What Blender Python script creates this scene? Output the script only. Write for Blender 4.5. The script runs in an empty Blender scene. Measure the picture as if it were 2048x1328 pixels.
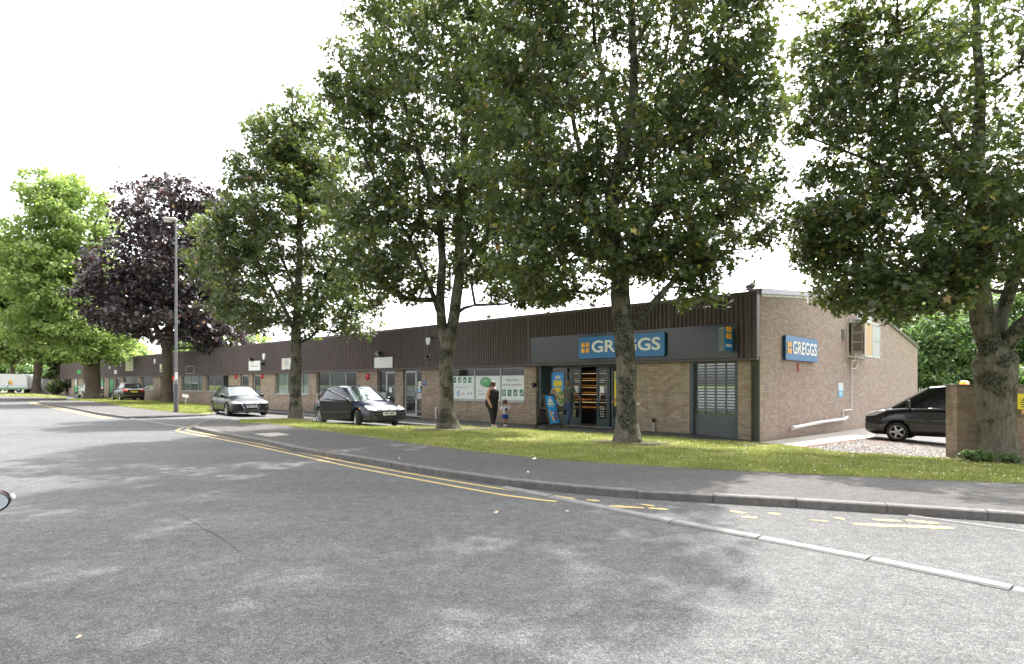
import bpy, bmesh, math, random
import numpy as np
from mathutils import Vector, Matrix
from mathutils.bvhtree import BVHTree
R = math.radians
random.seed(7)
RS = np.random.RandomState(11)
scene = bpy.context.scene
col = scene.collection

# ------------------------------------------------------------------ camera
EYE = 1.6; F = 1200.0; HX = 1024.0; HY = 768.0
cam_d = bpy.data.cameras.new("camera")
cam_d.sensor_width = 36.0
cam_d.lens = 36.0 * F / 2048.0
cam_d.shift_y = (HY - 664.0) / 2048.0
cam_d.clip_start = 0.05
cam_d.clip_end = 3000
cam = bpy.data.objects.new("camera", cam_d)
cam.location = (0, 0, EYE)
cam.rotation_euler = (R(90), 0, 0)
col.objects.link(cam)
scene.camera = cam

# ------------------------------------------------------------------ light
SUN_EL = 60.0      # degrees above the horizon
SUN_AZ = 30.0      # degrees to the right of the view axis (+Y), sun stands behind the building
w = bpy.data.worlds.new("World"); scene.world = w; w.use_nodes = True
nt = w.node_tree
bg = nt.nodes["Background"]
sky = nt.nodes.new("ShaderNodeTexSky"); sky.sky_type = 'NISHITA'
sky.sun_disc = False
sky.sun_elevation = R(SUN_EL); sky.sun_rotation = R(SUN_AZ)
sky.air_density = 1.0; sky.dust_density = 4.0; sky.ozone_density = 1.0
hs = nt.nodes.new("ShaderNodeHueSaturation")
hs.inputs['Saturation'].default_value = 0.12      # thin white summer cloud over the whole sky
hs.inputs['Value'].default_value = 1.5
nt.links.new(sky.outputs[0], hs.inputs['Color'])
nt.links.new(hs.outputs[0], bg.inputs[0])
bg.inputs[1].default_value = 0.15
sd = bpy.data.lights.new("sun", 'SUN'); sd.energy = 3.4; sd.angle = R(0.55); sd.color = (1.0, 0.955, 0.89)
so = bpy.data.objects.new("sun", sd); col.objects.link(so)
_d = Vector((math.sin(R(SUN_AZ)) * math.cos(R(SUN_EL)), math.cos(R(SUN_AZ)) * math.cos(R(SUN_EL)), math.sin(R(SUN_EL))))
so.rotation_euler = _d.to_track_quat('Z', 'Y').to_euler()
so.location = (0, 0, 60)
scene.view_settings.view_transform = 'Standard'
scene.view_settings.look = 'None'
scene.view_settings.gamma = 1.0
scene.view_settings.exposure = 1.66
scene.cycles.max_bounces = 8
scene.cycles.transparent_max_bounces = 16
scene.cycles.use_denoising = True

# ------------------------------------------------------------------ pixel -> place
def G(px, py, E):
    """point of the ground E metres under the eye that is seen at photo pixel px,py"""
    Y = F * E / (py - HY)
    return Vector(((px - HX) / F * Y, Y, EYE - E))
def P(px, py, Y):
    return Vector(((px - HX) / F * Y, Y, EYE - (py - HY) / F * Y))
TH = R(43.3)
CX, CY = 7.06, 17.07
UX = Vector((math.cos(TH), -math.sin(TH), 0)); UY = Vector((math.sin(TH), math.cos(TH), 0))
def l2w(x, y, z=0.0):
    return Vector((CX, CY, 0)) + UX * x + UY * y + Vector((0, 0, z))
def w2l(p):
    d = Vector((p[0] - CX, p[1] - CY, 0)); return (d.dot(UX), d.dot(UY))
def fac(px, py=700, yl=0.0):
    k = (px - HX) / F
    ax = CX + UY.x * yl; ay = CY + UY.y * yl
    x = (k * ay - ax) / (UX.x - k * UX.y)
    Y = ay + UX.y * x
    return x, EYE - (py - HY) / F * Y
def fx(px, yl=0.0): return fac(px, 700, yl)[0]
def fz(px, py, yl=0.0): return fac(px, py, yl)[1]
def side(px, py, xl=0.0):
    k = (px - HX) / F
    ax = CX + UX.x * xl; ay = CY + UX.y * xl
    t = (k * ay - ax) / (UY.x - k * UY.y)
    Y = ay + UY.y * t
    return t, EYE - (py - HY) / F * Y
def yard_z(x, y): return -0.036 - 0.05 * max(0, x) - 0.02 * y
def yard(px, py, dz=0.0):
    E = 1.7
    for _ in range(30):
        p = G(px, py, E); x, y = w2l(p)
        E = 0.5 * E + 0.5 * (EYE - yard_z(x, y) - dz)
    return G(px, py, E)

# ------------------------------------------------------------------ object helpers
def link(o, parent=None):
    col.objects.link(o)
    if parent is not None: o.parent = parent
    return o
def tag(o, label=None, cat=None, group=None, kind=None):
    if label: o['label'] = label
    if cat: o['category'] = cat
    if group: o['group'] = group
    if kind: o['kind'] = kind
    return o
def thing(name, label, cat, loc=(0, 0, 0), rz=0.0, group=None):
    o = bpy.data.objects.new(name, None); o.empty_display_size = 0.3
    col.objects.link(o); o.location = loc; o.rotation_euler = (0, 0, rz)
    return tag(o, label, cat, group)
def mesh_np(name, V, Fa, mats, parent=None, smooth=False, mi=None):
    V = np.asarray(V, dtype=np.float32); Fa = np.asarray(Fa, dtype=np.int32)
    k = Fa.shape[1]
    me = bpy.data.meshes.new(name)
    me.vertices.add(len(V)); me.vertices.foreach_set("co", V.ravel())
    me.loops.add(Fa.size); me.loops.foreach_set("vertex_index", Fa.ravel())
    me.polygons.add(len(Fa)); me.polygons.foreach_set("loop_start", np.arange(0, Fa.size, k, dtype=np.int32))
    for m in (mats if isinstance(mats, (list, tuple)) else [mats]): me.materials.append(m)
    me.update(calc_edges=True)
    if smooth: me.polygons.foreach_set("use_smooth", np.ones(len(Fa), dtype=bool))
    if mi is not None: me.polygons.foreach_set("material_index", np.asarray(mi, dtype=np.int32))
    me.validate()
    o = bpy.data.objects.new(name, me)
    return link(o, parent)
class MB:
    def __init__(s): s.v = []; s.f = []; s.m = []; s.sm = []
    def add(s, vs, fs, mi=0, smooth=False):
        b = len(s.v); s.v += [tuple(v) for v in vs]
        for f in fs: s.f.append(tuple(b + i for i in f)); s.m.append(mi); s.sm.append(smooth)
    def box(s, x0, x1, y0, y1, z0, z1, mi=0, M=None):
        vs = [Vector((x, y, z)) for z in (z0, z1) for y in (y0, y1) for x in (x0, x1)]
        if M is not None: vs = [M @ v for v in vs]
        s.add(vs, [(0, 2, 3, 1), (4, 5, 7, 6), (0, 1, 5, 4), (2, 6, 7, 3), (0, 4, 6, 2), (1, 3, 7, 5)], mi)
        return s
    def cbox(s, x0, x1, y0, y1, z0, z1, c=0.01, mi=0, M=None):
        """box with chamfered vertical and top edges"""
        pts = [(x0 + c, y0), (x1 - c, y0), (x1, y0 + c), (x1, y1 - c), (x1 - c, y1), (x0 + c, y1), (x0, y1 - c), (x0, y0 + c)]
        cx, cy = (x0 + x1) / 2, (y0 + y1) / 2
        ins = [(x - math.copysign(min(c, abs(x - cx)), x - cx), y - math.copysign(min(c, abs(y - cy)), y - cy)) for x, y in pts]
        vs = [Vector((x, y, z0)) for x, y in pts] + [Vector((x, y, z1 - c)) for x, y in pts] + [Vector((x, y, z1)) for x, y in ins]
        if M is not None: vs = [M @ v for v in vs]
        fs = [tuple(range(7, -1, -1)), tuple(range(16, 24))]
        for k in (0, 8):
            for i in range(8): fs.append((k + i, k + (i + 1) % 8, k + 8 + (i + 1) % 8, k + 8 + i))
        s.add(vs, fs, mi); return s
    def prism(s, pts, a, b, axis='y', mi=0):
        """2-D outline extruded along axis; pts are (x,z) for y, (x,y) for z, (y,z) for x"""
        def mk(p, t):
            if axis == 'y': return (p[0], t, p[1])
            if axis == 'z': return (p[0], p[1], t)
            return (t, p[0], p[1])
        n = len(pts)
        vs = [mk(p, a) for p in pts] + [mk(p, b) for p in pts]
        fs = [tuple(range(n)), tuple(range(2 * n - 1, n - 1, -1))] + [(i + n, (i + 1) % n + n, (i + 1) % n, i) for i in range(n)]
        s.add(vs, fs, mi); return s
    def tube(s, pts, rad, n=8, mi=0, caps=True, smooth=True):
        pts = [Vector(p) for p in pts]
        if not isinstance(rad, (list, tuple)): rad = [rad] * len(pts)
        rings = []; prev = None
        for i, p in enumerate(pts):
            d = (pts[min(i + 1, len(pts) - 1)] - pts[max(i - 1, 0)])
            d = d.normalized() if d.length > 1e-9 else Vector((0, 0, 1))
            if prev is None:
                a = Vector((1, 0, 0)) if abs(d.x) < 0.8 else Vector((0, 1, 0))
            else: a = prev
            u = (a - d * a.dot(d)).normalized(); v = d.cross(u); prev = u
            rings.append([p + (u * math.cos(2 * math.pi * k / n) + v * math.sin(2 * math.pi * k / n)) * rad[i] for k in range(n)])
        vs = [q for r in rings for q in r]
        fs = [(i * n + k, i * n + (k + 1) % n, (i + 1) * n + (k + 1) % n, (i + 1) * n + k) for i in range(len(pts) - 1) for k in range(n)]
        s.add(vs, fs, mi, smooth)
        if caps:
            s.add(rings[0], [tuple(range(n - 1, -1, -1))], mi); s.add(rings[-1], [tuple(range(n))], mi)
        return s
    def lathe(s, prof, n=24, M=None, mi=0, smooth=True):
        """profile (r,z) turned round z"""
        vs = [Vector((r * math.cos(2 * math.pi * k / n), r * math.sin(2 * math.pi * k / n), z)) for r, z in prof for k in range(n)]
        if M is not None: vs = [M @ v for v in vs]
        fs = [(i * n + k, i * n + (k + 1) % n, (i + 1) * n + (k + 1) % n, (i + 1) * n + k) for i in range(len(prof) - 1) for k in range(n)]
        s.add(vs, fs, mi, smooth); return s
    def ball(s, c, r, n=12, mi=0, sc=(1, 1, 1)):
        vs = []; fs = []
        for i in range(n // 2 + 1):
            t = math.pi * i / (n // 2)
            for k in range(n):
                a = 2 * math.pi * k / n
                vs.append((c[0] + r * sc[0] * math.sin(t) * math.cos(a), c[1] + r * sc[1] * math.sin(t) * math.sin(a), c[2] - r * sc[2] * math.cos(t)))
        for i in range(n // 2):
            for k in range(n): fs.append((i * n + k, i * n + (k + 1) % n, (i + 1) * n + (k + 1) % n, (i + 1) * n + k))
        s.add(vs, fs, mi, True); return s
    def build(s, name, mats, parent=None, bevel=0.0):
        me = bpy.data.meshes.new(name)
        me.from_pydata([tuple(v) for v in s.v], [], s.f)
        for m in (mats if isinstance(mats, (list, tuple)) else [mats]): me.materials.append(m)
        me.polygons.foreach_set("material_index", s.m)
        me.polygons.foreach_set("use_smooth", s.sm)
        me.update()
        o = bpy.data.objects.new(name, me); link(o, parent)
        if bevel:
            b = o.modifiers.new('bevel', 'BEVEL'); b.width = bevel; b.segments = 2; b.limit_method = 'ANGLE'
        return o
def rotm(axis, deg, at=(0, 0, 0)):
    T = Matrix.Translation(Vector(at)); return T @ Matrix.Rotation(R(deg), 4, axis) @ T.inverted()
def text_part(name, s, size, mat, parent, M, extrude=0.002, align='CENTER', shear=0.0, bold=0.0, spacing=1.0, width=None):
    """lettering as a mesh; text lies in its own XY plane, then M"""
    cu = bpy.data.curves.new(name, 'FONT'); cu.body = s; cu.size = size; cu.extrude = extrude
    cu.align_x = align; cu.align_y = 'CENTER'; cu.offset = bold; cu.shear = shear; cu.space_character = spacing
    cu.resolution_u = 4
    t = bpy.data.objects.new(name, cu); col.objects.link(t)
    bpy.context.view_layer.update()
    dg = bpy.context.evaluated_depsgraph_get()
    me = bpy.data.meshes.new_from_object(t.evaluated_get(dg)); me.name = name
    bpy.data.objects.remove(t)
    if width:
        xs = [v.co.x for v in me.vertices]; k = width / max(1e-6, max(xs) - min(xs))
        for v in me.vertices: v.co.x *= k
    me.transform(M)
    me.materials.clear(); me.materials.append(mat)
    o = bpy.data.objects.new(name, me); return link(o, parent)
FRONT = Matrix.Rotation(R(90), 4, 'X')                 # text that faces -Y
FACEX = Matrix.Rotation(R(90), 4, 'Z') @ FRONT          # text that faces +X
def bake(o):
    """apply an object's modifiers"""
    bpy.context.view_layer.update()
    dg = bpy.context.evaluated_depsgraph_get()
    me = bpy.data.meshes.new_from_object(o.evaluated_get(dg))
    old = o.data; o.modifiers.clear(); o.data = me; me.name = o.name
    return o

# ------------------------------------------------------------------ materials
def nodemat(name):
    m = bpy.data.materials.new(name); m.use_nodes = True
    return m, m.node_tree, m.node_tree.nodes["Principled BSDF"]
def nd(nt, t, **kw):
    n = nt.nodes.new(t)
    for k, v in kw.items():
        if k.startswith('i_'): n.inputs[k[2:].replace('_', ' ')].default_value = v
        elif k.startswith('n_'): n.inputs[int(k[2:])].default_value = v
        else: setattr(n, k, v)
    return n
def ramp(nt, fac_sock, stops):
    r = nt.nodes.new("ShaderNodeValToRGB"); e = r.color_ramp.elements
    while len(e) < len(stops): e.new(0.5)
    for i, (p, c) in enumerate(stops):
        e[i].position = p; e[i].color = (c[0], c[1], c[2], 1) if hasattr(c, '__len__') else (c, c, c, 1)
    nt.links.new(fac_sock, r.inputs[0]); return r
def plain(name, c, rough=0.6, metal=0.0, var=0.06, scale=6.0, bump=0.0, coat=0.0, spec=0.5, emit=None, coord='Object'):
    """one colour, broken up by slight dirt so that no face is perfectly even"""
    m, nt, b = nodemat(name)
    tc = nd(nt, "ShaderNodeTexCoord")
    n = nd(nt, "ShaderNodeTexNoise", i_Scale=scale, i_Detail=6.0, i_Roughness=0.65)
    nt.links.new(tc.outputs[coord], n.inputs['Vector'])
    r = ramp(nt, n.outputs['Fac'], [(0.25, [x * (1 - var * 2) for x in c]), (0.75, [min(1, x * (1 + var)) for x in c])])
    nt.links.new(r.outputs[0], b.inputs['Base Color'])
    b.inputs['Roughness'].default_value = rough; b.inputs['Metallic'].default_value = metal
    b.inputs['Coat Weight'].default_value = coat; b.inputs['Coat Roughness'].default_value = 0.04
    b.inputs['Specular IOR Level'].default_value = spec
    if bump:
        bp = nd(nt, "ShaderNodeBump", i_Strength=bump, i_Distance=0.02); nt.links.new(n.outputs['Fac'], bp.inputs['Height']); nt.links.new(bp.outputs[0], b.inputs['Normal'])
    if emit:
        b.inputs['Emission Color'].default_value = (*emit[:3], 1); b.inputs['Emission Strength'].default_value = emit[3]
    return m
def asphalt(name, base, chip, cell, dark=0.55, patch=0.25, spots=0.0, tint=(1, 1, 1), bump=0.5, tracks=0.0):
    m, nt, b = nodemat(name); L = nt.links
    geo = nd(nt, "ShaderNodeNewGeometry")
    v = nd(nt, "ShaderNodeTexVoronoi", i_Scale=cell, i_Randomness=1.0)
    L.new(geo.outputs['Position'], v.inputs['Vector'])
    sep = nd(nt, "ShaderNodeSeparateColor"); L.new(v.outputs['Color'], sep.inputs[0])
    r1 = ramp(nt, sep.outputs[0], [(0.0, [base * dark * t for t in tint]), (0.45, [base * t for t in tint]), (1.0, [chip * t for t in tint])])
    vd = nd(nt, "ShaderNodeTexVoronoi", feature='DISTANCE_TO_EDGE', i_Scale=cell); L.new(geo.outputs['Position'], vd.inputs['Vector'])
    rd = ramp(nt, vd.outputs['Distance'], [(0.0, 0.22), (0.10, 1.0)])
    mul = nd(nt, "ShaderNodeMix", data_type='RGBA', blend_type='MULTIPLY'); mul.inputs[0].default_value = 0.85
    L.new(r1.outputs[0], mul.inputs[6]); L.new(rd.outputs[0], mul.inputs[7])
    n2 = nd(nt, "ShaderNodeTexNoise", i_Scale=0.55, i_Detail=5.0, i_Roughness=0.6); L.new(geo.outputs['Position'], n2.inputs['Vector'])
    r2 = ramp(nt, n2.outputs['Fac'], [(0.3, 1 - patch), (0.7, 1 + patch * 0.4)])
    m2 = nd(nt, "ShaderNodeMix", data_type='RGBA', blend_type='MULTIPLY'); m2.inputs[0].default_value = 1.0
    L.new(mul.outputs[2], m2.inputs[6]); L.new(r2.outputs[0], m2.inputs[7])
    n3 = nd(nt, "ShaderNodeTexNoise", i_Scale=7.0, i_Detail=4.0); L.new(geo.outputs['Position'], n3.inputs['Vector'])
    r3 = ramp(nt, n3.outputs['Fac'], [(0.35, 0.86), (0.65, 1.1)])
    m3 = nd(nt, "ShaderNodeMix", data_type='RGBA', blend_type='MULTIPLY'); m3.inputs[0].default_value = 1.0
    L.new(m2.outputs[2], m3.inputs[6]); L.new(r3.outputs[0], m3.inputs[7])
    out = m3.outputs[2]
    if tracks:      # tyre-polished bands running along the road
        mp_ = nd(nt, "ShaderNodeMapping"); mp_.inputs['Rotation'].default_value = (0, 0, R(45)); mp_.inputs['Scale'].default_value = (0.03, 1.0, 1.0); L.new(geo.outputs['Position'], mp_.inputs[0])
        nt_ = nd(nt, "ShaderNodeTexNoise", i_Scale=0.9, i_Detail=3.0, i_Roughness=0.55); L.new(mp_.outputs[0], nt_.inputs['Vector'])
        rt_ = ramp(nt, nt_.outputs['Fac'], [(0.35, 1 - tracks), (0.65, 1 + tracks)])
        mt_ = nd(nt, "ShaderNodeMix", data_type='RGBA', blend_type='MULTIPLY'); mt_.inputs[0].default_value = 1.0
        L.new(out, mt_.inputs[6]); L.new(rt_.outputs[0], mt_.inputs[7]); out = mt_.outputs[2]
    if spots:
        vs = nd(nt, "ShaderNodeTexVoronoi", i_Scale=spots); 
        wn = nd(nt, "ShaderNodeTexNoise", i_Scale=30.0); L.new(geo.outputs['Position'], wn.inputs['Vector'])
        mp = nd(nt, "ShaderNodeVectorMath", operation='MULTIPLY_ADD'); mp.inputs[1].default_value = (0.05, 0.05, 0.05)
        L.new(wn.outputs['Color'], mp.inputs[0]); L.new(geo.outputs['Position'], mp.inputs[2])
        L.new(mp.outputs[0], vs.inputs['Vector'])
        rs = ramp(nt, vs.outputs['Distance'], [(0.018, 1.0), (0.032, 0.0)])
        ss = nd(nt, "ShaderNodeSeparateColor"); L.new(vs.outputs['Color'], ss.inputs[0])
        th = nd(nt, "ShaderNodeMath", operation='GREATER_THAN'); th.inputs[1].default_value = 0.45; L.new(ss.outputs[1], th.inputs[0])
        mm = nd(nt, "ShaderNodeMath", operation='MULTIPLY'); L.new(rs.outputs[0], mm.inputs[0]); L.new(th.outputs[0], mm.inputs[1])
        m4 = nd(nt, "ShaderNodeMix", data_type='RGBA'); L.new(mm.outputs[0], m4.inputs[0]); L.new(out, m4.inputs[6]); m4.inputs[7].default_value = (0.6, 0.6, 0.58, 1)
        out = m4.outputs[2]
    L.new(out, b.inputs['Base Color']); b.inputs['Roughness'].default_value = 0.88
    b.inputs['Specular IOR Level'].default_value = 0.35
    bp = nd(nt, "ShaderNodeBump", i_Strength=bump, i_Distance=0.006); L.new(rd.outputs[0], bp.inputs['Height']); L.new(bp.outputs[0], b.inputs['Normal'])
    return m
def brickmat(name, c1, c2, c3, mortar, dirt=(0.10, 0.10, 0.07), dirt_amt=0.5, base_z=0.0, rot=0.0):
    m, nt, b = nodemat(name); L = nt.links
    tc = nd(nt, "ShaderNodeTexCoord"); sx = nd(nt, "ShaderNodeSeparateXYZ"); L.new(tc.outputs['Object'], sx.inputs[0])
    ad = nd(nt, "ShaderNodeMath", operation='ADD'); L.new(sx.outputs[0], ad.inputs[0]); L.new(sx.outputs[1], ad.inputs[1])
    cb = nd(nt, "ShaderNodeCombineXYZ"); L.new(ad.outputs[0], cb.inputs[0]); L.new(sx.outputs[2], cb.inputs[1])
    br = nd(nt, "ShaderNodeTexBrick", offset=0.5, i_Scale=1.0, i_Mortar_Size=0.006, i_Mortar_Smooth=0.2, i_Bias=-0.15, i_Brick_Width=0.225, i_Row_Height=0.075)
    br.inputs['Color1'].default_value = (*c1, 1); br.inputs['Color2'].default_value = (*c2, 1); br.inputs['Mortar'].default_value = (*mortar, 1)
    L.new(cb.outputs[0], br.inputs['Vector'])
    # a second, offset brick lookup gives the odd redder brick
    mp = nd(nt, "ShaderNodeVectorMath", operation='ADD'); mp.inputs[1].default_value = (22.5, 7.5, 0); L.new(cb.outputs[0], mp.inputs[0])
    b2 = nd(nt, "ShaderNodeTexBrick", offset=0.5, i_Scale=1.0, i_Mortar_Size=0.0, i_Brick_Width=0.225, i_Row_Height=0.075, i_Bias=0.0)
    b2.inputs['Color1'].default_value = (0, 0, 0, 1); b2.inputs['Color2'].default_value = (1, 1, 1, 1)
    L.new(mp.outputs[0], b2.inputs['Vector'])
    r0 = ramp(nt, b2.outputs['Color'], [(0.62, 0.0), (0.92, 0.75)])
    n0 = nd(nt, "ShaderNodeTexNoise", i_Scale=0.8, i_Detail=3.0); L.new(tc.outputs['Object'], n0.inputs['Vector'])
    rn = ramp(nt, n0.outputs['Fac'], [(0.40, 0.25), (0.62, 1.0)])
    mu = nd(nt, "ShaderNodeMath", operation='MULTIPLY'); L.new(r0.outputs[0], mu.inputs[0]); L.new(rn.outputs[0], mu.inputs[1])
    inv = nd(nt, "ShaderNodeMath", operation='SUBTRACT'); inv.inputs[0].default_value = 1.0; L.new(br.outputs['Fac'], inv.inputs[1])
    mu2 = nd(nt, "ShaderNodeMath", operation='MULTIPLY'); L.new(mu.outputs[0], mu2.inputs[0]); L.new(inv.outputs[0], mu2.inputs[1])
    m1 = nd(nt, "ShaderNodeMix", data_type='RGBA'); L.new(mu2.outputs[0], m1.inputs[0]); L.new(br.outputs['Color'], m1.inputs[6]); m1.inputs[7].default_value = (*c3, 1)
    # weathering: blotches plus vertical streaks
    st = nd(nt, "ShaderNodeMapping"); st.inputs['Scale'].default_value = (2.6, 2.6, 0.45); L.new(tc.outputs['Object'], st.inputs[0])
    n1 = nd(nt, "ShaderNodeTexNoise", i_Scale=1.2, i_Detail=7.0, i_Roughness=0.65); L.new(st.outputs[0], n1.inputs['Vector'])
    rd = ramp(nt, n1.outputs['Fac'], [(0.50, 0.0), (0.78, dirt_amt)])
    # rising damp close to the ground
    zr = nd(nt, "ShaderNodeMapRange"); zr.inputs['From Min'].default_value = base_z + 0.55; zr.inputs['From Max'].default_value = base_z; zr.inputs['To Max'].default_value = 0.65
    L.new(sx.outputs[2], zr.inputs['Value'])
    nz = nd(nt, "ShaderNodeMath", operation='MULTIPLY'); L.new(zr.outputs[0], nz.inputs[0]); L.new(n1.outputs['Fac'], nz.inputs[1])
    mx = nd(nt, "ShaderNodeMath", operation='MAXIMUM'); L.new(rd.outputs[0], mx.inputs[0]); L.new(nz.outputs[0], mx.inputs[1])
    m2 = nd(nt, "ShaderNodeMix", data_type='RGBA'); L.new(mx.outputs[0], m2.inputs[0]); L.new(m1.outputs[2], m2.inputs[6]); m2.inputs[7].default_value = (*dirt, 1)
    L.new(m2.outputs[2], b.inputs['Base Color']); b.inputs['Roughness'].default_value = 0.9; b.inputs['Specular IOR Level'].default_value = 0.25
    bp = nd(nt, "ShaderNodeBump", i_Strength=0.35, i_Distance=0.006); bp.invert = True
    L.new(br.outputs['Fac'], bp.inputs['Height']); L.new(bp.outputs[0], b.inputs['Normal'])
    return m
def leafmat(name, stops, trans=0.35, tcol=(0.30, 0.42, 0.03), rough=0.42):
    m, nt, b = nodemat(name); L = nt.links
    geo = nd(nt, "ShaderNodeNewGeometry")
    r = ramp(nt, geo.outputs['Random Per Island'], stops)
    n = nd(nt, "ShaderNodeTexNoise", i_Scale=0.55, i_Detail=3.0); L.new(geo.outputs['Position'], n.inputs['Vector'])
    rr = ramp(nt, n.outputs['Fac'], [(0.3, 0.75), (0.7, 1.25)])
    mu = nd(nt, "ShaderNodeMix", data_type='RGBA', blend_type='MULTIPLY'); mu.inputs[0].default_value = 1.0
    L.new(r.outputs[0], mu.inputs[6]); L.new(rr.outputs[0], mu.inputs[7])
    L.new(mu.outputs[2], b.inputs['Base Color']); b.inputs['Roughness'].default_value = rough; b.inputs['Specular IOR Level'].default_value = 0.6
    tr = nd(nt, "ShaderNodeBsdfTranslucent")
    m2 = nd(nt, "ShaderNodeMix", data_type='RGBA'); m2.inputs[0].default_value = 0.6
    L.new(mu.outputs[2], m2.inputs[6]); m2.inputs[7].default_value = (*tcol, 1); L.new(m2.outputs[2], tr.inputs[0])
    ms = nd(nt, "ShaderNodeMixShader"); ms.inputs[0].default_value = trans
    out = nt.nodes["Material Output"]
    L.new(b.outputs[0], ms.inputs[1]); L.new(tr.outputs[0], ms.inputs[2]); L.new(ms.outputs[0], out.inputs[0])
    return m
def barkmat(name, c1, c2, moss=(0.035, 0.04, 0.015), moss_amt=1.0, fine=7.0):
    m, nt, b = nodemat(name); L = nt.links
    geo = nd(nt, "ShaderNodeNewGeometry")
    mp = nd(nt, "ShaderNodeMapping"); mp.inputs['Scale'].default_value = (1, 1, 0.28); L.new(geo.outputs['Position'], mp.inputs[0])
    n1 = nd(nt, "ShaderNodeTexNoise", i_Scale=fine * 2.2, i_Detail=8.0, i_Roughness=0.72); L.new(mp.outputs[0], n1.inputs['Vector'])
    v = nd(nt, "ShaderNodeTexVoronoi", i_Scale=fine * 3.0, feature='DISTANCE_TO_EDGE'); L.new(mp.outputs[0], v.inputs['Vector'])
    r1 = ramp(nt, n1.outputs['Fac'], [(0.32, c1), (0.66, c2)])
    n2 = nd(nt, "ShaderNodeTexNoise", i_Scale=1.9, i_Detail=6.0, i_Roughness=0.62); L.new(geo.outputs['Position'], n2.inputs['Vector'])
    r2 = ramp(nt, n2.outputs['Fac'], [(0.47, 0.0), (0.54, moss_amt)])
    n3 = nd(nt, "ShaderNodeTexNoise", i_Scale=28.0, i_Detail=3.0); L.new(geo.outputs['Position'], n3.inputs['Vector'])
    r3 = ramp(nt, n3.outputs['Fac'], [(0.42, 0.35), (0.58, 1.0)])
    mu = nd(nt, "ShaderNodeMath", operation='MULTIPLY'); L.new(r2.outputs[0], mu.inputs[0]); L.new(r3.outputs[0], mu.inputs[1])
    mx = nd(nt, "ShaderNodeMix", data_type='RGBA'); L.new(mu.outputs[0], mx.inputs[0]); L.new(r1.outputs[0], mx.inputs[6]); mx.inputs[7].default_value = (*moss, 1)
    L.new(mx.outputs[2], b.inputs['Base Color']); b.inputs['Roughness'].default_value = 0.92; b.inputs['Specular IOR Level'].default_value = 0.2
    ad = nd(nt, "ShaderNodeMath", operation='ADD'); L.new(n1.outputs['Fac'], ad.inputs[0]); L.new(v.outputs['Distance'], ad.inputs[1])
    bp = nd(nt, "ShaderNodeBump", i_Strength=1.0, i_Distance=0.05); L.new(ad.outputs[0], bp.inputs['Height']); L.new(bp.outputs[0], b.inputs['Normal'])
    return m
def glassmat(name, tint, alpha=0.5, rough=0.02, refl=0.12, dirt=0.04):
    """window glass: a mirror film over a tinted see-through sheet"""
    m, nt, b = nodemat(name); L = nt.links; out = nt.nodes["Material Output"]
    nt.nodes.remove(b)
    tr = nd(nt, "ShaderNodeBsdfTransparent"); tr.inputs[0].default_value = (*tint, 1)
    df = nd(nt, "ShaderNodeBsdfDiffuse"); df.inputs[0].default_value = (*[t * 0.5 for t in tint], 1)
    gl = nd(nt, "ShaderNodeBsdfGlossy"); gl.inputs['Roughness'].default_value = rough; gl.inputs[0].default_value = (0.95, 1, 1, 1)
    fr = nd(nt, "ShaderNodeFresnel"); fr.inputs[0].default_value = 1.55
    ad = nd(nt, "ShaderNodeMath", operation='ADD', use_clamp=True); L.new(fr.outputs[0], ad.inputs[0]); ad.inputs[1].default_value = refl
    gm = nd(nt, "ShaderNodeNewGeometry"); iv_ = nd(nt, "ShaderNodeMath", operation='SUBTRACT'); iv_.inputs[0].default_value = 1.0; L.new(gm.outputs['Backfacing'], iv_.inputs[1])
    mf = nd(nt, "ShaderNodeMath", operation='MULTIPLY'); L.new(ad.outputs[0], mf.inputs[0]); L.new(iv_.outputs[0], mf.inputs[1]); ad = mf
    m1 = nd(nt, "ShaderNodeMixShader"); m1.inputs[0].default_value = dirt; L.new(tr.outputs[0], m1.inputs[1]); L.new(df.outputs[0], m1.inputs[2])
    m2 = nd(nt, "ShaderNodeMixShader"); L.new(ad.outputs[0], m2.inputs[0]); L.new(m1.outputs[0], m2.inputs[1]); L.new(gl.outputs[0], m2.inputs[2])
    L.new(m2.outputs[0], out.inputs[0]); return m
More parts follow.
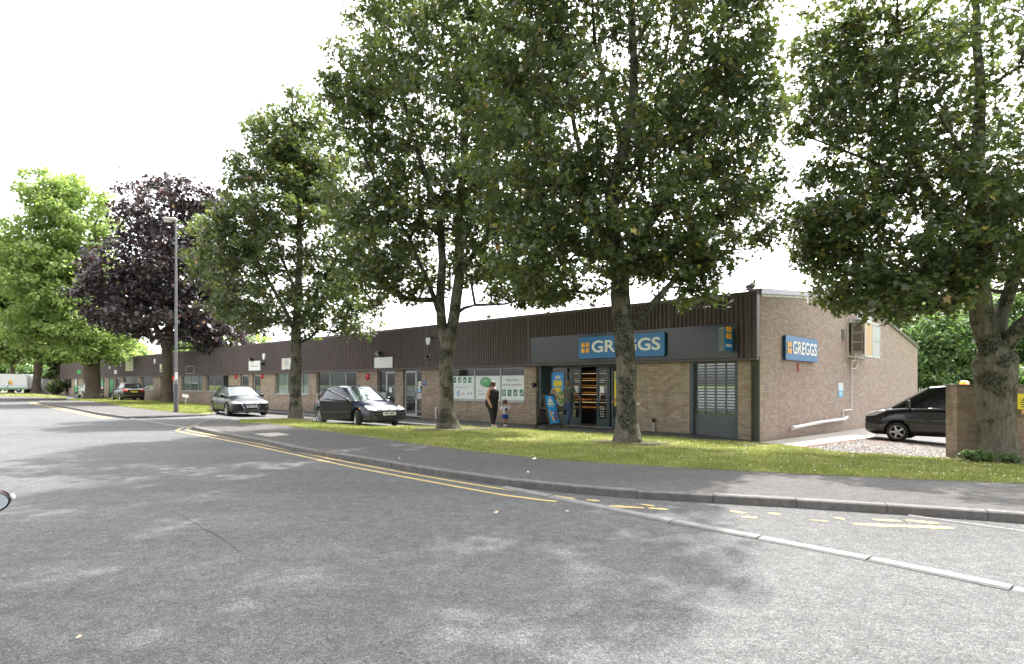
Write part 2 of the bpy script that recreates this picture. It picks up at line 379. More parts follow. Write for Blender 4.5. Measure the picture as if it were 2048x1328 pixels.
def grassmat(name, c1, c2, c3, bare=(0.23, 0.19, 0.10), bare_amt=0.6, blades=False):
    m, nt, b = nodemat(name); L = nt.links
    geo = nd(nt, "ShaderNodeNewGeometry")
    n1 = nd(nt, "ShaderNodeTexNoise", i_Scale=0.9, i_Detail=6.0, i_Roughness=0.65); L.new(geo.outputs['Position'], n1.inputs['Vector'])
    n2 = nd(nt, "ShaderNodeTexNoise", i_Scale=24.0, i_Detail=4.0); L.new(geo.outputs['Position'], n2.inputs['Vector'])
    r1 = ramp(nt, n1.outputs['Fac'], [(0.30, c1), (0.52, c2), (0.74, c3)])
    r2 = ramp(nt, n2.outputs['Fac'], [(0.3, 0.65), (0.7, 1.3)])
    mu = nd(nt, "ShaderNodeMix", data_type='RGBA', blend_type='MULTIPLY'); mu.inputs[0].default_value = 1.0
    L.new(r1.outputs[0], mu.inputs[6])
    if blades:
        r3 = ramp(nt, geo.outputs['Random Per Island'], [(0.0, 0.6), (0.85, 1.15), (1.0, 1.9)]); L.new(r3.outputs[0], mu.inputs[7])
    else: L.new(r2.outputs[0], mu.inputs[7])
    n3 = nd(nt, "ShaderNodeTexNoise", i_Scale=1.7, i_Detail=5.0, i_Roughness=0.7); L.new(geo.outputs['Position'], n3.inputs['Vector'])
    r4 = ramp(nt, n3.outputs['Fac'], [(0.55, 0.0), (0.72, bare_amt)])
    mx = nd(nt, "ShaderNodeMix", data_type='RGBA'); L.new(r4.outputs[0], mx.inputs[0]); L.new(mu.outputs[2], mx.inputs[6]); mx.inputs[7].default_value = (*bare, 1)
    L.new(mx.outputs[2], b.inputs['Base Color']); b.inputs['Roughness'].default_value = 0.85; b.inputs['Specular IOR Level'].default_value = 0.2
    if blades:
        tr = nd(nt, "ShaderNodeBsdfTranslucent"); L.new(mx.outputs[2], tr.inputs[0])
        ms = nd(nt, "ShaderNodeMixShader"); ms.inputs[0].default_value = 0.35
        L.new(b.outputs[0], ms.inputs[1]); L.new(tr.outputs[0], ms.inputs[2]); L.new(ms.outputs[0], nt.nodes["Material Output"].inputs[0])
    else:
        bp = nd(nt, "ShaderNodeBump", i_Strength=0.8, i_Distance=0.04); L.new(n2.outputs['Fac'], bp.inputs['Height']); L.new(bp.outputs[0], b.inputs['Normal'])
    return m
M = {}
M['road'] = asphalt('road_asphalt', 0.118, 0.155, 50, dark=0.80, spots=1.1, tint=(0.985, 1.0, 1.01), patch=0.14, bump=0.6, tracks=0.10)
M['lane'] = asphalt('lane_asphalt', 0.135, 0.17, 70, patch=0.15, tint=(1.02, 1, 0.98))
M['foot'] = asphalt('footpath_asphalt', 0.105, 0.145, 120, patch=0.2, tint=(1.04, 0.99, 0.96), spots=0.8)
M['pave'] = asphalt('paving_asphalt', 0.095, 0.13, 110, patch=0.2)
M['conc'] = plain('concrete', (0.36, 0.33, 0.30), 0.9, var=0.12, scale=3.0, bump=0.2)
M['kerb'] = plain('kerb_concrete', (0.15, 0.142, 0.135), 0.9, var=0.22, scale=9.0, bump=0.4, coord='Object')
M['kerb_flush'] = plain('kerb_concrete_pale', (0.20, 0.195, 0.19), 0.9, var=0.15, scale=9.0, bump=0.3)
M['yellow_line'] = plain('worn_yellow_paint', (0.62, 0.47, 0.16), 0.8, var=0.2, scale=25.0)
M['brick'] = brickmat('buff_brick', (0.43, 0.345, 0.26), (0.27, 0.205, 0.155), (0.34, 0.21, 0.155), (0.20, 0.175, 0.15), dirt_amt=0.55, base_z=0.05)
M['brick_side'] = brickmat('pink_brick', (0.41, 0.335, 0.285), (0.285, 0.22, 0.185), (0.35, 0.20, 0.155), (0.24, 0.20, 0.175), dirt=(0.22, 0.18, 0.15), dirt_amt=0.45, base_z=-0.2)
M['brick_wall'] = brickmat('old_wall_brick', (0.30, 0.23, 0.16), (0.19, 0.14, 0.10), (0.26, 0.13, 0.09), (0.26, 0.23, 0.19), dirt=(0.06, 0.065, 0.04), dirt_amt=0.8, base_z=-0.3)
M['clad'] = plain('brown_cladding', (0.04, 0.03, 0.028), 0.5, var=0.16, scale=1.2)
M['clad_trim'] = plain('brown_trim', (0.085, 0.058, 0.060), 0.45, var=0.15)
M['dark'] = plain('dark_metal', (0.03, 0.032, 0.033), 0.45)
M['black'] = plain('black_plastic', (0.012, 0.012, 0.013), 0.5)
M['frame_grey'] = plain('pale_aluminium', (0.42, 0.42, 0.41), 0.4, metal=0.3)
M['frame_dark'] = plain('bronze_frame', (0.07, 0.075, 0.07), 0.4)
M['shop_green'] = plain('slate_green_paint', (0.052, 0.075, 0.08), 0.38)
M['shutter'] = plain('slate_shutter', (0.095, 0.105, 0.11), 0.42)
M['panel_grey'] = plain('slate_panel', (0.033, 0.039, 0.042), 0.20, var=0.04, scale=0.8)
M['blue'] = plain('sign_blue', (0.012, 0.16, 0.42), 0.35, var=0.03)
M['blue_dark'] = plain('sign_blue_dark', (0.005, 0.05, 0.14), 0.4)
M['sky_blue'] = plain('poster_blue', (0.015, 0.30, 0.72), 0.4, var=0.05)
M['orange'] = plain('sign_orange', (0.95, 0.42, 0.01), 0.4, var=0.03)
M['yellow'] = plain('poster_yellow', (0.80, 0.62, 0.02), 0.45)
M['white'] = plain('white_paint', (0.80, 0.80, 0.79), 0.45, var=0.04)
M['offwhite'] = plain('off_white', (0.62, 0.61, 0.57), 0.5, var=0.08)
M['cream'] = plain('cream_sign', (0.62, 0.60, 0.38), 0.5, var=0.06)
M['green'] = plain('banner_green', (0.03, 0.30, 0.09), 0.5)
M['dgreen'] = plain('emblem_green', (0.01, 0.17, 0.075), 0.45)
M['lgreen'] = plain('emblem_light_green', (0.10, 0.42, 0.16), 0.45)
M['grey_text'] = plain('grey_lettering', (0.13, 0.13, 0.13), 0.5)
M['red'] = plain('alarm_red', (0.60, 0.03, 0.025), 0.4)
M['galv'] = plain('galvanised_steel', (0.42, 0.43, 0.44), 0.4, metal=0.6, var=0.1)
M['lamp_grey'] = plain('painted_column', (0.10, 0.10, 0.11), 0.5, var=0.15)
M['tan'] = plain('tan_casing', (0.55, 0.42, 0.28), 0.6)
M['beige'] = plain('beige_casing', (0.50, 0.47, 0.40), 0.55)
M['wood'] = plain('dark_wood', (0.055, 0.035, 0.022), 0.6, var=0.2, scale=20)
M['glass'] = glassmat('window_glass', (0.80, 0.84, 0.82), refl=0.08)
M['glass_shop'] = glassmat('shop_glass', (0.75, 0.78, 0.77), refl=0.06)
M['glass_bright'] = glassmat('stockroom_glass', (0.6, 0.62, 0.62), refl=0.34)
M['interior'] = plain('interior_wall', (0.30, 0.27, 0.23), 0.9)
M['blind'] = plain('pale_blind', (0.50, 0.56, 0.52), 0.8)
M['blind_dark'] = plain('grey_blind', (0.16, 0.18, 0.18), 0.8)
M['roof'] = plain('roof_sheet', (0.25, 0.26, 0.27), 0.6)
M['flash'] = plain('lead_flashing', (0.32, 0.32, 0.36), 0.45, metal=0.4, var=0.12)
M['olive_trim'] = plain('verge_trim', (0.13, 0.13, 0.09), 0.7)
M['soil'] = plain('soil', (0.10, 0.075, 0.05), 0.95, var=0.2, bump=0.4)
# ================================================================== GROUND
def lerp_rail(rail, x):
    """rail = [(px,py,E),...] sorted by px -> world point"""
    if x <= rail[0][0]: a, b = rail[0], rail[1]
    elif x >= rail[-1][0]: a, b = rail[-2], rail[-1]
    else:
        for a, b in zip(rail, rail[1:]):
            if a[0] <= x <= b[0]: break
    t = (x - a[0]) / (b[0] - a[0])
    # interpolate in the world, so that edges run straight on the ground
    A = G(*a); B = G(*b)
    k = (x - HX) / F
    den = (B.x - A.x) - k * (B.y - A.y)
    s = (k * A.y - A.x) / den if abs(den) > 1e-9 else t
    return A + (B - A) * s
def rail_y(rail): return rail
def strip(name, rails, x0, x1, nx, ny, mat, lift=0.0):
    xs = np.linspace(x0, x1, nx); V = []; 
    rows = []
    for ri in range(len(rails) - 1):
        n = ny[ri] if isinstance(ny, (list, tuple)) else ny
        for j in range(n + (1 if ri == len(rails) - 2 else 0)):
            rows.append((ri, j / n))
    for ri, t in rows:
        for x in xs:
            a = lerp_rail(rails[ri], x); b = lerp_rail(rails[ri + 1], x)
            p = a.lerp(b, t); V.append((p.x, p.y, p.z + lift))
    nr = len(rows); Fa = []
    for r in range(nr - 1):
        for i in range(nx - 1):
            Fa.append((r * nx + i, r * nx + i + 1, (r + 1) * nx + i + 1, (r + 1) * nx + i))
    return np.array(V), np.array(Fa)
E_R, E_K = 1.44, 1.34
# kerb lines, photo pixels
K1_top = [(384, 853), (417, 860), (466, 870), (528.5, 880.6), (597, 896), (638, 902), (700, 911), (791, 926), (858, 937), (940, 948), (1040, 961.5), (1169, 973.5), (1300, 983), (1379, 987), (1466, 991.5), (1640, 1001), (1829, 1012.7), (2023, 1025.5), (2300, 1047), (2700, 1085), (3200, 1140)]
K2_top = [(76, 803.5), (144.5, 815), (195, 825), (254, 833)]
road_far = [(-2600, 784), (-1200, 788), (-300, 793), (0, 798.6), (29, 800.5), (74, 805.4), (140, 817.5), (195, 829), (254, 837), (384, 858.5)] + [(x, 768 + (y - 768) * E_R / E_K) for x, y in K1_top[1:]]
road_far = [(x, y, E_R) for x, y in road_far]
# main road, from the far kerb to well behind the camera
xs = [r[0] for r in road_far]
dense = []
for a, b in zip(xs, xs[1:]):
    k = max(1, int(abs(b - a) / 60)); dense += list(np.linspace(a, b, k, endpoint=False))
dense.append(xs[-1])
V = []; nr = 14
for j in range(nr):
    t = (j / (nr - 1)) ** 1.5
    for x in dense:
        p = lerp_rail(road_far, x)
        d = Vector((p.x, p.y, 0)); n = d.normalized()
        q = Vector((p.x * 0.9 + n.x * 0 - 4 if p.x < 0 else p.x * 1.2, -45, p.z))
        s = p.lerp(q, t); V.append((s.x, s.y, EYE - E_R - 0.0 * t))
nx = len(dense)
Fa = [(j * nx + i + 1, j * nx + i, (j + 1) * nx + i, (j + 1) * nx + i + 1) for j in range(nr - 1) for i in range(nx - 1)]
o = mesh_np('road', V, Fa, M['road']); tag(o, kind='structure')
Mg = grassmat('far_ground', (0.07, 0.10, 0.03), (0.10, 0.13, 0.04), (0.13, 0.14, 0.05))
V = [(-900, -900, -0.62), (900, -900, -0.62), (900, 900, -0.62), (-900, 900, -0.62)]
o = mesh_np('ground', V, [(0, 1, 2, 3)], Mg); tag(o, kind='structure')

# facade foot line: (px,py) -> E from the facade plane
def foot(px):
    py = 849 + 0.0585 * (px - 1065) if px < 1374 else 867 + (px - 1374) * 0.107
    if px < 300: py = 849 + 0.0585 * (300 - 1065) + (px - 300) * 0.083
    return (px, py, EYE - fz(px, py))
F_rail = [foot(x) for x in (100, 123, 200, 300, 380, 480, 600, 750, 900, 1065, 1200, 1374, 1450, 1519)]
def grnd_z(x_l):
    """height of the paving at the facade foot, x along the facade"""
    best = None
    for a, b in zip(F_rail, F_rail[1:]):
        xa, xb = fx(a[0]), fx(b[0])
        if xa <= x_l <= xb: return EYE - (a[2] + (b[2] - a[2]) * (x_l - xa) / (xb - xa))
    return EYE - (F_rail[0][2] if x_l < fx(F_rail[0][0]) else F_rail[-1][2])
# far and near edges of the grass
V1_near = [(478, 842, 1.37), (528, 846, 1.36), (593, 854, E_K), (642, 860, E_K), (700, 868, E_K), (817, 885, E_K), (964, 904, E_K), (1110, 918.7, E_K), (1300, 931, E_K), (1500, 942, E_K), (1700, 952, E_K), (2048, 966.5, E_K), (2300, 978, E_K), (3200, 1020, E_K)]
def gE(px, py):
    p = yard(px, py, 0.012); return (px, py, EYE - p.z)
V1_far = [(478, 840, 1.52), (540, 839.6, 1.53), (583, 838.8, 1.535), (640, 844.5, 1.54), (700, 852, 1.54), (780, 853.5, 1.54), (876, 853.5, 1.54), (920, 852.7, 1.54), (1069, 860, 1.54), (1227, 870, 1.54), (1300, 873, 1.545), (1400, 880, 1.58), (1500, 886.5, 1.62), gE(1560, 891), gE(1706, 907), gE(1914, 919.5), gE(2100, 930), gE(2600, 960), gE(3200, 990)]
# service lane with the two mouths (runs under the verges)
lane_near = [(x, y, E) for x, y, E in road_far if -1200 <= x <= 940] + [(1040, 977, 1.46)]
lane_mid = [(-1200, 785, 1.40), (-300, 786, 1.38), (0, 789, 1.36), (123, 792, 1.40), (207, 795, 1.44), (293, 802, 1.46), (359, 805.5, 1.50), (418, 810, 1.53), (460, 832, 1.56), (478, 840, 1.58), (540, 839.6, 1.61), (583, 838.8, 1.61), (640, 844.5, 1.61), (700, 852, 1.62), (780, 853.5, 1.62), (876, 853.5, 1.63), (1000, 860, 1.64)]
lane_far = [(-1200, 778, 1.0), (-300, 779, 1.05), (0, 782, 1.12), (100, 784, 1.25)] + [(a, b - 0.4, E + 0.06) for a, b, E in F_rail if 110 < a < 1000]
V, Fa = strip('lane', [lane_near, lane_mid, lane_far], -900, 935, 90, (7, 7), M['lane'])
o = mesh_np('service_road', V, Fa, M['lane']); tag(o, kind='structure')
# paving along the facade
pv_near = [(130, 793.0, 1.34), (200, 795.5, 1.40), (293, 800.8, 1.44), (420, 811, 1.49), (540, 824, 1.53), (612, 829.5, 1.54), (700, 837, 1.54), (809, 846.3, 1.54), (874, 851, 1.54), (900, 853.3, 1.545), (920, 854, 1.545), (1069, 861.3, 1.55), (1227, 871, 1.55), (1300, 874, 1.555), (1400, 881, 1.59), (1500, 887.5, 1.63), gE(1521, 889.5)]
V, Fa = strip('paving', [pv_near, F_rail], 130, 1519, 70, 4, M['pave'])
# extend under the facade a little
o = mesh_np('pavement', V, Fa, M['pave']); tag(o, kind='structure')
# shopfront recess floor
b = MB(); b.box(fx(1066), fx(1276), -0.05, 1.2, -0.4, grnd_z(fx(1170)) + 0.006)
fl = b.build('doorstep', M['pave']); fl.location = (CX, CY, 0); fl.rotation_euler = (0, 0, -TH); tag(fl, kind='structure')

# kerbs made of single stones
def resample(pts, step):
    pts = [Vector(p) for p in pts]; out = [pts[0].copy()]; need = step; i = 0; cur = pts[0].copy()
    while i < len(pts) - 1:
        d = (pts[i + 1] - cur).length
        if d >= need:
            cur = cur + (pts[i + 1] - cur).normalized() * need; out.append(cur.copy()); need = step
        else: need -= d; i += 1; cur = pts[i].copy()
    return out
def kerb(name, pts, h, wd, mat, side_sign=1, step=0.915, gap=0.008, skew=0.006):
    b = MB(); rs = resample(pts, step)
    for p, q in zip(rs, rs[1:]):
        d = (q - p); L = d.length; d.normalize(); n = Vector((-d.y, d.x, 0)).normalized() * side_sign
        a = p + d * gap / 2 + n * random.uniform(-skew, skew); e = q - d * gap / 2 + n * random.uniform(-skew, skew)
        dz = Vector((0, 0, random.uniform(-0.004, 0.004))); c = 0.014
        sec = [(0, -h - 0.1), (0, -c), (c, 0), (wd, 0), (wd, -h - 0.1)]
        vs = [a + n * s + Vector((0, 0, t)) + dz for s, t in sec] + [e + n * s + Vector((0, 0, t)) + dz for s, t in sec]
        k = len(sec)
        fs = [tuple(range(k)), tuple(range(2 * k - 1, k - 1, -1))] + [(i, i + k, (i + 1) % k + k, (i + 1) % k) for i in range(k)]
        b.add(vs, fs)
    o = b.build(name, mat); tag(o, kind='structure'); return o
k1 = [G(x, y, E_K) for x, y in K1_top]
# rounded nose at the lane mouth
nose = [G(455, 838.5, 1.52), G(430, 838.5, 1.47), G(405, 842, 1.42), G(392, 847, 1.37)]
kerb('kerb', nose + k1, 0.10, 0.125, M['kerb'], 1)
k2 = [G(140, 799.5, 1.38), G(100, 800.5, 1.36), G(84, 801.5, 1.35)] + [G(x, y, E_K) for x, y in K2_top] + [G(300, 832, 1.345), G(349, 830.4, 1.36), G(409, 828.4, 1.38), G(431, 826.2, 1.40), G(438, 822, 1.43), G(430, 815, 1.46), G(419, 811, 1.49)]
kerb('kerb', k2, 0.10, 0.125, M['kerb'], 1)
k3 = [G(-2200, 784, E_K), G(-900, 788.5, E_K), G(-200, 794, E_K), G(0, 797.2, E_K), G(20, 798.6, E_K), G(45, 799, E_K), G(95, 798.6, E_K), G(140, 797.5, 1.36)]
kerb('kerb', k3, 0.10, 0.125, M['kerb'], 1)
pk = [G(x, y, E) for x, y, E in pv_near if x <= 900]
kerb('kerb', [p + Vector((0, 0, 0.012)) for p in pk], 0.07, 0.125, M['kerb'], 1)
# flush channel stones across the junction mouths
ch = [(1000, 974), (1082, 989.5), (1197, 1013.5), (1264, 1026.5), (1335, 1042), (1506, 1074), (1732, 1118), (2023.5, 1178.5), (2400, 1258), (3000, 1390)]
kerb('channel_kerb', [G(x, y, E_R - 0.018) for x, y in ch], 0.03, 0.125, M['kerb_flush'], 1, step=0.915, gap=0.018, skew=0.014)
kerb('channel_kerb', [G(x, y, E_R - 0.012) for x, y in ((254, 836.2), (300, 843.2), (374, 856), (386, 858))], 0.03, 0.13, M['kerb_flush'], 1)
kerb('channel_kerb', [G(x, y, E_R - 0.012) for x, y in ((1815, 1031), (1900, 1046), (2060, 1064), (2300, 1092))], 0.01, 0.05, M['kerb_flush'], 1)

# footpaths
def sub_rail(rail, x0, x1, E=None):
    return [(x, y, (E if E else 1.34)) for x, y in rail if x0 <= x <= x1]
fp_near = [(x, y - 1.1 * (y - 768) / 140, E_K) for x, y in K1_top]
fp_near = [(392, 852, 1.345)] + [q for q in fp_near if q[0] > 395]
fp_far = [(392, 848, 1.36), (415, 842, 1.41), (445, 840, 1.46), (478, 840.5, 1.50)] + [(x, y - 3.0 * (y - 768) / 150, E + .004) for x, y, E in V1_near if x > 520]
V, Fa = strip('footpath', [fp_near, fp_far], 393, 3100, 120, 6, M['foot'], lift=-0.002)
V = np.array(V); o = mesh_np('footpath', V, Fa, M['foot']); tag(o, kind='structure')
# island with the lamp column
i2_near = [(80, 804.2, E_K), (144.5, 814.6, E_K), (195, 824.3, E_K), (254, 832.2, E_K), (300, 831.2, 1.345), (349, 829.8, 1.36), (409, 827.8, 1.38), (430, 825.6, 1.40)]
i2_mid = [(80, 802.8, 1.345), (135, 801, 1.37), (174, 802, 1.38), (205, 805, 1.38), (246, 813, 1.36), (320, 821.5, 1.36), (379, 827.0, 1.378), (400, 827.5, 1.38), (430, 824.5, 1.405)]
i2_far = [(80, 802.2, 1.35), (135, 799.5, 1.38), (174, 795.5, 1.40), (207, 795.5, 1.41), (293, 801.5, 1.43), (359, 805.5, 1.46), (418, 810.5, 1.49), (430, 816, 1.455)]
V, Fa = strip('footpath', [i2_near, i2_mid], 82, 400, 60, 3, M['foot'])
o = mesh_np('footpath', V, Fa, M['foot']); tag(o, kind='structure')
i3_near = [(-2200, 784, E_K), (-900, 788.2, E_K), (-200, 793.6, E_K), (0, 796.8, E_K), (20, 798.2, E_K), (45, 798.6, E_K), (95, 798.2, E_K), (135, 797.2, 1.36)]
i3_mid = [(-2200, 783, E_K), (-900, 786, E_K), (-200, 789.5, 1.33), (0, 791.5, 1.32), (20, 792, 1.32), (45, 792.6, 1.32), (90, 795, 1.33), (135, 796.6, 1.36)]
i3_far = [(-2200, 780, 1.2), (-900, 781.5, 1.2), (-200, 784, 1.2), (0, 786, 1.22), (20, 786, 1.22), (45, 786.5, 1.24), (90, 789, 1.28), (135, 793.5, 1.35)]
V, Fa = strip('footpath', [i3_near, i3_mid], -2000, 134, 60, 3, M['foot'])
o = mesh_np('footpath', V, Fa, M['foot']); tag(o, kind='structure')

# grass: turf surface plus real blades, one object each verge
GB = grassmat('grass_turf', (0.14, 0.165, 0.045), (0.22, 0.24, 0.075), (0.36, 0.33, 0.14), bare_amt=0.8)
GBL = grassmat('grass_blades', (0.17, 0.22, 0.055), (0.28, 0.32, 0.09), (0.48, 0.45, 0.19), blades=True, bare_amt=0.55)
def grass(name, rails, x0, x1, nx, ny, nblades, hgt=0.045, wd=0.008, label=None, rise=0.015, spill=True):
    V, Fa = strip(name, rails, x0, x1, nx, ny, None)
    V = V.copy(); V[:, 2] += rise + 0.012 * np.sin(V[:, 0] * 1.9 + 1) * np.sin(V[:, 1] * 1.3)
    A = V[Fa[:, 0]]; B = V[Fa[:, 1]]; C = V[Fa[:, 2]]; D = V[Fa[:, 3]]
    area = 0.5 * np.linalg.norm(np.cross(C - A, D - B), axis=1)
    dist = np.linalg.norm((A + C) / 2, axis=1)
    pw = area / np.maximum(dist, 8) ** 1.15; pw /= pw.sum()
    idx = RS.choice(len(Fa), nblades, p=pw)
    u = RS.rand(nblades, 1) * 1.04 - .02; v = RS.rand(nblades, 1) * 1.06 - .03
    base = (A[idx] * (1 - u) + B[idx] * u) * (1 - v) + (D[idx] * (1 - u) + C[idx] * u) * v
    ang = RS.rand(nblades) * 6.283; h = hgt * (0.45 + RS.rand(nblades) ** 2 * 1.1); w_ = wd * (0.7 + 0.6 * RS.rand(nblades)) * np.maximum(1, dist[idx] / 16)
    ph = np.sin(base[:, 0] * 3.1 + np.cos(base[:, 1] * 2.3) * 2) * 0.25 + 1
    h *= ph
    dx = np.cos(ang); dy = np.sin(ang)
    a = base.copy(); a[:, 0] -= dx * w_ / 2; a[:, 1] -= dy * w_ / 2; a[:, 2] -= 0.004
    c = base.copy(); c[:, 0] += dx * w_ / 2; c[:, 1] += dy * w_ / 2; c[:, 2] -= 0.004
    ln = RS.rand(nblades) * 0.9
    t = base.copy(); t[:, 0] += -dy * h * ln + RS.randn(nblades) * 0.006; t[:, 1] += dx * h * ln; t[:, 2] += h
    BV = np.stack([a, c, t], 1).reshape(-1, 3)
    BF = np.arange(nblades * 3).reshape(-1, 3)
    # turf quads as triangles so that everything shares one face size
    T1 = Fa[:, [0, 1, 2]]; T2 = Fa[:, [0, 2, 3]]
    # turned-down turf edge along the near side
    SK = V[:nx].copy(); SK[:, 2] -= 0.16; n0 = len(V); i = np.arange(nx - 1)
    V = np.vstack([V, SK]); S1 = np.stack([n0 + i, n0 + i + 1, i + 1], 1); S2 = np.stack([n0 + i, i + 1, i], 1)
    VV = np.vstack([V, BV]); FF = np.vstack([T1, T2, S1, S2, BF + len(V)])
    mi = np.concatenate([np.zeros(2 * len(Fa) + 2 * (nx - 1), int), np.ones(nblades, int)])
    o = mesh_np(name, VV, FF, [GB, GBL], mi=mi)
    tag(o, label, 'grass', kind='stuff'); return o
grass('grass', [V1_near, V1_far], 480, 2500, 150, 12, 230000, label='mown grass verge with daisies running along the shops beside the footpath')
grass('grass', [i2_mid, i2_far], 140, 428, 50, 5, 40000, hgt=0.06, wd=0.012, label='short sunlit grass around the lamp column and copper tree')
grass('grass', [i3_mid, i3_far], -1200, 133, 40, 4, 14000, hgt=0.07, wd=0.02, label='distant strip of grass under the lime trees')
# land rising gently beyond the row
V = [tuple(G(-2600, 780, 1.25)), tuple(G(100, 790, 1.32)), tuple(G(100, 784, 1.22)), tuple(G(-60, 779, 1.0)), tuple(G(-2600, 774, 0.9))]
V = [(-260, 60, 0.25), (-44, 66, 0.24), (-58, 80, 0.24), (-30, 120, 0.3), (-30, 420, 0.5), (-700, 420, 0.5), (-700, 60, 0.3)]
me = bpy.data.meshes.new('yard_ground'); me.from_pydata(V, [], [tuple(range(len(V)))]); me.materials.append(M['lane'])
# daisies
b = MB()
for _ in range(600):
    x = random.uniform(560, 2040); t = random.random() ** 0.8
    p = lerp_rail(V1_near, x).lerp(lerp_rail(V1_far, x), t)
    s = random.uniform(0.006, 0.013); z = p.z + 0.055
    b.add([(p.x - s, p.y, z - s * .5), (p.x, p.y - s, z), (p.x + s, p.y, z + s * .5), (p.x, p.y + s, z + s * .3)], [(0, 1, 2, 3)])
tag(b.build('daisies', M['white']), 'tiny white daisies dotted over the verge grass', 'daisies', kind='stuff')

# yard to the right of the building
V = []; Fa = []; nx, ny = 26, 26
for j in range(ny):
    for i in range(nx):
        x = -0.3 + 42 * i / (nx - 1); y = -0.9 + 42 * j / (ny - 1)
        # front limit follows the verge
        if j == 0: y = -0.9 + 0.28 * max(0, x)
        p = l2w(x, y); V.append((p.x, p.y, yard_z(x, y)))
for j in range(ny - 1):
    for i in range(nx - 1): Fa.append((j * nx + i, j * nx + i + 1, (j + 1) * nx + i + 1, (j + 1) * nx + i))
o = mesh_np('yard', V, Fa, M['lane']); tag(o, kind='structure')
# concrete path beside the wall
pp = [(1521, 884.5), (1721, 857), (1772, 851), (1742, 876), (1718, 879), (1623, 892), (1604, 896), (1521, 889)]
V = [yard(x, y, 0.004) for x, y in pp]
o = mesh_np('path', V, [tuple(range(len(V)))], M['conc']); tag(o, kind='structure')
# gravel bed
gp = [(1606, 896), (1624, 892.6), (1719, 879.6), (1914, 893.5), (2100, 908), (2500, 940), (2600, 962), (2100, 931), (1914, 920.5), (1706, 908), (1606, 899)]
gv = [yard(x, y, 0.008) for x, y in gp]
GM = asphalt('gravel_bed', 0.20, 0.36, 38, dark=0.5, tint=(1.06, 0.98, 0.93), patch=0.2, bump=1.0)
me_v = [tuple(v) for v in gv]
V = list(me_v); nF = len(V)
poly = [(v[0], v[1]) for v in me_v]
def inside(x, y, poly):
    c = False; n = len(poly); j = n - 1
    for i in range(n):
        if ((poly[i][1] > y) != (poly[j][1] > y)) and (x < (poly[j][0] - poly[i][0]) * (y - poly[i][1]) / (poly[j][1] - poly[i][1]) + poly[i][0]): c = not c
        j = i
    return c
b = MB(); b.add(me_v, [tuple(range(len(me_v)))], 0)
x0 = min(p[0] for p in poly); x1 = min(16, max(p[0] for p in poly)); y0 = min(p[1] for p in poly); y1 = max(p[1] for p in poly)
cnt = 0
while cnt < 5200:
    x = random.uniform(x0, x1); y = random.uniform(y0, y1)
    if not inside(x, y, poly): 
        cnt += 0.2; continue
    xl, yl = w2l((x, y)); z = yard_z(xl, yl) + 0.012; s = random.uniform(0.010, 0.028); a = random.uniform(0, 3)
    ca, sa = math.cos(a) * s, math.sin(a) * s
    b.add([(x + ca, y + sa, z), (x - sa, y + ca, z), (x - ca, y - sa, z), (x + sa, y - ca, z), (x + s * .2, y, z + s * .9)], [(0, 1, 4), (1, 2, 4), (2, 3, 4), (3, 0, 4)], 1 + (random.random() < 0.35))
    cnt += 1
tag(b.build('gravel', [GM, plain('pale_stones', (0.29, 0.26, 0.24), 0.9), plain('grey_stones', (0.16, 0.135, 0.125), 0.9)]), 'pinkish grey gravel bed between the verge and the black people carrier', 'gravel', kind='stuff')
# brick edging round the gravel
edg = [yard(x, y, 0.02) for x, y in ((1606, 895.5), (1623, 891.4), (1718, 878.6), (1914, 892.6), (2100, 907), (2400, 930))]
kerb('brick_edging', edg, 0.02, 0.10, plain('red_edging_brick', (0.22, 0.09, 0.06), 0.9, var=0.2), 1, step=0.225, gap=0.01)

# painted double yellow lines
YM, ynt, yb = nodemat('worn_yellow_line')
geo = nd(ynt, "ShaderNodeNewGeometry"); nn = nd(ynt, "ShaderNodeTexNoise", i_Scale=60.0, i_Detail=5.0); ynt.links.new(geo.outputs['Position'], nn.inputs['Vector'])
rr = ramp(ynt, nn.outputs['Fac'], [(0.40, (0.26, 0.22, 0.15)), (0.50, (0.52, 0.37, 0.12)), (0.7, (0.58, 0.44, 0.17))]); ynt.links.new(rr.outputs[0], yb.inputs['Base Color']); yb.inputs['Roughness'].default_value = 0.8
def painted(name, pts, wd, E=E_R, lift=0.004):
    ps = resample([G(x, y, E) + Vector((0, 0, lift)) for x, y in pts], 0.25)
    V = []; 
    for i, p in enumerate(ps):
        d = (ps[min(i + 1, len(ps) - 1)] - ps[max(0, i - 1)]).normalized(); n = Vector((-d.y, d.x, 0)) * (wd / 2) * random.uniform(0.9, 1.08)
        V += [tuple(p - n), tuple(p + n)]
    Fa = [(2 * i, 2 * i + 2, 2 * i + 3, 2 * i + 1) for i in range(len(ps) - 1)]
    o = mesh_np(name, V, Fa, YM); tag(o, kind='structure'); return o
outer = [(352, 862), (372, 866), (420, 874.5), (500, 890), (597, 911), (700, 933.5), (800, 952.5), (900, 971), (1000, 989.5), (1080, 1000), (1145, 1007)]
inner = [(372, 860), (386, 863), (420, 869), (500, 884), (597, 904.5), (700, 925.5), (800, 944), (900, 961.5), (1000, 977.5), (1100, 991), (1180, 1002)]
painted('road_line', outer, 0.075); painted('road_line', inner, 0.075)
painted('road_line', [(352, 862), (362, 857), (384, 852), (404, 848), (440, 843)], 0.075, lift=0.008)
painted('road_line', [(372, 860), (382, 857), (400, 853)], 0.075, lift=0.008)
painted('road_line', [(58, 806), (85, 812), (130, 821), (180, 832), (215, 838)], 0.08)
painted('road_line', [(62, 804), (95, 811), (140, 820), (190, 830.5), (225, 836.5)], 0.08)
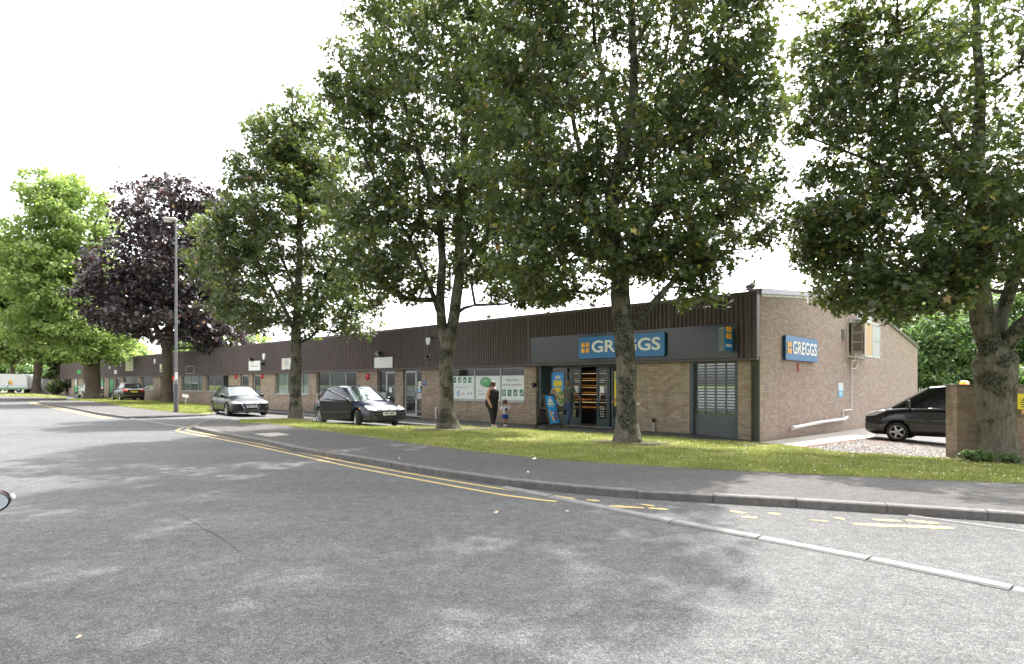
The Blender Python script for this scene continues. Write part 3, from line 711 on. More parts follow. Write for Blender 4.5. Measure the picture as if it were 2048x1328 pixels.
def blotch(x0, y0, x1, y1, wd):
    n = 9; V = []; 
    for i in range(n):
        t = i / (n - 1); x = x0 + (x1 - x0) * t; y = y0 + (y1 - y0) * t
        p = G(x, y, E_R); h = 1.9 * wd * (0.35 + 0.65 * math.sin(math.pi * min(1, max(0, t * 0.9 + 0.05)))) * random.uniform(0.55, 1.0)
        V += [(p.x, p.y - h, p.z + 0.004), (p.x, p.y + h * random.uniform(.5, 1), p.z + 0.004)]
    return V, [(2 * i, 2 * i + 2, 2 * i + 3, 2 * i + 1) for i in range(n - 1)]
VV = []; FF = []
for q in ((1172, 1000, 1200, 1002, .04), (1218, 1012, 1288, 1016, .05), (1282, 1009, 1308, 1012, .04), (1296, 1016, 1336, 1019, .04), (1460, 1023, 1492, 1026, .04), (1484, 1034, 1514, 1035, .04), (1536, 1027, 1560, 1028, .04), (1620, 1040, 1656, 1043, .02), (1668, 1036, 1688, 1038, .03), (1706, 1048, 1905, 1056, .055), (1745, 1039, 1800, 1042, .045), (1812, 1041, 1878, 1047, .045)):
    v, f = blotch(*q); FF += [tuple(i + len(VV) for i in t) for t in f]; VV += v
o = mesh_np('road_line', VV, FF, YM); tag(o, kind='structure')
# road repair seam and dark patches
def crackline(pts, wd):
    ps = resample([G(x, y, E_R) + Vector((0, 0, 0.003)) for x, y in pts], 0.05); V = []
    off = 0
    for i, p in enumerate(ps):
        off += random.uniform(-.006, .006); off *= 0.9
        q = p + Vector((off, off, 0)); w_ = wd * random.uniform(0.2, 1)
        V += [(q.x - w_, q.y - w_, q.z), (q.x + w_, q.y + w_, q.z)]
    return V, [(2 * i, 2 * i + 2, 2 * i + 3, 2 * i + 1) for i in range(len(ps) - 1)]
v, f = crackline([(360, 1030), (400, 1052), (440, 1075), (490, 1110)], 0.004)
o = mesh_np('road_crack', v, f, plain('crack_dark', (0.05, 0.05, 0.05), 0.95)); tag(o, kind='structure')
PM = asphalt('smooth_patch', 0.15, 0.19, 90, patch=0.2)
def patch(pts, mat, lift=0.002):
    V = [tuple(G(x, y, E_R) + Vector((0, 0, lift))) for x, y in pts]
    o = mesh_np('road_patch', V, [tuple(range(len(V)))], mat); tag(o, kind='structure')
def blob(cx, cy, rx, ry, n=26):
    return [(cx + rx * math.cos(2 * math.pi * k / n) * random.uniform(.8, 1.1), cy + ry * math.sin(2 * math.pi * k / n) * random.uniform(.8, 1.1)) for k in range(n)]
PM2 = asphalt('oil_darkened_asphalt', 0.072, 0.11, 62, dark=.7, patch=0.1, bump=.45)
PM3 = asphalt('seam_asphalt', 0.088, 0.115, 75, dark=.85, patch=0.1, bump=.2)
0 and patch(blob(608, 1236, 38, 20), PM2, .002)
0 and patch([(470, 1098), (500, 1104), (560, 1150), (650, 1200), (760, 1262), (800, 1300), (740, 1285), (640, 1220), (540, 1160)], PM3, .0025)
0 and patch([(1330, 1046), (1500, 1080), (1730, 1130), (2022, 1195), (2022, 1208), (1720, 1142), (1490, 1090), (1325, 1056)], PM3, .003)
# pale manhole cover in the footpath
mc = [G(x, y, E_K) + Vector((0, 0, 0.005)) for x, y in ((510, 868), (556, 865.5), (580, 870), (540, 873.8))]
b = MB(); b.add([tuple(p - Vector((0, 0, .03))) for p in mc] + [tuple(p + Vector((0, 0, 0.004))) for p in mc], [(4, 5, 6, 7), (0, 1, 5, 4), (1, 2, 6, 5), (2, 3, 7, 6), (3, 0, 4, 7)])
mo = b.build('manhole_cover', M['conc']); tag(mo, 'pale concrete manhole cover set in the dark footpath near the kerb', 'manhole cover')

def verge_z(x, y):
    px = HX + F * x / y; a = lerp_rail(V1_near, px); b_ = lerp_rail(V1_far, px)
    t = (y - a.y) / max(1e-6, b_.y - a.y); return a.z + (b_.z - a.z) * min(max(t, 0), 1) + .015
SOIL = asphalt('bare_soil_mat', 0.13, 0.24, 45, dark=.5, tint=(1.15, .95, .72), patch=.35, bump=1.0)
for px, Y_, r_ in ((1257, 14.65, .62), (896, 19.5, .95), (1998, 14.2, .9), (592, 25.9, .8)):
    cx_ = (px - HX) / F * Y_; V = []
    n_ = 30
    for k in range(n_):
        a = 2 * math.pi * k / n_; q = r_ * random.uniform(.65, 1.25); x = cx_ + 1.5 * q * math.cos(a); y = Y_ + q * math.sin(a); V.append((x, y, verge_z(x, y) + .022))
    V.append((cx_, Y_, verge_z(cx_, Y_) + .03))
    o = mesh_np('bare_soil', V, [(k, (k + 1) % n_, n_) for k in range(n_)], SOIL); tag(o, kind='structure')
m_ = MB()
for _ in range(420):
    c0, Y_, r_ = random.choice(((1257, 14.65, .9), (896, 19.5, 1.3), (1998, 14.2, 1.3), (1500, 13.5, 2.5), (1100, 15.5, 2.5)))
    x = (c0 - HX) / F * Y_ + random.gauss(0, r_); y = Y_ + random.gauss(0, r_ * .6); px = HX + F * x / y
    a_ = lerp_rail(V1_near, px); b_ = lerp_rail(V1_far, px)
    if not a_.y < y < b_.y: continue
    z = verge_z(x, y) + .035; s_ = random.uniform(.015, .04); an = random.uniform(0, 6)
    m_.add([(x + s_ * math.cos(an + k * 1.57), y + s_ * math.sin(an + k * 1.57), z + random.uniform(0, .02)) for k in range(4)], [(0, 1, 2, 3)], random.choice((0, 0, 1)))
tag(m_.build('fallen_leaves', [plain('dry_leaf_brown', (.24, .15, .07), .9), plain('dry_leaf_yellow', (.42, .33, .10), .9)]), 'small dry brown and yellow leaves scattered on the grass near the trunks', 'fallen leaves', kind='stuff')
# ================================================================== BUILDING
BLOC = (CX, CY, 0); BROT = -TH
bld = thing('shop_row', 'long single storey brick row of shop units with brown ribbed metal fascia', 'building', BLOC, BROT)
XL = fx(123)                      # far end of the row
ZS = 2.32                         # underside of the fascia
ZT = 4.24
D = 0.10                          # brick skin face sits at y=0, reveals go back
# openings along the facade: (px_left, px_right, kind, sill_px_y at centre or None)
OPEN = [(1379, 1476, 'shutter', None), (1072, 1273, 'shop', None), (893, 1048, 'tvm', 802),
        (806, 843, 'door', None), (755, 789.5, 'door', None), (633, 713, 'win3', 788), (551, 617, 'win3', 788),
        (505, 521, 'door', None), (481, 497, 'door', None), (412, 457, 'win3', 782), (363, 404, 'win3', 781),
        (321, 332, 'door', None), (282, 306.5, 'win2', 778), (247, 275, 'win2', 778), (231, 239, 'door', None), (218.5, 228, 'door', None), (200.5, 210, 'win2', 776),
        (182, 190, 'door', None), (166, 177, 'win2', 776), (148, 156, 'door', None), (127, 143, 'win2', 776)]
ops = []
for a, c, k, s in OPEN:
    xa, xb = fx(a), fx(c); zs = fz((a + c) / 2, s) if s else None
    if zs is not None: zs = min(max(zs, 0.75), 1.05)
    ops.append((xa, xb, k, zs))
walls = MB(); x = 0.0
WB = -0.6
for xa, xb, k, zs in ops:
    walls.box(xb, x, 0, 0.28, WB, ZS + 0.02); x = xa
    if zs is None: walls.build('front_wall', M['brick'], bld); walls = MB()
    if zs is not None: walls.box(xa, xb, 0, 0.28, WB, zs)
    elif k == 'shutter': walls.box(xa, xb, 0, 0.28, WB, grnd_z((xa + xb) / 2) - 0.05)
walls.box(XL, x, 0, 0.28, WB, ZS + 0.02)
walls.build('front_wall', M['brick'], bld)
# gable wall with its crooked top
prof = [(0, 0), (0, ZT - 0.06), (8.8, 5.03), (10.5, 5.19), (14.7, 4.69), (23.1, 3.69), (23.1, -0.7), (0, -0.7)]
prof = [(0.02, -0.7), (0.02, ZT - 0.03), (8.8, 5.00), (10.5, 5.16), (14.7, 4.66), (23.1, 3.66), (23.1, -0.7)]
g = MB(); g.prism(prof, -0.002, -0.30, 'x')
g.build('gable_wall', M['brick_side'], bld)
e = MB(); e.box(XL - 0.0, XL + 0.3, 0.3, 23.0, -0.6, 3.6); e.box(XL + .3, -0.31, 22.7, 23.0, -0.6, 3.5)
e.build('back_wall', M['brick'], bld)
# coping on the gable
cp = MB()
def seg(m, p, q, t0, t1, x0, x1, mi=0):
    m.add([(x, y, z + t) for x in (x0, x1) for (y, z) in (p, q) for t in (t0, t1)],
          [(0, 2, 3, 1), (4, 5, 7, 6), (0, 1, 5, 4), (2, 6, 7, 3), (0, 4, 6, 2), (1, 3, 7, 5)], mi)
tp = [(-0.02, ZT - 0.03), (8.8, 5.00), (10.5, 5.16)]
for p, q in zip(tp, tp[1:]): seg(cp, p, q, -0.05, 0.115, -0.34, 0.055)
cp.build('coping', M['flash'], bld, bevel=0.006)
# pale soldier course just under the coping
sc = MB()
y = 0.15
while y < 10.2:
    L = random.uniform(0.55, 1.1); z0 = ZT - 0.03 + (5.0 - ZT + 0.03) * min(y, 8.8) / 8.8 + max(0, y - 8.8) * 0.09
    z1 = z0 + L * 0.088
    seg(sc, (y, z0), (y + L - 0.05, z1 - 0.004), -0.115, -0.055, -0.05, 0.008); y += L
sc.build('verge_strip', M['offwhite'], bld)
vt = MB()
for p, q in zip([(10.5, 5.16), (14.7, 4.66), (23.25, 3.645)], [(14.7, 4.66), (23.25, 3.645)]): seg(vt, p, q, -0.04, 0.10, -0.34, 0.06)
vt.build('verge_trim', M['olive_trim'], bld)
rf = MB(); rf.box(XL, -0.3, 0.2, 11.0, ZT - 0.26, ZT - 0.2)
rf.add([(XL, 11, ZT - .2), (-.3, 11, ZT - .2), (-.3, 23.2, 3.55), (XL, 23.2, 3.55)], [(0, 1, 2, 3)])
rf.build('roof', M['roof'], bld)
# ribbed cladding
pitch = 0.135; n = int((-XL - 0.42) / pitch); V = []; X0 = -0.16
pr = [(0.0, 0.0), (0.010, 0.065), (0.078, 0.065), (0.088, 0.0)]
xs = []; ys = []
for i in range(n):
    bx = X0 - i * pitch
    for dx, dy in pr: xs.append(bx - dx); ys.append(-0.15 - dy)
# joints between sheets every 2.7 m: a flat strip
Z0, Z1 = ZS + 0.03, ZT - 0.10
for x_, y_ in zip(xs, ys): V += [(x_, y_, Z0), (x_, y_, Z1)]
Fa = [(2 * i, 2 * i + 1, 2 * i + 3, 2 * i + 2) for i in range(len(xs) - 1)]
CL, cnt_, cb_ = nodemat('ribbed_cladding_paint')
tc = nd(cnt_, "ShaderNodeTexCoord"); mp = nd(cnt_, "ShaderNodeMapping"); mp.inputs['Scale'].default_value = (0.37, 0.37, 0.02); cnt_.links.new(tc.outputs['Object'], mp.inputs[0])
vz = nd(cnt_, "ShaderNodeTexWhiteNoise", noise_dimensions='1D'); sx_ = nd(cnt_, "ShaderNodeSeparateXYZ"); cnt_.links.new(mp.outputs[0], sx_.inputs[0])
flo = nd(cnt_, "ShaderNodeMath", operation='FLOOR'); cnt_.links.new(sx_.outputs[0], flo.inputs[0]); cnt_.links.new(flo.outputs[0], vz.inputs['W'])
rA = ramp(cnt_, vz.outputs['Value'], [(0.0, (0.080, 0.057, 0.055)), (1.0, (0.110, 0.075, 0.073))])
nn = nd(cnt_, "ShaderNodeTexNoise", i_Scale=3.0, i_Detail=7.0, i_Roughness=0.7); cnt_.links.new(tc.outputs['Object'], nn.inputs['Vector'])
mp2 = nd(cnt_, "ShaderNodeMapping"); mp2.inputs['Scale'].default_value = (5, 5, 0.5); cnt_.links.new(tc.outputs['Object'], mp2.inputs[0])
n2 = nd(cnt_, "ShaderNodeTexNoise", i_Scale=3.0, i_Detail=4.0); cnt_.links.new(mp2.outputs[0], n2.inputs['Vector'])
rB = ramp(cnt_, n2.outputs['Fac'], [(0.35, 0.8), (0.62, 1.05), (0.80, 1.9)])
mm = nd(cnt_, "ShaderNodeMix", data_type='RGBA', blend_type='MULTIPLY'); mm.inputs[0].default_value = 1; cnt_.links.new(rA.outputs[0], mm.inputs[6]); cnt_.links.new(rB.outputs[0], mm.inputs[7])
cnt_.links.new(mm.outputs[2], cb_.inputs['Base Color']); cb_.inputs['Roughness'].default_value = 0.55
c = mesh_np('cladding', V, Fa, CL, bld)
bk = MB(); bk.box(XL, -0.10, -0.14, 0.26, ZS + 0.01, ZT - 0.02)
bk.build('fascia_backing', M['clad'], bld)
tr = MB(); tr.box(XL - .02, -0.004, -0.215, 0.27, ZT - 0.10, ZT); tr.box(XL - .02, -0.02, -0.20, -0.02, ZS - 0.045, ZS + 0.045)
tr.build('fascia_trim', M['clad_trim'], bld, bevel=0.006)
# corner: brown flashing, downpipe and dark recess
cf = MB(); cf.box(-0.135, -0.005, -0.225, -0.003, ZS + 0.05, ZT - 0.101); cf.box(-0.33, -0.16, -0.21, -0.14, ZS + 0.05, ZT - 0.101)
cf.build('corner_flashing', M['clad_trim'], bld)
dp = MB(); dp.tube([(-0.20, -0.10, ZT - 0.3), (-0.20, -0.10, ZS - .1), (-0.20, -0.06, ZS - 0.3), (-0.20, -0.06, grnd_z(-0.2))], 0.035, 10)
dp.box(-0.12, -0.003, -0.10, -0.001, grnd_z(0) - .1, ZS - 0.05)
dp.build('downpipe', plain('mossy_dark_trim', (0.06, 0.062, 0.045), 0.8, var=0.3, scale=10), bld)
# flat joint battens on the cladding
for px in (1065, 1222, 863, 600, 1345):
    bt = MB(); xx = fx(px); bt.box(xx - 0.03, xx + 0.05, -0.225, -0.14, Z0 + .003, Z1); bt.build('cladding_joint', CL, bld)

# ---- windows and doors
def window(xa, xb, zs, n, blind=None, frame='frame_grey', fr=None, first=None):
    w = MB(); t = 0.05; zt = ZS - 0.05; y0, y1 = 0.09, 0.14
    w.box(xa, xb, y0, y1, zs, zs + t); w.box(xa, xb, y0, y1, zt - t, zt)
    ws = [xa + (xb - xa) * (f) for f in (fr or [i / n for i in range(n + 1)])]
    for i, q in enumerate(ws):
        a = q - t / 2 if 0 < i < len(ws) - 1 else (q if i == 0 else q - t)
        w.box(a, a + t, y0 - 0.004, y1 + 0.003, zs + t, zt - t)
    f = w.build('window', M[frame], bld)
    s = MB(); s.box(xa - 0.03, xb + 0.03, -0.05, 0.088, zs - 0.05, zs + 0.004); s.build('sill', M['frame_grey'] if frame == 'frame_grey' else M['frame_dark'], f)
    g_ = MB(); g_.box(xa + t, xb - t, y0 + 0.02, y0 + 0.026, zs + t, zt - t); g_.build('pane', M['glass'], f)
    if blind:
        for i, bb in enumerate(blind):
            if not bb: continue
            a, c_ = ws[i] + 0.06, ws[i + 1] - 0.06
            bl = MB(); k = max(2, int((c_ - a) / 0.10)); st = (c_ - a) / k
            for j in range(k): bl.box(a + j * st + 0.006, a + (j + 1) * st - 0.006, 0.17 + 0.02 * (j % 2), 0.18 + 0.02 * (j % 2), zs + t, zt - t)
            bl.build('blind', M[bb], f)
    return f
def door(xa, xb, frame='frame_grey', sidelight='right', zb=None):
    zb = grnd_z((xa + xb) / 2) + 0.03 if zb is None else zb
    zt = ZS - 0.05; t = 0.055; y0, y1 = 0.10, 0.15; m = MB(); wdt = xb - xa
    split = xa + wdt * (0.64 if sidelight == 'right' else 0.40) if sidelight else None
    for q in [xa, xb - t] + ([split] if split else []): m.box(q, q + t, y0, y1, zb, zt)
    m.box(xa + t, xb - t, y0 + .004, y1 - .004, zt - t, zt)
    if split:
        o0, o1 = (split + t, xb - t) if sidelight == 'right' else (xa + t, split)
        m.box(o0, o1, y0 + 0.004, y1 - 0.004, zb, zb + 0.06); m.box(o0, o1, y0 + 0.004, y1 - 0.004, zb + 0.92, zb + 1.06)
    else: m.box(xa + t, xb - t, y0 + .004, y1 - .004, zb, zb + 0.02)
    f = m.build('door_frame', M[frame], bld)
    d0, d1 = ((xa + t, split) if sidelight == 'right' else (split + t, xb - t)) if split else (xa + t, xb - t)
    dl = MB(); u = 0.075
    dl.box(d0 + .005, d0 + u, y0 - 0.01, y1 - 0.01, zb + .01, zt - t); dl.box(d1 - u, d1 - .005, y0 - 0.01, y1 - 0.01, zb + .01, zt - t)
    dl.box(d0 + u, d1 - u, y0 - 0.008, y1 - 0.012, zb + .01, zb + 0.16); dl.box(d0 + u, d1 - u, y0 - 0.008, y1 - 0.012, zt - t - 0.09, zt - t)
    dd = dl.build('door', M[frame], bld)
    g_ = MB(); g_.box(d0 + u, d1 - u, y0 + 0.01, y0 + 0.016, zb + 0.16, zt - t - 0.09); g_.build('pane', M['glass'], dd)
    h = MB(); hx = d1 - 0.04 if sidelight == 'right' else d0 + 0.04
    h.box(hx - 0.015, hx + 0.015, y0 - 0.06, y0 - 0.01, zb + 0.85, zb + 1.2); h.build('handle', M['frame_grey'], dd)
    if split:
        g2 = MB(); g2.box(o0, o1, y0 + 0.02, y0 + 0.026, zb + 0.06, zt - t); g2.build('sidelight', M['glass'], f)
        lb = MB(); lb.box(o0 + .01, o1 - .01, y0 - 0.02, y0 + 0.003, zb + 0.86, zb + 1.12); 
        lb.build('letter_plate', M['frame_grey'], f)
    return f
for i, (xa, xb, k, zs) in enumerate(ops):
    if k == 'win3':
        if i == 5: window(xa, xb, zs, 3, [None, 'blind_dark', None], fr=(0, .325, .72, 1))
        elif i == 6: window(xa, xb, zs, 3, ['blind', 'blind', 'blind'], fr=(0, .35, .78, 1))
        elif i == 9: window(xa, xb, zs, 3, [None, None, None], fr=(0, .33, .7, 1))
        else: window(xa, xb, zs, 3, ['blind', 'blind', 'blind'], fr=(0, .40, .78, 1))
    elif k == 'win2': window(xa, xb, zs, 2, ['blind' if i % 2 else None, None])
    elif k == 'door': door(xa, xb, sidelight='right' if i in (3,) else ('left' if i == 4 else None))
# interior shell behind all the glass, dimly daylit through it
it = MB()
rooms = [fx(1273) + .3, fx(1060), fx(880), fx(796), fx(722), fx(625), fx(530), fx(489), fx(408), fx(335), fx(278), fx(214), fx(160), XL + .4]
it.box(XL + .4, fx(1065), 4.6, 4.7, -0.1, 2.6); it.box(XL + .4, -0.4, 0.3, 4.6, 2.55, 2.62); it.box(XL + .4, fx(1065), 0.29, 4.6, -0.12, grnd_z(-40) - 0.02)
for r in rooms[1:]: it.box(r - .05, r + .05, 0.3, 4.6, -0.1, 2.54)
it.build('interior', M['interior'], bld)
# room clutter seen through the glass
for a in range(16):
    fu = MB()
    xx = random.uniform(XL + 2, fx(900)); yy = random.uniform(1.0, 3.5); h = random.uniform(0.7, 1.4)
    fu.box(xx, xx + random.uniform(.5, 1.3), yy, yy + .5, 0.05, h, a % 3)
    fu.build('desk', [M['tan'], M['offwhite'], M['blind_dark']], bld)

# ---- the double window with the printed white sheets (three panes)
xa, xb, _, zs = ops[2]
zs = fz(975, 801.0)
wf = window(xa, xb, zs, 3, None, fr=(0, (fx(946) - xa) / (xb - xa), (fx(998) - xa) / (xb - xa), 1))
ztop = fz(975, 751.5)
mids = [xa, fx(946), fx(998), xb]
pan = MB()
for i in range(3): pan.box(mids[i] + 0.05, mids[i + 1] - 0.035, 0.098, 0.104, zs + 0.05, ztop)
sheet = pan.build('printed_sheet', plain('white_vinyl', (0.72, 0.76, 0.74), 0.35, var=0.03), wf)
tag(sheet, 'white printed sheets with green emblem and icons')
def T(s, px, py, size, mat, yl=0.096, bold=0.0, width=None, align='CENTER'):
    x_, z_ = fac(px, py, yl)
    o_ = text_part('lettering', s, size, M[mat], wf, Matrix.Translation((x_, yl, z_)) @ FRONT, 0.001, align, bold=bold, width=width); return o_
# emblem: leaf shaped ring in dark green with a light filling
def ellipse(cx, cz, rx, rz, n=40, tilt=0.0):
    return [(cx + rx * math.cos(a) * math.cos(tilt) - rz * math.sin(a) * math.sin(tilt), cz + rx * math.cos(a) * math.sin(tilt) + rz * math.sin(a) * math.cos(tilt)) for a in [2 * math.pi * k / n for k in range(n)]]
ex, ez = fac(972, 765, 0.09)
em = MB(); em.prism(ellipse(ex, ez, 0.36, 0.215, tilt=-0.12), 0.0975, 0.0955, 'y', 0)
em.prism(ellipse(ex + 0.01, ez + 0.03, 0.325, 0.165, tilt=-0.02), 0.095, 0.0935, 'y', 1)
em.prism([(ex - .36 + .02 * k, ez + 0.03 - .12 * math.sin(math.pi * k / 30) - .006 * k) for k in range(31)] + [(ex - .36 + .02 * k, ez + 0.03 - .155 * math.sin(math.pi * k / 30) - .006 * k) for k in range(30, -1, -1)], 0.093, 0.0915, 'y', 2)
em.build('emblem', [M['dgreen'], M['lgreen'], M['white']], wf)
T('TVM', 968, 762, 0.20, 'offwhite', 0.091)
T('Bristol', 960, 782, 0.085, 'grey_text'); T('Cheltenham', 963, 788, 0.085, 'grey_text')
T('Independent', 1024, 760, 0.145, 'grey_text'); T('mobility specialists', 1024, 769.3, 0.145, 'grey_text', width=1.02)
T('quality & service you can rely on', 924, 774.5, 0.075, 'grey_text', width=0.72)
ic = MB()
def icon(px, py, s=0.12, kind=0):
    ic = MB()
    x_, z_ = fac(px, py, 0.09)
    ic.prism([(x_ + a, z_ + c_) for a, c_ in ((-s * .8, -s), (s * .8, -s), (s * .8, s), (-s * .8, s))], 0.0972, 0.0955, 'y', 0)
    k = s * 0.62
    if kind == 0:   # seated figure
        ic.prism(ellipse(x_, z_ + k * .8, k * .25, k * .25, 10), 0.0953, 0.0945, 'y', 1)
        ic.prism([(x_ - k * .3, z_ + k * .5), (x_ - k * .05, z_ + k * .5), (x_ + k * .0, z_ - .1 * k), (x_ + k * .6, z_ - .15 * k), (x_ + k * .75, z_ - k * .9), (x_ + .5 * k, z_ - k * .9), (x_ + .35 * k, z_ - .4 * k), (x_ - k * .3, z_ - .4 * k)], 0.0953, 0.0945, 'y', 1)
    elif kind == 1: # stairlift
        ic.prism([(x_ - k, z_ - k), (x_ + k * .2, z_ - k), (x_ + k, z_ + k * .9), (x_ + k * .4, z_ + k * .9), (x_ + k * .1, z_), (x_ - k * .6, z_ - k * .4)], 0.0953, 0.0945, 'y', 1)
    elif kind == 2: # block with a bar
        ic.prism([(x_ - k * .5, z_ - k * .9), (x_ + k * .5, z_ - k * .9), (x_ + k * .5, z_ + k * .5), (x_ - k * .5, z_ + k * .5)], 0.0953, 0.0945, 'y', 1)
        ic.prism([(x_ - k * .25, z_ - k * .1), (x_ + k * .25, z_ - k * .1), (x_ + k * .25, z_ + k * .3), (x_ - k * .25, z_ + k * .3)], 0.0943, 0.0935, 'y', 0)
    else:
        ic.prism(ellipse(x_, z_, k * .7, k, 12), 0.0953, 0.0945, 'y', 1); ic.prism(ellipse(x_, z_, k * .35, k * .6, 12), 0.0943, 0.0935, 'y', 0)
    ic.build('icon', [M['dgreen'], M['white']], wf)
for i, px in enumerate((909, 919, 929.5, 939.5)): icon(px, 760, kind=(0, 1, 2, 0)[i])
for i, px in enumerate((1007.5, 1019, 1030.5, 1043)): icon(px, 785.5, 0.125, kind=(3, 0, 2, 1)[i])
x_, z_ = fac(917, 787, 0.09); ic.prism(ellipse(x_, z_, .10, .12, 20), 0.0972, 0.0955, 'y', 2); ic.prism(ellipse(x_ + .02, z_, .065, .085, 20), 0.0953, 0.0945, 'y', 1); ic.prism([(x_ - .08, z_ - .01), (x_ + .09, z_ + .005), (x_ + .09, z_ + .03), (x_ - .08, z_ + .015)], 0.0943, 0.0935, 'y', 2)
x_, z_ = fac(927, 787.5, 0.09); ic.box(x_ - .09, x_ + .09, 0.0955, 0.0972, z_ - .012, z_ + .012, 3); ic.box(x_ - .04, x_ - .02, 0.0950, 0.0965, z_ - .06, z_ + .06, 3)
for px in (937, 942): x_, z_ = fac(px, 787, 0.09); ic.prism(ellipse(x_, z_, .045, .055, 14), 0.0972, 0.0955, 'y', 4); ic.prism(ellipse(x_, z_, .022, .03, 14), 0.0953, 0.0945, 'y', 1)
ic.build('logo_marks', [M['dgreen'], M['white'], plain('icon_blue', (0.02, 0.15, 0.42), .5), plain('icon_red', (0.5, 0.05, 0.03), .5), M['grey_text']], wf)

# ---- roller shutter
xa, xb, _, _ = ops[0]; zb = grnd_z((xa + xb) / 2); zb0 = grnd_z(xb) - 0.06
fr_ = MB(); fr_.box(xa, xa + 0.12, 0.0, 0.2, zb0, ZS - .04); fr_.box(xb - 0.10, xb, 0.0, 0.2, zb0, ZS - .04); fr_.box(xa + .12, xb - .10, 0.004, 0.2, ZS - .10, ZS - .045)
fr_.box(fx(1374), xa, 0.12, 0.2, zb0, ZS - .04)
sf = fr_.build('shutter_frame', M['shop_green'], bld)
sh = MB(); z = zb0 + 0.02; i = 0; a, c_ = xa + .12, xb - .10
ztop = ZS - .10; nsl = 26; hh = (ztop - z) / nsl
for i in range(nsl):
    z0 = z + i * hh; z1 = z0 + hh
    solid = i < 8
    if solid:
        if i % 2: sh.box(a, c_, 0.11, 0.135, z0 + 0.004, z1 - 0.004)
        else: sh.box(a, c_, 0.105, 0.135, z0 + 0.002, z1 - 0.002)
    else:
        sh.box(a, c_, 0.105, 0.13, z0, z0 + hh * 0.42)
        k = int((c_ - a) / 0.30); st = (c_ - a) / k
        for j in range(k + 1): sh.box(max(a, a + j * st - .012), min(c_, a + j * st + 0.012), 0.112, 0.124, z0 + hh * 0.42, z1)
sh.build('roller_shutter', M['shutter'], sf)
sb_ = MB(); sb_.box(xa + .1, xb - .09, 0.16, 0.166, zb0, ZS - .09); sb_.build('pane', M['glass_bright'], sf)
# things inside catching the daylight
si = MB(); si.box(xa, xb, 3.2, 3.3, -0.2, 2.5, 0); si.box(xa - .1, xa - .02, .3, 3.2, -.2, 2.5, 0)
for q in range(7): si.box(xa + .5 + .2 * q, xa + .62 + .2 * q, 1.2 + .1 * q, 1.4 + .1 * q, 0.4 + .15 * (q % 3), 0.9 + .22 * (q % 4), 1)
si.box(xa + .4, xb - .1, 1.0, 1.1, 1.75, 2.1, 1); si.box(xa + .7, xb - .1, 1.0, 1.1, 1.32, 1.52, 1); si.box(xa + 1.0, xb - .1, 0.9, 1.0, 0.95, 1.1, 1)
si.build('stockroom', [M['interior'], M['offwhite']], bld)

# ---- bakery shopfront, set back in the wall
xa, xb, _, _ = ops[1]; YB = 0.42; zb = grnd_z(fx(1170)) + 0.012
def sfx(px): return fx(px, YB)
sp = MB(); t = 0.07; zt = ZS - 0.02
# brick cheeks
ck = MB(); ck.box(xa - 0.05, xa, 0.28, 0.9, -0.4, ZS); ck.box(xb, xb + 0.05, 0.28, 0.9, -0.4, ZS); ck.build('reveal', M['brick'], bld)
sp.box(xa + .002, xa + 0.16, 0.1, YB + .1, zb, zt); sp.box(xa + 0.16, sfx(1091), YB + 0.35, YB + 0.4, zb, zt)
P_ = [sfx(1091), sfx(1132), sfx(1140), sfx(1161), sfx(1195), sfx(1217), sfx(1223), xb - .02]
for q in (P_[0], P_[1], P_[6], P_[7] - t): sp.box(q, q + t, YB, YB + 0.1, zb, zt)
sp.box(P_[2] - 0.02, P_[2] + 0.05, YB, YB + .1, zb, zt); sp.box(P_[5], P_[5] + 0.05, YB, YB + .1, zb, zt)
for a, c_ in ((P_[0] + t, P_[1]), (P_[1] + t, P_[2] - .02), (P_[2] + .05, P_[5]), (P_[5] + .05, P_[6]), (P_[6] + t, P_[7] - t)): sp.box(a, c_, YB + 0.003, YB + 0.097, zt - 0.09, zt)
for a, c_ in ((P_[0] + t, P_[1]), (P_[6] + t, P_[7] - t)):
    sp.box(a, c_, YB + 0.003, YB + 0.097, zb, zb + 0.36)
sfr = sp.build('shopfront', M['shop_green'], bld)
for a, c_ in ((P_[0] + t, P_[1]), (P_[6] + t, P_[7] - t)):
    ps = MB(); ps.box(a, c_, YB + 0.04, YB + 0.046, zb + 0.36, zt - 0.09); ps.build('display_pane', M['glass_shop'], sfr)
th = MB(); th.box(P_[1], P_[6] + .05, YB - 0.06, YB - 0.002, zb - 0.03, zb + 0.012); th.build('threshold', M['frame_grey'], sfr)
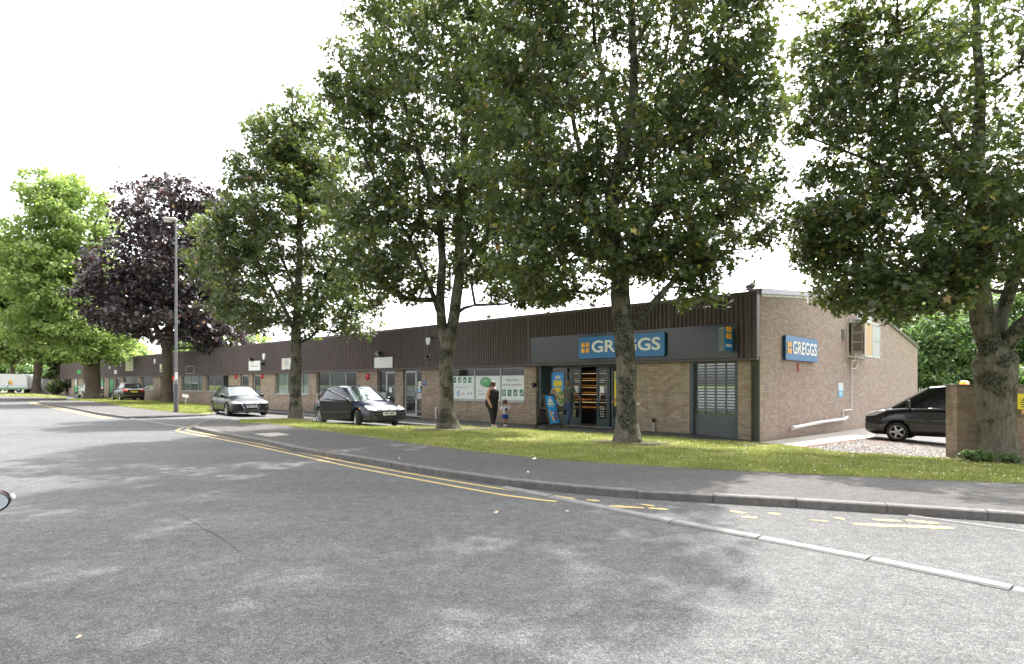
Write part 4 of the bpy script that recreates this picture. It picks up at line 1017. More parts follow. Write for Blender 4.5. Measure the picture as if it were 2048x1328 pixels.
for nm, a, c_, hs_ in (('left', P_[2] + .05, P_[3] + .03, 1), ('right', P_[4] - .03, P_[5], 0)):
    dl = MB(); u = 0.08; y0 = YB - 0.012; y1 = YB + 0.05
    dl.box(a, a + u, y0, y1, zb + .015, zt - .09); dl.box(c_ - u, c_, y0, y1, zb + .015, zt - .09); dl.box(a + u, c_ - u, y0 + .002, y1, zb + .015, zb + .30); dl.box(a + u, c_ - u, y0 + .002, y1, zt - .19, zt - .09)
    dd = dl.build('sliding_door', M['shop_green'], sfr)
    g_ = MB(); g_.box(a + u, c_ - u, YB + 0.01, YB + 0.016, zb + .30, zt - .19); g_.build('pane', M['glass_shop'], dd)
    nt_ = MB(); cx_ = (a + c_) / 2 + (.03 if hs_ else -.03); nt_.box(cx_ - 0.08, cx_ + 0.08, YB + 0.002, YB + 0.009, 1.28, 1.52); nt_.build('notice', M['white'], dd)
    st = MB()
    for q in range(4):
        for r_ in range(2):
            st.prism(ellipse(cx_ - .08 + .055 * q, 1.66 + 0.07 * r_, .018, .02, 8), YB + .003, YB + .007, 'y')
    if not hs_:
        for q in range(3):
            for r_ in range(5): st.prism(ellipse(cx_ - .07 + .07 * q, .45 + 0.085 * r_, .024, .024, 6), YB + .003, YB + .007, 'y')
    st.build('lettering', M['offwhite'], dd)
# inside of the bakery
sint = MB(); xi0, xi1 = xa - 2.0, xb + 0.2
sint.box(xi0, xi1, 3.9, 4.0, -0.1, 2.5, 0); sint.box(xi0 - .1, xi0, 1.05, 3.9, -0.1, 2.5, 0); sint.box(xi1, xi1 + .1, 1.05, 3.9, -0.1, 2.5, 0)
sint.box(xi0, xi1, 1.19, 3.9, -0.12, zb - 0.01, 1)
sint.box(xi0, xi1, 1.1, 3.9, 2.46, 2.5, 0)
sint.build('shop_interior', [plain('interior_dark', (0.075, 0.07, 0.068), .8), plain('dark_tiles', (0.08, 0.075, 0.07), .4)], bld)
# ceiling lamps of the shop: warm, dim
lamp_m = plain('warm_shelf_light', (0.9, 0.7, 0.4), 0.5, emit=(1.0, 0.66, 0.36, 0.7))
food_m = plain('golden_pastry', (0.75, 0.34, 0.08), 0.6, var=0.25, scale=8)
food2_m = plain('pale_roll', (0.66, 0.42, 0.18), 0.6, var=0.25, scale=8)
dc = thing('display_cabinet', 'dark open bakery cabinet with lit shelves of pastries seen through the bakery doorway', 'display cabinet', tuple(l2w(fx(1175, 2.0), 2.0, zb)), -TH)
cb = MB(); cb.box(-1.6, 1.3, 0, 0.8, 0, 0.5, 0); cb.box(-1.6, 1.3, .7, .8, .5, 2.1, 0); cb.box(-1.66, -1.6, 0, .8, 0, 2.15, 0); cb.box(1.3, 1.36, 0, .8, 0, 2.15, 0); cb.box(-1.6, 1.3, 0.2, .8, 2.05, 2.15, 0)
cb.build('carcass', M['black'], dc)
for si_, zz in enumerate((0.55, 0.86, 1.14, 1.42, 1.70)):
    s_ = MB(); s_.box(-1.58, 1.28, 0.15 + .04 * si_, .69, zz - .015, zz); s_.build('shelf', M['dark'], dc)
    li = MB(); li.box(-1.55, 1.25, 0.30, 0.40, zz + 0.250, zz + 0.254); li.build('light_strip', lamp_m, dc)
    fm = MB(); xx = -1.5
    while xx < 1.2:
        wdt = random.uniform(.05, .10)
        for dd_ in range(3):
            if random.random() < .85: fm.ball((xx, .24 + .04 * si_ + dd_ * .13, zz + .03 + .01 * dd_), .05, 8, int(random.random() < .4), (wdt / .06, 1, .62))
        xx += wdt * 1.7
    tag(fm.build('pastries', [food_m, food2_m], dc), kind='stuff')

# ================================================================== SIGNS AND FITTINGS ON THE FRONT
def on_front(name, label, cat, px, py, yl=-0.19, group=None):
    x_, z_ = fac(px, py, yl); p = l2w(x_, yl, z_)
    return thing(name, label, cat, tuple(p), -TH, group)
def fpanel(name, label, cat, pxa, pxb, py0, py1, mat, th=0.03, yl=-0.19, border=None, group=None, pxc=None):
    """flat rectangular sign; returns thing and its half width / half height"""
    pc = (pxa + pxb) / 2; xa_, xb_ = fx(pxa, yl), fx(pxb, yl)
    xm = (xa_ + xb_) / 2
    pxm = HX + F * (l2w(xm, yl).x / l2w(xm, yl).y)
    z0, z1 = fz(pxm, py1, yl), fz(pxm, py0, yl)
    t = thing(name, label, cat, tuple(l2w(xm, yl, (z0 + z1) / 2)), -TH, group)
    hw, hh = abs(xb_ - xa_) / 2, abs(z1 - z0) / 2
    m = MB(); m.box(-hw, hw, -th, 0, -hh, hh); m.build('board', mat, t, bevel=0.004)
    if border is not None:
        bb = MB(); q = 0.025
        bb.box(-hw - .004, -hw + q, -th - 0.006, 0.001, -hh, hh); bb.box(hw - q, hw + .004, -th - .006, 0.001, -hh, hh); bb.box(-hw + q, hw - q, -th - .006, .001, -hh - .004, -hh + q); bb.box(-hw + q, hw - q, -th - .006, .001, hh - q, hh + .004)
        bb.build('frame', border, t)
    return t, hw, hh
# long slate panel with the blue lit sign
t, hw, hh = fpanel('fascia_panel', 'long smooth slate grey panel fixed over the bakery front, behind its blue sign', 'panel', 1063, 1477, 663, 722.5, M['panel_grey'], th=0.05, yl=-0.20)
def rrect(w_, h_, r, n=6):
    pts = []
    for cx_, cz_, a0 in ((w_ - r, h_ - r, 0), (-w_ + r, h_ - r, 90), (-w_ + r, -h_ + r, 180), (w_ - r, -h_ + r, 270)):
        for k in range(n + 1): a = R(a0 + 90 * k / n); pts.append((cx_ + r * math.cos(a), cz_ + r * math.sin(a)))
    return pts
def blue_sign(name, label, hw, hh, loc, rz, th=0.10, textw=None, Mt=Matrix.Identity(4), group=None):
    t = thing(name, label, 'sign', loc, rz, group)
    b_ = MB(); b_.prism(rrect(hw, hh, 0.07), 0, -th, 'y'); b_.build('sign_box', M['blue'], t)
    e_ = MB(); e_.prism(rrect(hw + .006, hh + .006, 0.075), -0.012, -th + .012, 'y'); e_.build('edge', M['blue_dark'], t)
    sq = MB(); s_ = hh * 0.235; cx_ = -hw + hh * 0.78
    for i in (-1, 1):
        for j in (-1, 1):
            sq.prism([(cx_ + i * s_ * 1.12 + a, j * s_ * 1.12 + c_) for a, c_ in rrect(s_ * .86, s_ * .86, s_ * .2, 3)], -th - .001, -th - .016, 'y')
    sq.build('orange_squares', M['orange'], t)
    x0 = cx_ + s_ * 3.1; x1 = hw - hh * 0.40
    text_part('lettering', 'GREGGS', hh * 1.50, M['white'], t, Matrix.Translation(((x0 + x1) / 2, -th - 0.008, 0)) @ FRONT, 0.008, bold=hh * .030, width=(x1 - x0))
    return t
yl = -0.26; xa_, xb_ = fx(1157.5, yl - .1), fx(1329, yl - .1); xm = (xa_ + xb_) / 2; pxm = HX + F * l2w(xm, yl - .1).x / l2w(xm, yl - .1).y
z0, z1 = fz(pxm, 714.5, yl - .1), fz(pxm, 669.8, yl - .1)
blue_sign('shop_sign', 'wide blue sign with four orange squares and white letters above the shop doors', (xb_ - xa_) / 2, (z1 - z0) / 2, tuple(l2w(xm, yl, (z0 + z1) / 2)), -TH)
# projecting sign
xs_ = fx(1466, -0.25); 
x_, z1 = fac(1457, 656.5, -0.6); _, z0 = fac(1457, 702, -0.6)
t = thing('projecting_sign', 'small blue sign box projecting from the slate panel above the roller shutter', 'sign', tuple(l2w(fx(1464, -0.30), -0.25, (z0 + z1) / 2)), -TH)
hh = (z1 - z0) / 2
b_ = MB(); b_.box(-0.15, 0, -0.60, 0, -hh, hh, 0); b_.build('sign_box', plain('sign_edge_grey', (0.16, 0.18, 0.18), .5), t, bevel=.01)
b_ = MB(); b_.box(0.001, 0.012, -0.58, -0.02, -hh + .01, hh - .01, 0); b_.box(-0.162, -0.151, -0.58, -0.02, -hh + .01, hh - .01, 0); b_.build('blue_face', M['blue'], t)
b_ = MB()
for i in (0, 1):
    for j in (0, 1): b_.box(0.0125, 0.018, -0.47 + i * .19, -0.32 + i * .19, .05 + j * .19 - .02, .20 + j * .19 - .02)
b_.build('orange_squares', M['orange'], t)
text_part('lettering', 'GREGGS', 0.11, M['white'], t, Matrix.Translation((0.014, -0.30, -0.17)) @ FACEX, 0.002, bold=.003, width=.40)

# plain fascia signs
t, hw, hh = fpanel('blank_sign', 'blank white rectangular sign over the pale doorway between two red alarm and flood lamps', 'sign', 749.7, 787.5, 713.5, 736.8, M['white'], th=.05, border=M['dark'])
t, hw, hh = fpanel('unit_sign', 'white sign with faint grey lettering above the paired dark doorways behind the hatchback', 'sign', 498.5, 521.5, 722, 741, M['white'], th=.04)
text_part('lettering', 'inspection', .22, plain('faint_grey', (.38, .38, .34), .6), t, Matrix.Translation((0, -.042, 0)) @ FRONT, 0.002, width=hw * 1.3)
t, hw, hh = fpanel('unit_sign', 'white sign with small dark lines of print half hidden by a slim maple trunk', 'sign', 564.5, 603, 716, 739, M['offwhite'], th=.04)
b_ = MB()
for k in range(4): b_.box(-hw + .42, -hw + .85 + .1 * (k % 2), -.044, -.041, .22 - .1 * k, .25 - .1 * k)
b_.box(-hw + .45, -hw + .95, -.044, -.041, -.33, -.30); b_.build('lines_of_print', M['grey_text'], t)
b_ = MB(); 
for k in range(6):
    a = k * 1.047; b_.prism(ellipse(-hw + .25 + .08 * math.cos(a), .1 + .1 * math.sin(a), .03, .035, 8), -.041, -.044, 'y')
b_.build('flower_mark', M['orange'], t)
t, hw, hh = fpanel('empty_sign_frame', 'empty thin white picture frame on the brown cladding right of the lamp column', 'frame', 373, 389, 732, 747, CL, th=.01, border=M['offwhite'])
for o_ in list(t.children): 
    if o_.name.startswith('frame'):
        o_.scale = (1.0, 3, 1.0)
t, hw, hh = fpanel('unit_sign', 'pale yellow sign partly hidden behind the copper tree trunk', 'sign', 320.5, 329, 728, 744, M['cream'], th=.04)
b_ = MB(); b_.prism([(-hw + .15, -.25), (-hw + .55, -.25), (-hw + .35, .05)], -.041, -.045, 'y'); b_.build('mark', M['dgreen'], t)
t, hw, hh = fpanel('unit_sign', 'square cream sign with faint print above the dark estate car', 'sign', 252, 267, 719, 742, M['cream'], th=.04)
b_ = MB()
for k in range(5): b_.box(-.1, hw - .15, -.045, -.041, .6 - .24 * k, .65 - .24 * k, 0)
b_.box(-hw + .12, -hw + .25, -.045, -.041, .2, .6, 1); b_.box(-hw + .1, -hw + .35, -.045, -.041, -.35, -.3, 1)
b_.build('print', [plain('pale_print', (.45, .43, .25), .6), M['orange']], t)
t, hw, hh = fpanel('unit_sign', 'small plain white notice board under two white alarm boxes', 'sign', 229, 234.5, 740, 748, M['offwhite'], th=.04)
t, hw, hh = fpanel('unit_sign', 'small green sign on the far end of the brown fascia', 'sign', 155, 162, 739.5, 747.5, M['green'], th=.04)
t, hw, hh = fpanel('banner', 'green and white pull up banner in the doorway beside the dark estate car', 'banner', 219.5, 227.5, 753, 786, M['green'], th=.02, yl=0.07)
t, hw, hh = fpanel('banner', 'pale green and white banner beside the thick lime trunk', 'banner', 200.5, 206, 754, 782, M['lgreen'], th=.02, yl=0.07)
t, hw, hh = fpanel('banner', 'white banner with green foot above the silver car', 'banner', 148, 154.5, 754, 784, M['offwhite'], th=.02, yl=0.07)
b_ = MB(); b_.box(-hw, hw, -.024, -.0205, -hh, -hh * .2); b_.build('green_foot', M['lgreen'], t)
# notices
t, hw, hh = fpanel('notice', 'small navy blue notice with white lines on brick right of the pale doorway', 'notice', 845.5, 852.5, 760, 773, plain('navy', (.02, .04, .16), .5), th=.01, yl=-0.002)
b_ = MB(); 
for z_ in (.11, .02): b_.box(-.09, .09, -.014, -.0105, z_ - .022, z_ + .022)
b_.box(-.10, .08, -.014, -.0105, -hh, -hh + .05); b_.build('print', plain('pale_blue_print', (.4, .45, .6), .6), t)
t, hw, hh = fpanel('paper_notice', 'round green stamp on a white sheet, topmost inside the pale door sidelight', 'notice', 836.6, 842.6, 763, 772, M['white'], th=.004, yl=0.095, group=None)
b_ = MB(); b_.prism(ellipse(.01, 0, .05, .04), -.0045, -.006, 'y'); b_.build('stamp', M['lgreen'], t)
fpanel('paper_notice', 'small white sheet just under the green stamped notice', 'notice', 835.6, 840.6, 773, 777.6, M['white'], th=.004, yl=0.095)
fpanel('paper_notice', 'pale blue sheet above the letter plate of the pale door', 'notice', 835.2, 842.3, 778.6, 783.6, plain('pale_blue', (.32, .52, .72), .6), th=.004, yl=0.095)
fpanel('paper_notice', 'white sheet taped to the glass door left of a brick pier', 'notice', 778.6, 784.2, 775, 784.5, M['white'], th=.004, yl=0.085)
fpanel('paper_notice', 'white square sheet taped low on the printed window behind the woman', 'notice', 1033.5, 1042, 771, 780, M['white'], th=.004, yl=0.085)
# posters in the bakery windows
def poster(name, label, pxa, pxb, py0, py1, mat, yl):
    return fpanel(name, label, 'poster', pxa, pxb, py0, py1, mat, th=.006, yl=yl)
t, hw, hh = poster('window_poster', 'tall blue poster with yellow heading and two round dishes behind the shop glass', 1103, 1128, 745, 808, M['sky_blue'], YB + .03)
b_ = MB(); b_.box(-.20, .22, -.010, -.0065, hh - .52, hh - .30, 0); b_.box(-.16, .18, -.010, -.0065, hh - .74, hh - .56, 0); b_.box(-.12, .14, -.010, -.0065, hh - .24, hh - .12, 1)
b_.box(-.14, .16, -.010, -.0065, hh - .86, hh - .83, 1)
b_.prism(ellipse(-.17, -.30, .19, .30, 24), -.0065, -.009, 'y', 1); b_.prism(ellipse(-.17, -.30, .17, .27, 24), -.0095, -.011, 'y', 2); b_.prism(ellipse(.17, -.36, .19, .30, 24), -.0065, -.009, 'y', 1); b_.prism(ellipse(.17, -.36, .17, .27, 24), -.0095, -.011, 'y', 3)
for k in range(26):
    sx_ = random.choice((-.17, .17)); a = random.uniform(0, 6.28); r_ = random.uniform(0, .13)
    b_.prism(ellipse(sx_ + r_ * math.cos(a), -.33 + r_ * 1.4 * math.sin(a), .035, .03, 8), -.0115, -.0125 - .0004 * k, 'y', random.choice((4, 1, 5, 0)))
b_.build('print', [M['yellow'], M['offwhite'], plain('dish_brown', (.35, .2, .12), .6), plain('salad', (.16, .28, .08), .6), M['red'], M['lgreen']], t)
t, hw, hh = poster('window_poster', 'yellow poster in the right bakery window beside the nearest trunk', 1228.5, 1252, 742, 812, M['yellow'], YB + .03)
b_ = MB(); b_.box(-hw + .05, hw - .1, -.010, -.0065, .32, .58, 0); b_.build('print', M['sky_blue'], t)
# flood lights, alarm boxes
def flood(label, px, py, s=1.0):
    t = on_front('flood_light', label, 'flood light', px, py, -0.20)
    m = MB(); Mx = rotm('X', 28); m.cbox(-.17 * s, .17 * s, -.30 * s, -.14 * s, -.10 * s, .13 * s, .02, 0, Mx); m.build('housing', M['black'], t)
    m = MB(); m.box(-.14 * s, .14 * s, -.308 * s, -.301 * s, -.075 * s, .10 * s, 0, Mx); m.build('lens', plain('lamp_lens', (.35, .34, .28), .25), t)
    m = MB(); m.tube([(0, 0, -.02), (0, -.12 * s, -.02), (0, -.2 * s, 0.02)], .02, 8); m.box(-.05, .05, -.01, 0, -.08, .08); m.build('bracket', M['black'], t)
    m = MB(); m.tube([(-.10, -.16, -.12), (-.10, -.20, -.20)], .03, 8); m.build('sensor', M['white'], t)
flood('black flood light on a bracket over the blank white sign', 763, 703); flood('small black flood light above the sign with faint lettering', 506, 716.5, .9)
def alarm_box(label, px, py, w_=.15, h_=.20):
    t = on_front('alarm_box', label, 'alarm box', px, py, -0.20)
    m = MB(); m.prism([(-w_, h_ * .7), (w_, h_ * .7), (w_ * .95, -h_ * .3), (w_ * .5, -h_ * .9), (-w_ * .5, -h_ * .9), (-w_ * .95, -h_ * .3)], -.005, -.09, 'y'); m.build('cover', M['white'], t, bevel=.02)
    m = MB(); m.ball((0, -.07, -h_ * .85), .035, 8); m.build('lamp', M['offwhite'], t)
alarm_box('white wedge shaped alarm box high on the fascia left of the forked maple trunk', 858.5, 682)
alarm_box('white alarm box right of the small flood light', 529.5, 712.5, .17, .24)
alarm_box('white alarm box near the copper tree above a cream sign', 311, 722, .22, .27)
alarm_box('white alarm box left of the square cream sign', 243.4, 727, .22, .30)
alarm_box('white alarm box above the small plain notice board at the far units', 220.8, 733, .24, .32)
for lab, px, py, s in (('grey box lamp under the wedge shaped alarm box', 857, 713.5, 1), ('dark box lamp at the right edge of the sign with faint lettering', 527.5, 728, 1)):
    t = on_front('bulkhead_lamp', lab, 'lamp', px, py, -0.20); m = MB(); m.box(-.19, .15, -.10, 0, -.085, .085); m.build('back_box', M['beige'] if px > 800 else M['dark'], t)
    m = MB(); m.box(-.04, .17, -.24, -.101, -.075, .075); m.build('cover', M['dark'], t, bevel=.02)
t = on_front('wall_bracket', 'short black bracket on the cladding beside the forked maple', 'bracket', 870, 675, -0.20); m = MB(); m.box(-.2, .1, -.05, 0, -.02, .02); m.box(-.22, -.17, -.08, 0, -.05, .05); m.build('bracket_bar', M['black'], t)
def red_alarm(label, px, py):
    t = on_front('alarm_bell', label, 'alarm bell', px, py, -0.003)
    m = MB(); Mx = rotm('X', 90); m.lathe([(.0, .09), (.07, .09), (.10, .075), (.155, .06), (.175, .03), (.175, 0)], 20, Mx); m.build('gong', M['red'], t)
    m = MB(); m.lathe([(.0, .10), (.03, .10), (.03, .09)], 10, Mx); m.build('hub', plain('dark_red', (.25, .02, .02), .5), t)
red_alarm('round red alarm bell on the brick left of the blank sign doorway', 735.6, 753.5)
red_alarm('round red alarm bell right of the paired dark doorways', 524.5, 752.5)
red_alarm('round red alarm bell left of the paired dark doorways', 472.5, 753)
# door-side intercom, wall camera
t = on_front('door_entry_panel', 'small cream entry panel beside the left end of the bakery front', 'entry panel', 1074, 778, 0.09); m = MB(); m.box(-.05, .05, -.03, 0, -.07, .07); m.build('casing', M['offwhite'], t)
t = on_front('wall_lantern', 'small black wall lantern above the cream entry panel', 'lantern', 1071, 769, 0.05); m = MB(); m.box(-.07, .07, -.16, 0, -.06, .06); m.ball((0, -.12, -.08), .05, 8); m.build('casing', M['black'], t)
t = on_front('vent_cover', 'tiny white vent on the brick between trunk and roller shutter', 'vent', 1278, 808, -0.002); m = MB(); m.box(-.11, .03, -.012, 0, -.035, .035); m.build('cover', M['offwhite'], t)
# stand pipes against the brick foot
for lab, px, yt, yb_, mt, cap in (('white pipe stub standing against the brick near the forked maple', 871.5, 816, 838, 'white', None), ('grey pipe stub with black cap between the nearest trunk and the shutter', 1307, 839, 866, 'galv', 'black')):
    x_ = fx(px, -.08); p = l2w(x_, -.08, grnd_z(x_)); t = thing('standpipe', lab, 'pipe', tuple(p), -TH)
    h = fz(px, yt, -.08) - grnd_z(x_); m = MB(); m.tube([(0, 0, 0), (0, 0, h - .05), (0, .04, h), (0, .09, h)] if not cap else [(0, 0, 0), (0, 0, h)], .032, 10); m.build('pipe', M[mt], t)
    if cap: m = MB(); m.lathe([(0, h + .04), (.05, h + .03), (.055, h - .06), (.03, h - .09)], 12); m.build('cap', M['black'], t)

# ================================================================== FITTINGS ON THE GABLE
def on_side(name, label, cat, t_, z_, xl=0.0): return thing(name, label, cat, tuple(l2w(xl, t_, z_)), R(90) - TH)
# local frame there: x runs along the wall away from the corner, -y faces out
t0, zt_ = side(1571.5, 668, .1); t0b, zb_ = side(1571.5, 717, .1); t1, zt1 = side(1635, 684, .1)
blue_sign('shop_sign', 'blue sign with orange squares and white letters on the pink brick gable', (t1 - t0) / 2, (zt_ - zb_) / 2, tuple(l2w(0.005, (t0 + t1) / 2, (zt_ + zb_) / 2 - .03)), R(90) - TH)
# air conditioning cage
ty0, zt_ = side(1695, 646, 0.0); _, zb_ = side(1695, 713.5, 0.0); 
t = on_side('air_conditioner', 'tan air conditioning units inside a white metal cage high on the gable wall', 'air conditioner', ty0, zb_)
H = zt_ - zb_ + .05; Dp = .62; L1 = 1.15; L2 = 2.35
m = MB(); q = .035
for x_ in (0, L1, L2):
    for y_ in (-Dp, -.02):
        m.box(x_, x_ + q * (1.6 if x_ == 0 else 1), y_, y_ + q, 0, H)
for z_ in (0, H - q):
    for y_ in (-Dp, -.02): m.box(q * 1.6, L2, y_ + .003, y_ + q - .003, z_, z_ + q)
    for x_ in (0, L1, L2): m.box(x_ + .004, x_ + q - .004, -Dp + q, -.02, z_ + .002, z_ + q - .002)
cage = m.build('cage_frame', M['white'], t)
m = MB(); m.box(L1 + .05, L2, -Dp + .01, -Dp + .016, .04, H - .04)
for k in range(3): m.box(L1 + .05, L2, -Dp - .004, -Dp + .01, .04 + (H - .1) * k / 2, .07 + (H - .1) * k / 2)
me_ = m.build('mesh_panel', plain('grey_mesh', (.45, .47, .47), .6, var=.1, scale=60), t)
m = MB(); m.box(.06, L1 - .02, -Dp + .012, -Dp + .018, .05, H - .05); m.build('side_panel', plain('tan_board', (.55, .40, .24), .7), t)
m = MB(); m.cbox(.18, 1.0, -Dp + .12, -.08, .12, H - .10, .02); unit = m.build('unit_casing', M['beige'], t)
m = MB()
for k in range(9):
    for r_ in range(3): m.box(.172, .18, -Dp + .17 + k * .034, -Dp + .185 + k * .034, .22 + r_ * .38, .54 + r_ * .38)
m.build('louvre_slots', M['black'], unit)
m = MB(); m.box(.02, L1 - .1, -Dp + .08, -.04, H + .002, H + .09, 0)
for k in range(4): m.box(.014, .0195, -Dp + .22 + k * .06, -Dp + .25 + k * .06, H + .02, H + .075, 1)
m.build('top_tray', [M['white'], M['black']], t)
m = MB(); m.box(.2, 2.5, -.30, -.006, H + .10, H + .13); m.box(.2, 2.5, -.30, -.27, H + .13, H + .34); m.build('cover_plate', plain('grey_sheet', (.36, .38, .38), .5), t)
# vent grille
ta, za = side(1685, 669.5); t = on_side('wall_vent', 'small grey louvred vent left of the air conditioning cage', 'vent', ta, za, .003)
m = MB(); m.box(-.16, .16, -.02, 0, -.22, .22, 0)
for k in range(7): m.box(-.13, .13, -.03, -.0205, -.19 + k * .057, -.165 + k * .057, 1)
m.build('grille', [M['galv'], M['dark']], t)
# notices
ta, za = side(1681, 780.5); t = on_side('wall_notice', 'white over blue notice fixed at eye height on the gable wall', 'notice', ta, za, .003)
m = MB(); m.box(-.30, .30, -.008, 0, 0, .28, 0); m.box(-.30, .30, -.008, 0, -.26, -.003, 1)
for k in range(3): m.box(-.2, .2, -.011, -.0085, .05 + k * .08, .075 + k * .08, 2); m.box(-.2, .2, -.011, -.0085, -.08 - k * .06, -.06 - k * .06, 0)
m.build('board', [plain('notice_white', (.66, .74, .78), .5), plain('notice_blue', (.12, .40, .62), .5), plain('notice_print', (.35, .5, .6), .5)], t)
# pipework
t = thing('waste_pipe', 'thick white waste pipe along the gable foot with a thin riser to the cage', 'pipe', BLOC, BROT)
def sp_(px, py, xl): 
    a, z_ = side(px, py, xl); return (xl, a, z_)
m = MB(); a = sp_(1588, 855, .10); c_ = sp_(1689, 838, .10); m.tube([a, ((a[0] + c_[0]) / 2, (a[1] + c_[1]) / 2, (a[2] + c_[2]) / 2 + .03), c_, (c_[0], c_[1] + .35, c_[2] + .06)], .055, 12); m.build('waste_run', M['white'], t)
m = MB(); m.tube([a[:2] + (a[2] - .0,), (a[0], a[1] - .12, a[2] - .01)], .07, 12); m.build('pipe_collar', M['white'], t)
m = MB(); pts = [sp_(1686, 836, .05), sp_(1686, 821.5, .05), sp_(1703.5, 818.5, .05), sp_(1703.5, 722, .05), sp_(1710.5, 721, .05), sp_(1710.5, 714, .05)]
for p, q in zip(pts, pts[1:]): m.tube([p, q], .022, 8)
m.build('thin_pipe', M['white'], t)
m = MB(); pts = [sp_(1704, 736.5, .05), sp_(1712, 737, .05), sp_(1712, 732, .05), sp_(1716, 731, .05), sp_(1716, 718, .05)]
for p, q in zip(pts, pts[1:]): m.tube([p, q], .018, 8)
m.build('thin_branch_pipe', M['white'], t)
ta, za = side(1595, 735.5); t = on_side('patch_brick', 'lone red brick sized patch under the gable sign', 'brick patch', ta, za, .001); m = MB(); m.prism([(-.11, .15), (.14, .16), (.12, -.10), (0, -.16), (-.10, -.12)], 0, -.004, 'y'); m.build('paint_mark', plain('brick_red', (.30, .07, .05), .9), t)
# gulls on the roof
feather = plain('gull_grey', (.20, .21, .23), .7); gwhite = plain('gull_white', (.72, .72, .70), .7)
def gull(label, loc, rz, s=1.0, group=None):
    t = thing('gull', label, 'gull', loc, rz, group)
    me = bpy.data.meshes.new('body'); vs = [(-.13, 0, .09), (-.08, 0, .125), (-.015, 0, .175), (.045, 0, .235), (.06, 0, .30), (.07, 0, .35), (.10, 0, .352)]
    me.from_pydata([tuple(c * s for c in v) for v in vs], [(i, i + 1) for i in range(len(vs) - 1)], [])
    o = bpy.data.objects.new('body', me); link(o, t); me.materials.append(gwhite)
    o.modifiers.new('skin', 'SKIN')
    for v, r_ in zip(me.skin_vertices[0].data, (.02, .055, .085, .075, .045, .045, .025)): v.radius = (r_ * s, r_ * s)
    me.skin_vertices[0].data[2].use_root = True
    ss = o.modifiers.new('sub', 'SUBSURF'); ss.levels = 2; ss.render_levels = 2; bake(o)
    for f_ in o.data.polygons: f_.use_smooth = True
    for sd_ in (-1, 1):
        m = MB(); m.ball((-.05 * s, sd_ * .062 * s, .165 * s), .09 * s, 10, 0, (1.5, .32, .75)); m.build('wing', feather, t)
        m = MB(); m.tube([(.0, sd_ * .03 * s, .12 * s), (.0, sd_ * .03 * s, .01)], .008 * s, 6); m.box(-.02 * s, .05 * s, sd_ * .03 * s - .015 * s, sd_ * .03 * s + .015 * s, 0, .008); m.build('leg', M['orange'], t)
    m = MB(); m.tube([(.10 * s, 0, .35 * s), (.165 * s, 0, .338 * s)], [.018 * s, .006 * s], 6); m.build('beak', M['yellow'], t)
    m = MB(); m.tube([(-.12 * s, 0, .10 * s), (-.21 * s, 0, .05 * s)], [.035 * s, .012 * s], 6); m.build('tail', feather, t)
gull('grey and white gull standing on the roof corner above the gable', tuple(l2w(-0.25, .05, ZT)), -TH + R(12), 1.0)
gull('hunched grey gull on the roof edge above the bakery sign', tuple(l2w(fx(1183, .0), 0.0, ZT)), -TH + R(200), .8)
gull('distant gull on the brown roof edge between two maples', tuple(l2w(fx(979, .0), 0.0, ZT)), -TH, .75)
# ================================================================== TREES
BARK1 = barkmat('maple_bark', (0.085, 0.078, 0.058), (0.20, 0.185, 0.145), moss=(0.02, 0.022, 0.012), fine=5.0)
BARK2 = barkmat('dark_bark', (0.07, 0.055, 0.04), (0.17, 0.135, 0.10), moss_amt=0.3)
LEAF_MAPLE = leafmat('maple_leaf', [(0.0, (0.040, 0.060, 0.031)), (0.5, (0.062, 0.088, 0.043)), (0.84, (0.095, 0.125, 0.056)), (0.94, (0.17, 0.185, 0.05)), (0.98, (0.34, 0.27, 0.05)), (1.0, (0.24, 0.11, 0.06))], trans=0.36, tcol=(0.25, 0.33, 0.05), rough=0.34)
LEAF_COPPER = leafmat('copper_leaf', [(0.0, (0.036, 0.030, 0.033)), (0.6, (0.060, 0.051, 0.056)), (0.92, (0.10, 0.082, 0.085)), (0.985, (0.20, 0.07, 0.06)), (1.0, (0.22, 0.15, 0.05))], trans=0.15, tcol=(0.12, 0.05, 0.05), rough=0.35)
LEAF_LIME = leafmat('lime_leaf', [(0.0, (0.15, 0.235, 0.06)), (0.5, (0.20, 0.29, 0.085)), (0.9, (0.30, 0.39, 0.13)), (1.0, (0.48, 0.54, 0.2))], trans=0.48, tcol=(0.40, 0.54, 0.11), rough=0.55)
LEAF_WOOD = leafmat('wood_leaf', [(0.0, (0.05, 0.09, 0.03)), (0.5, (0.09, 0.15, 0.05)), (1.0, (0.17, 0.26, 0.10))], trans=0.42, tcol=(0.25, 0.42, 0.09), rough=0.5)
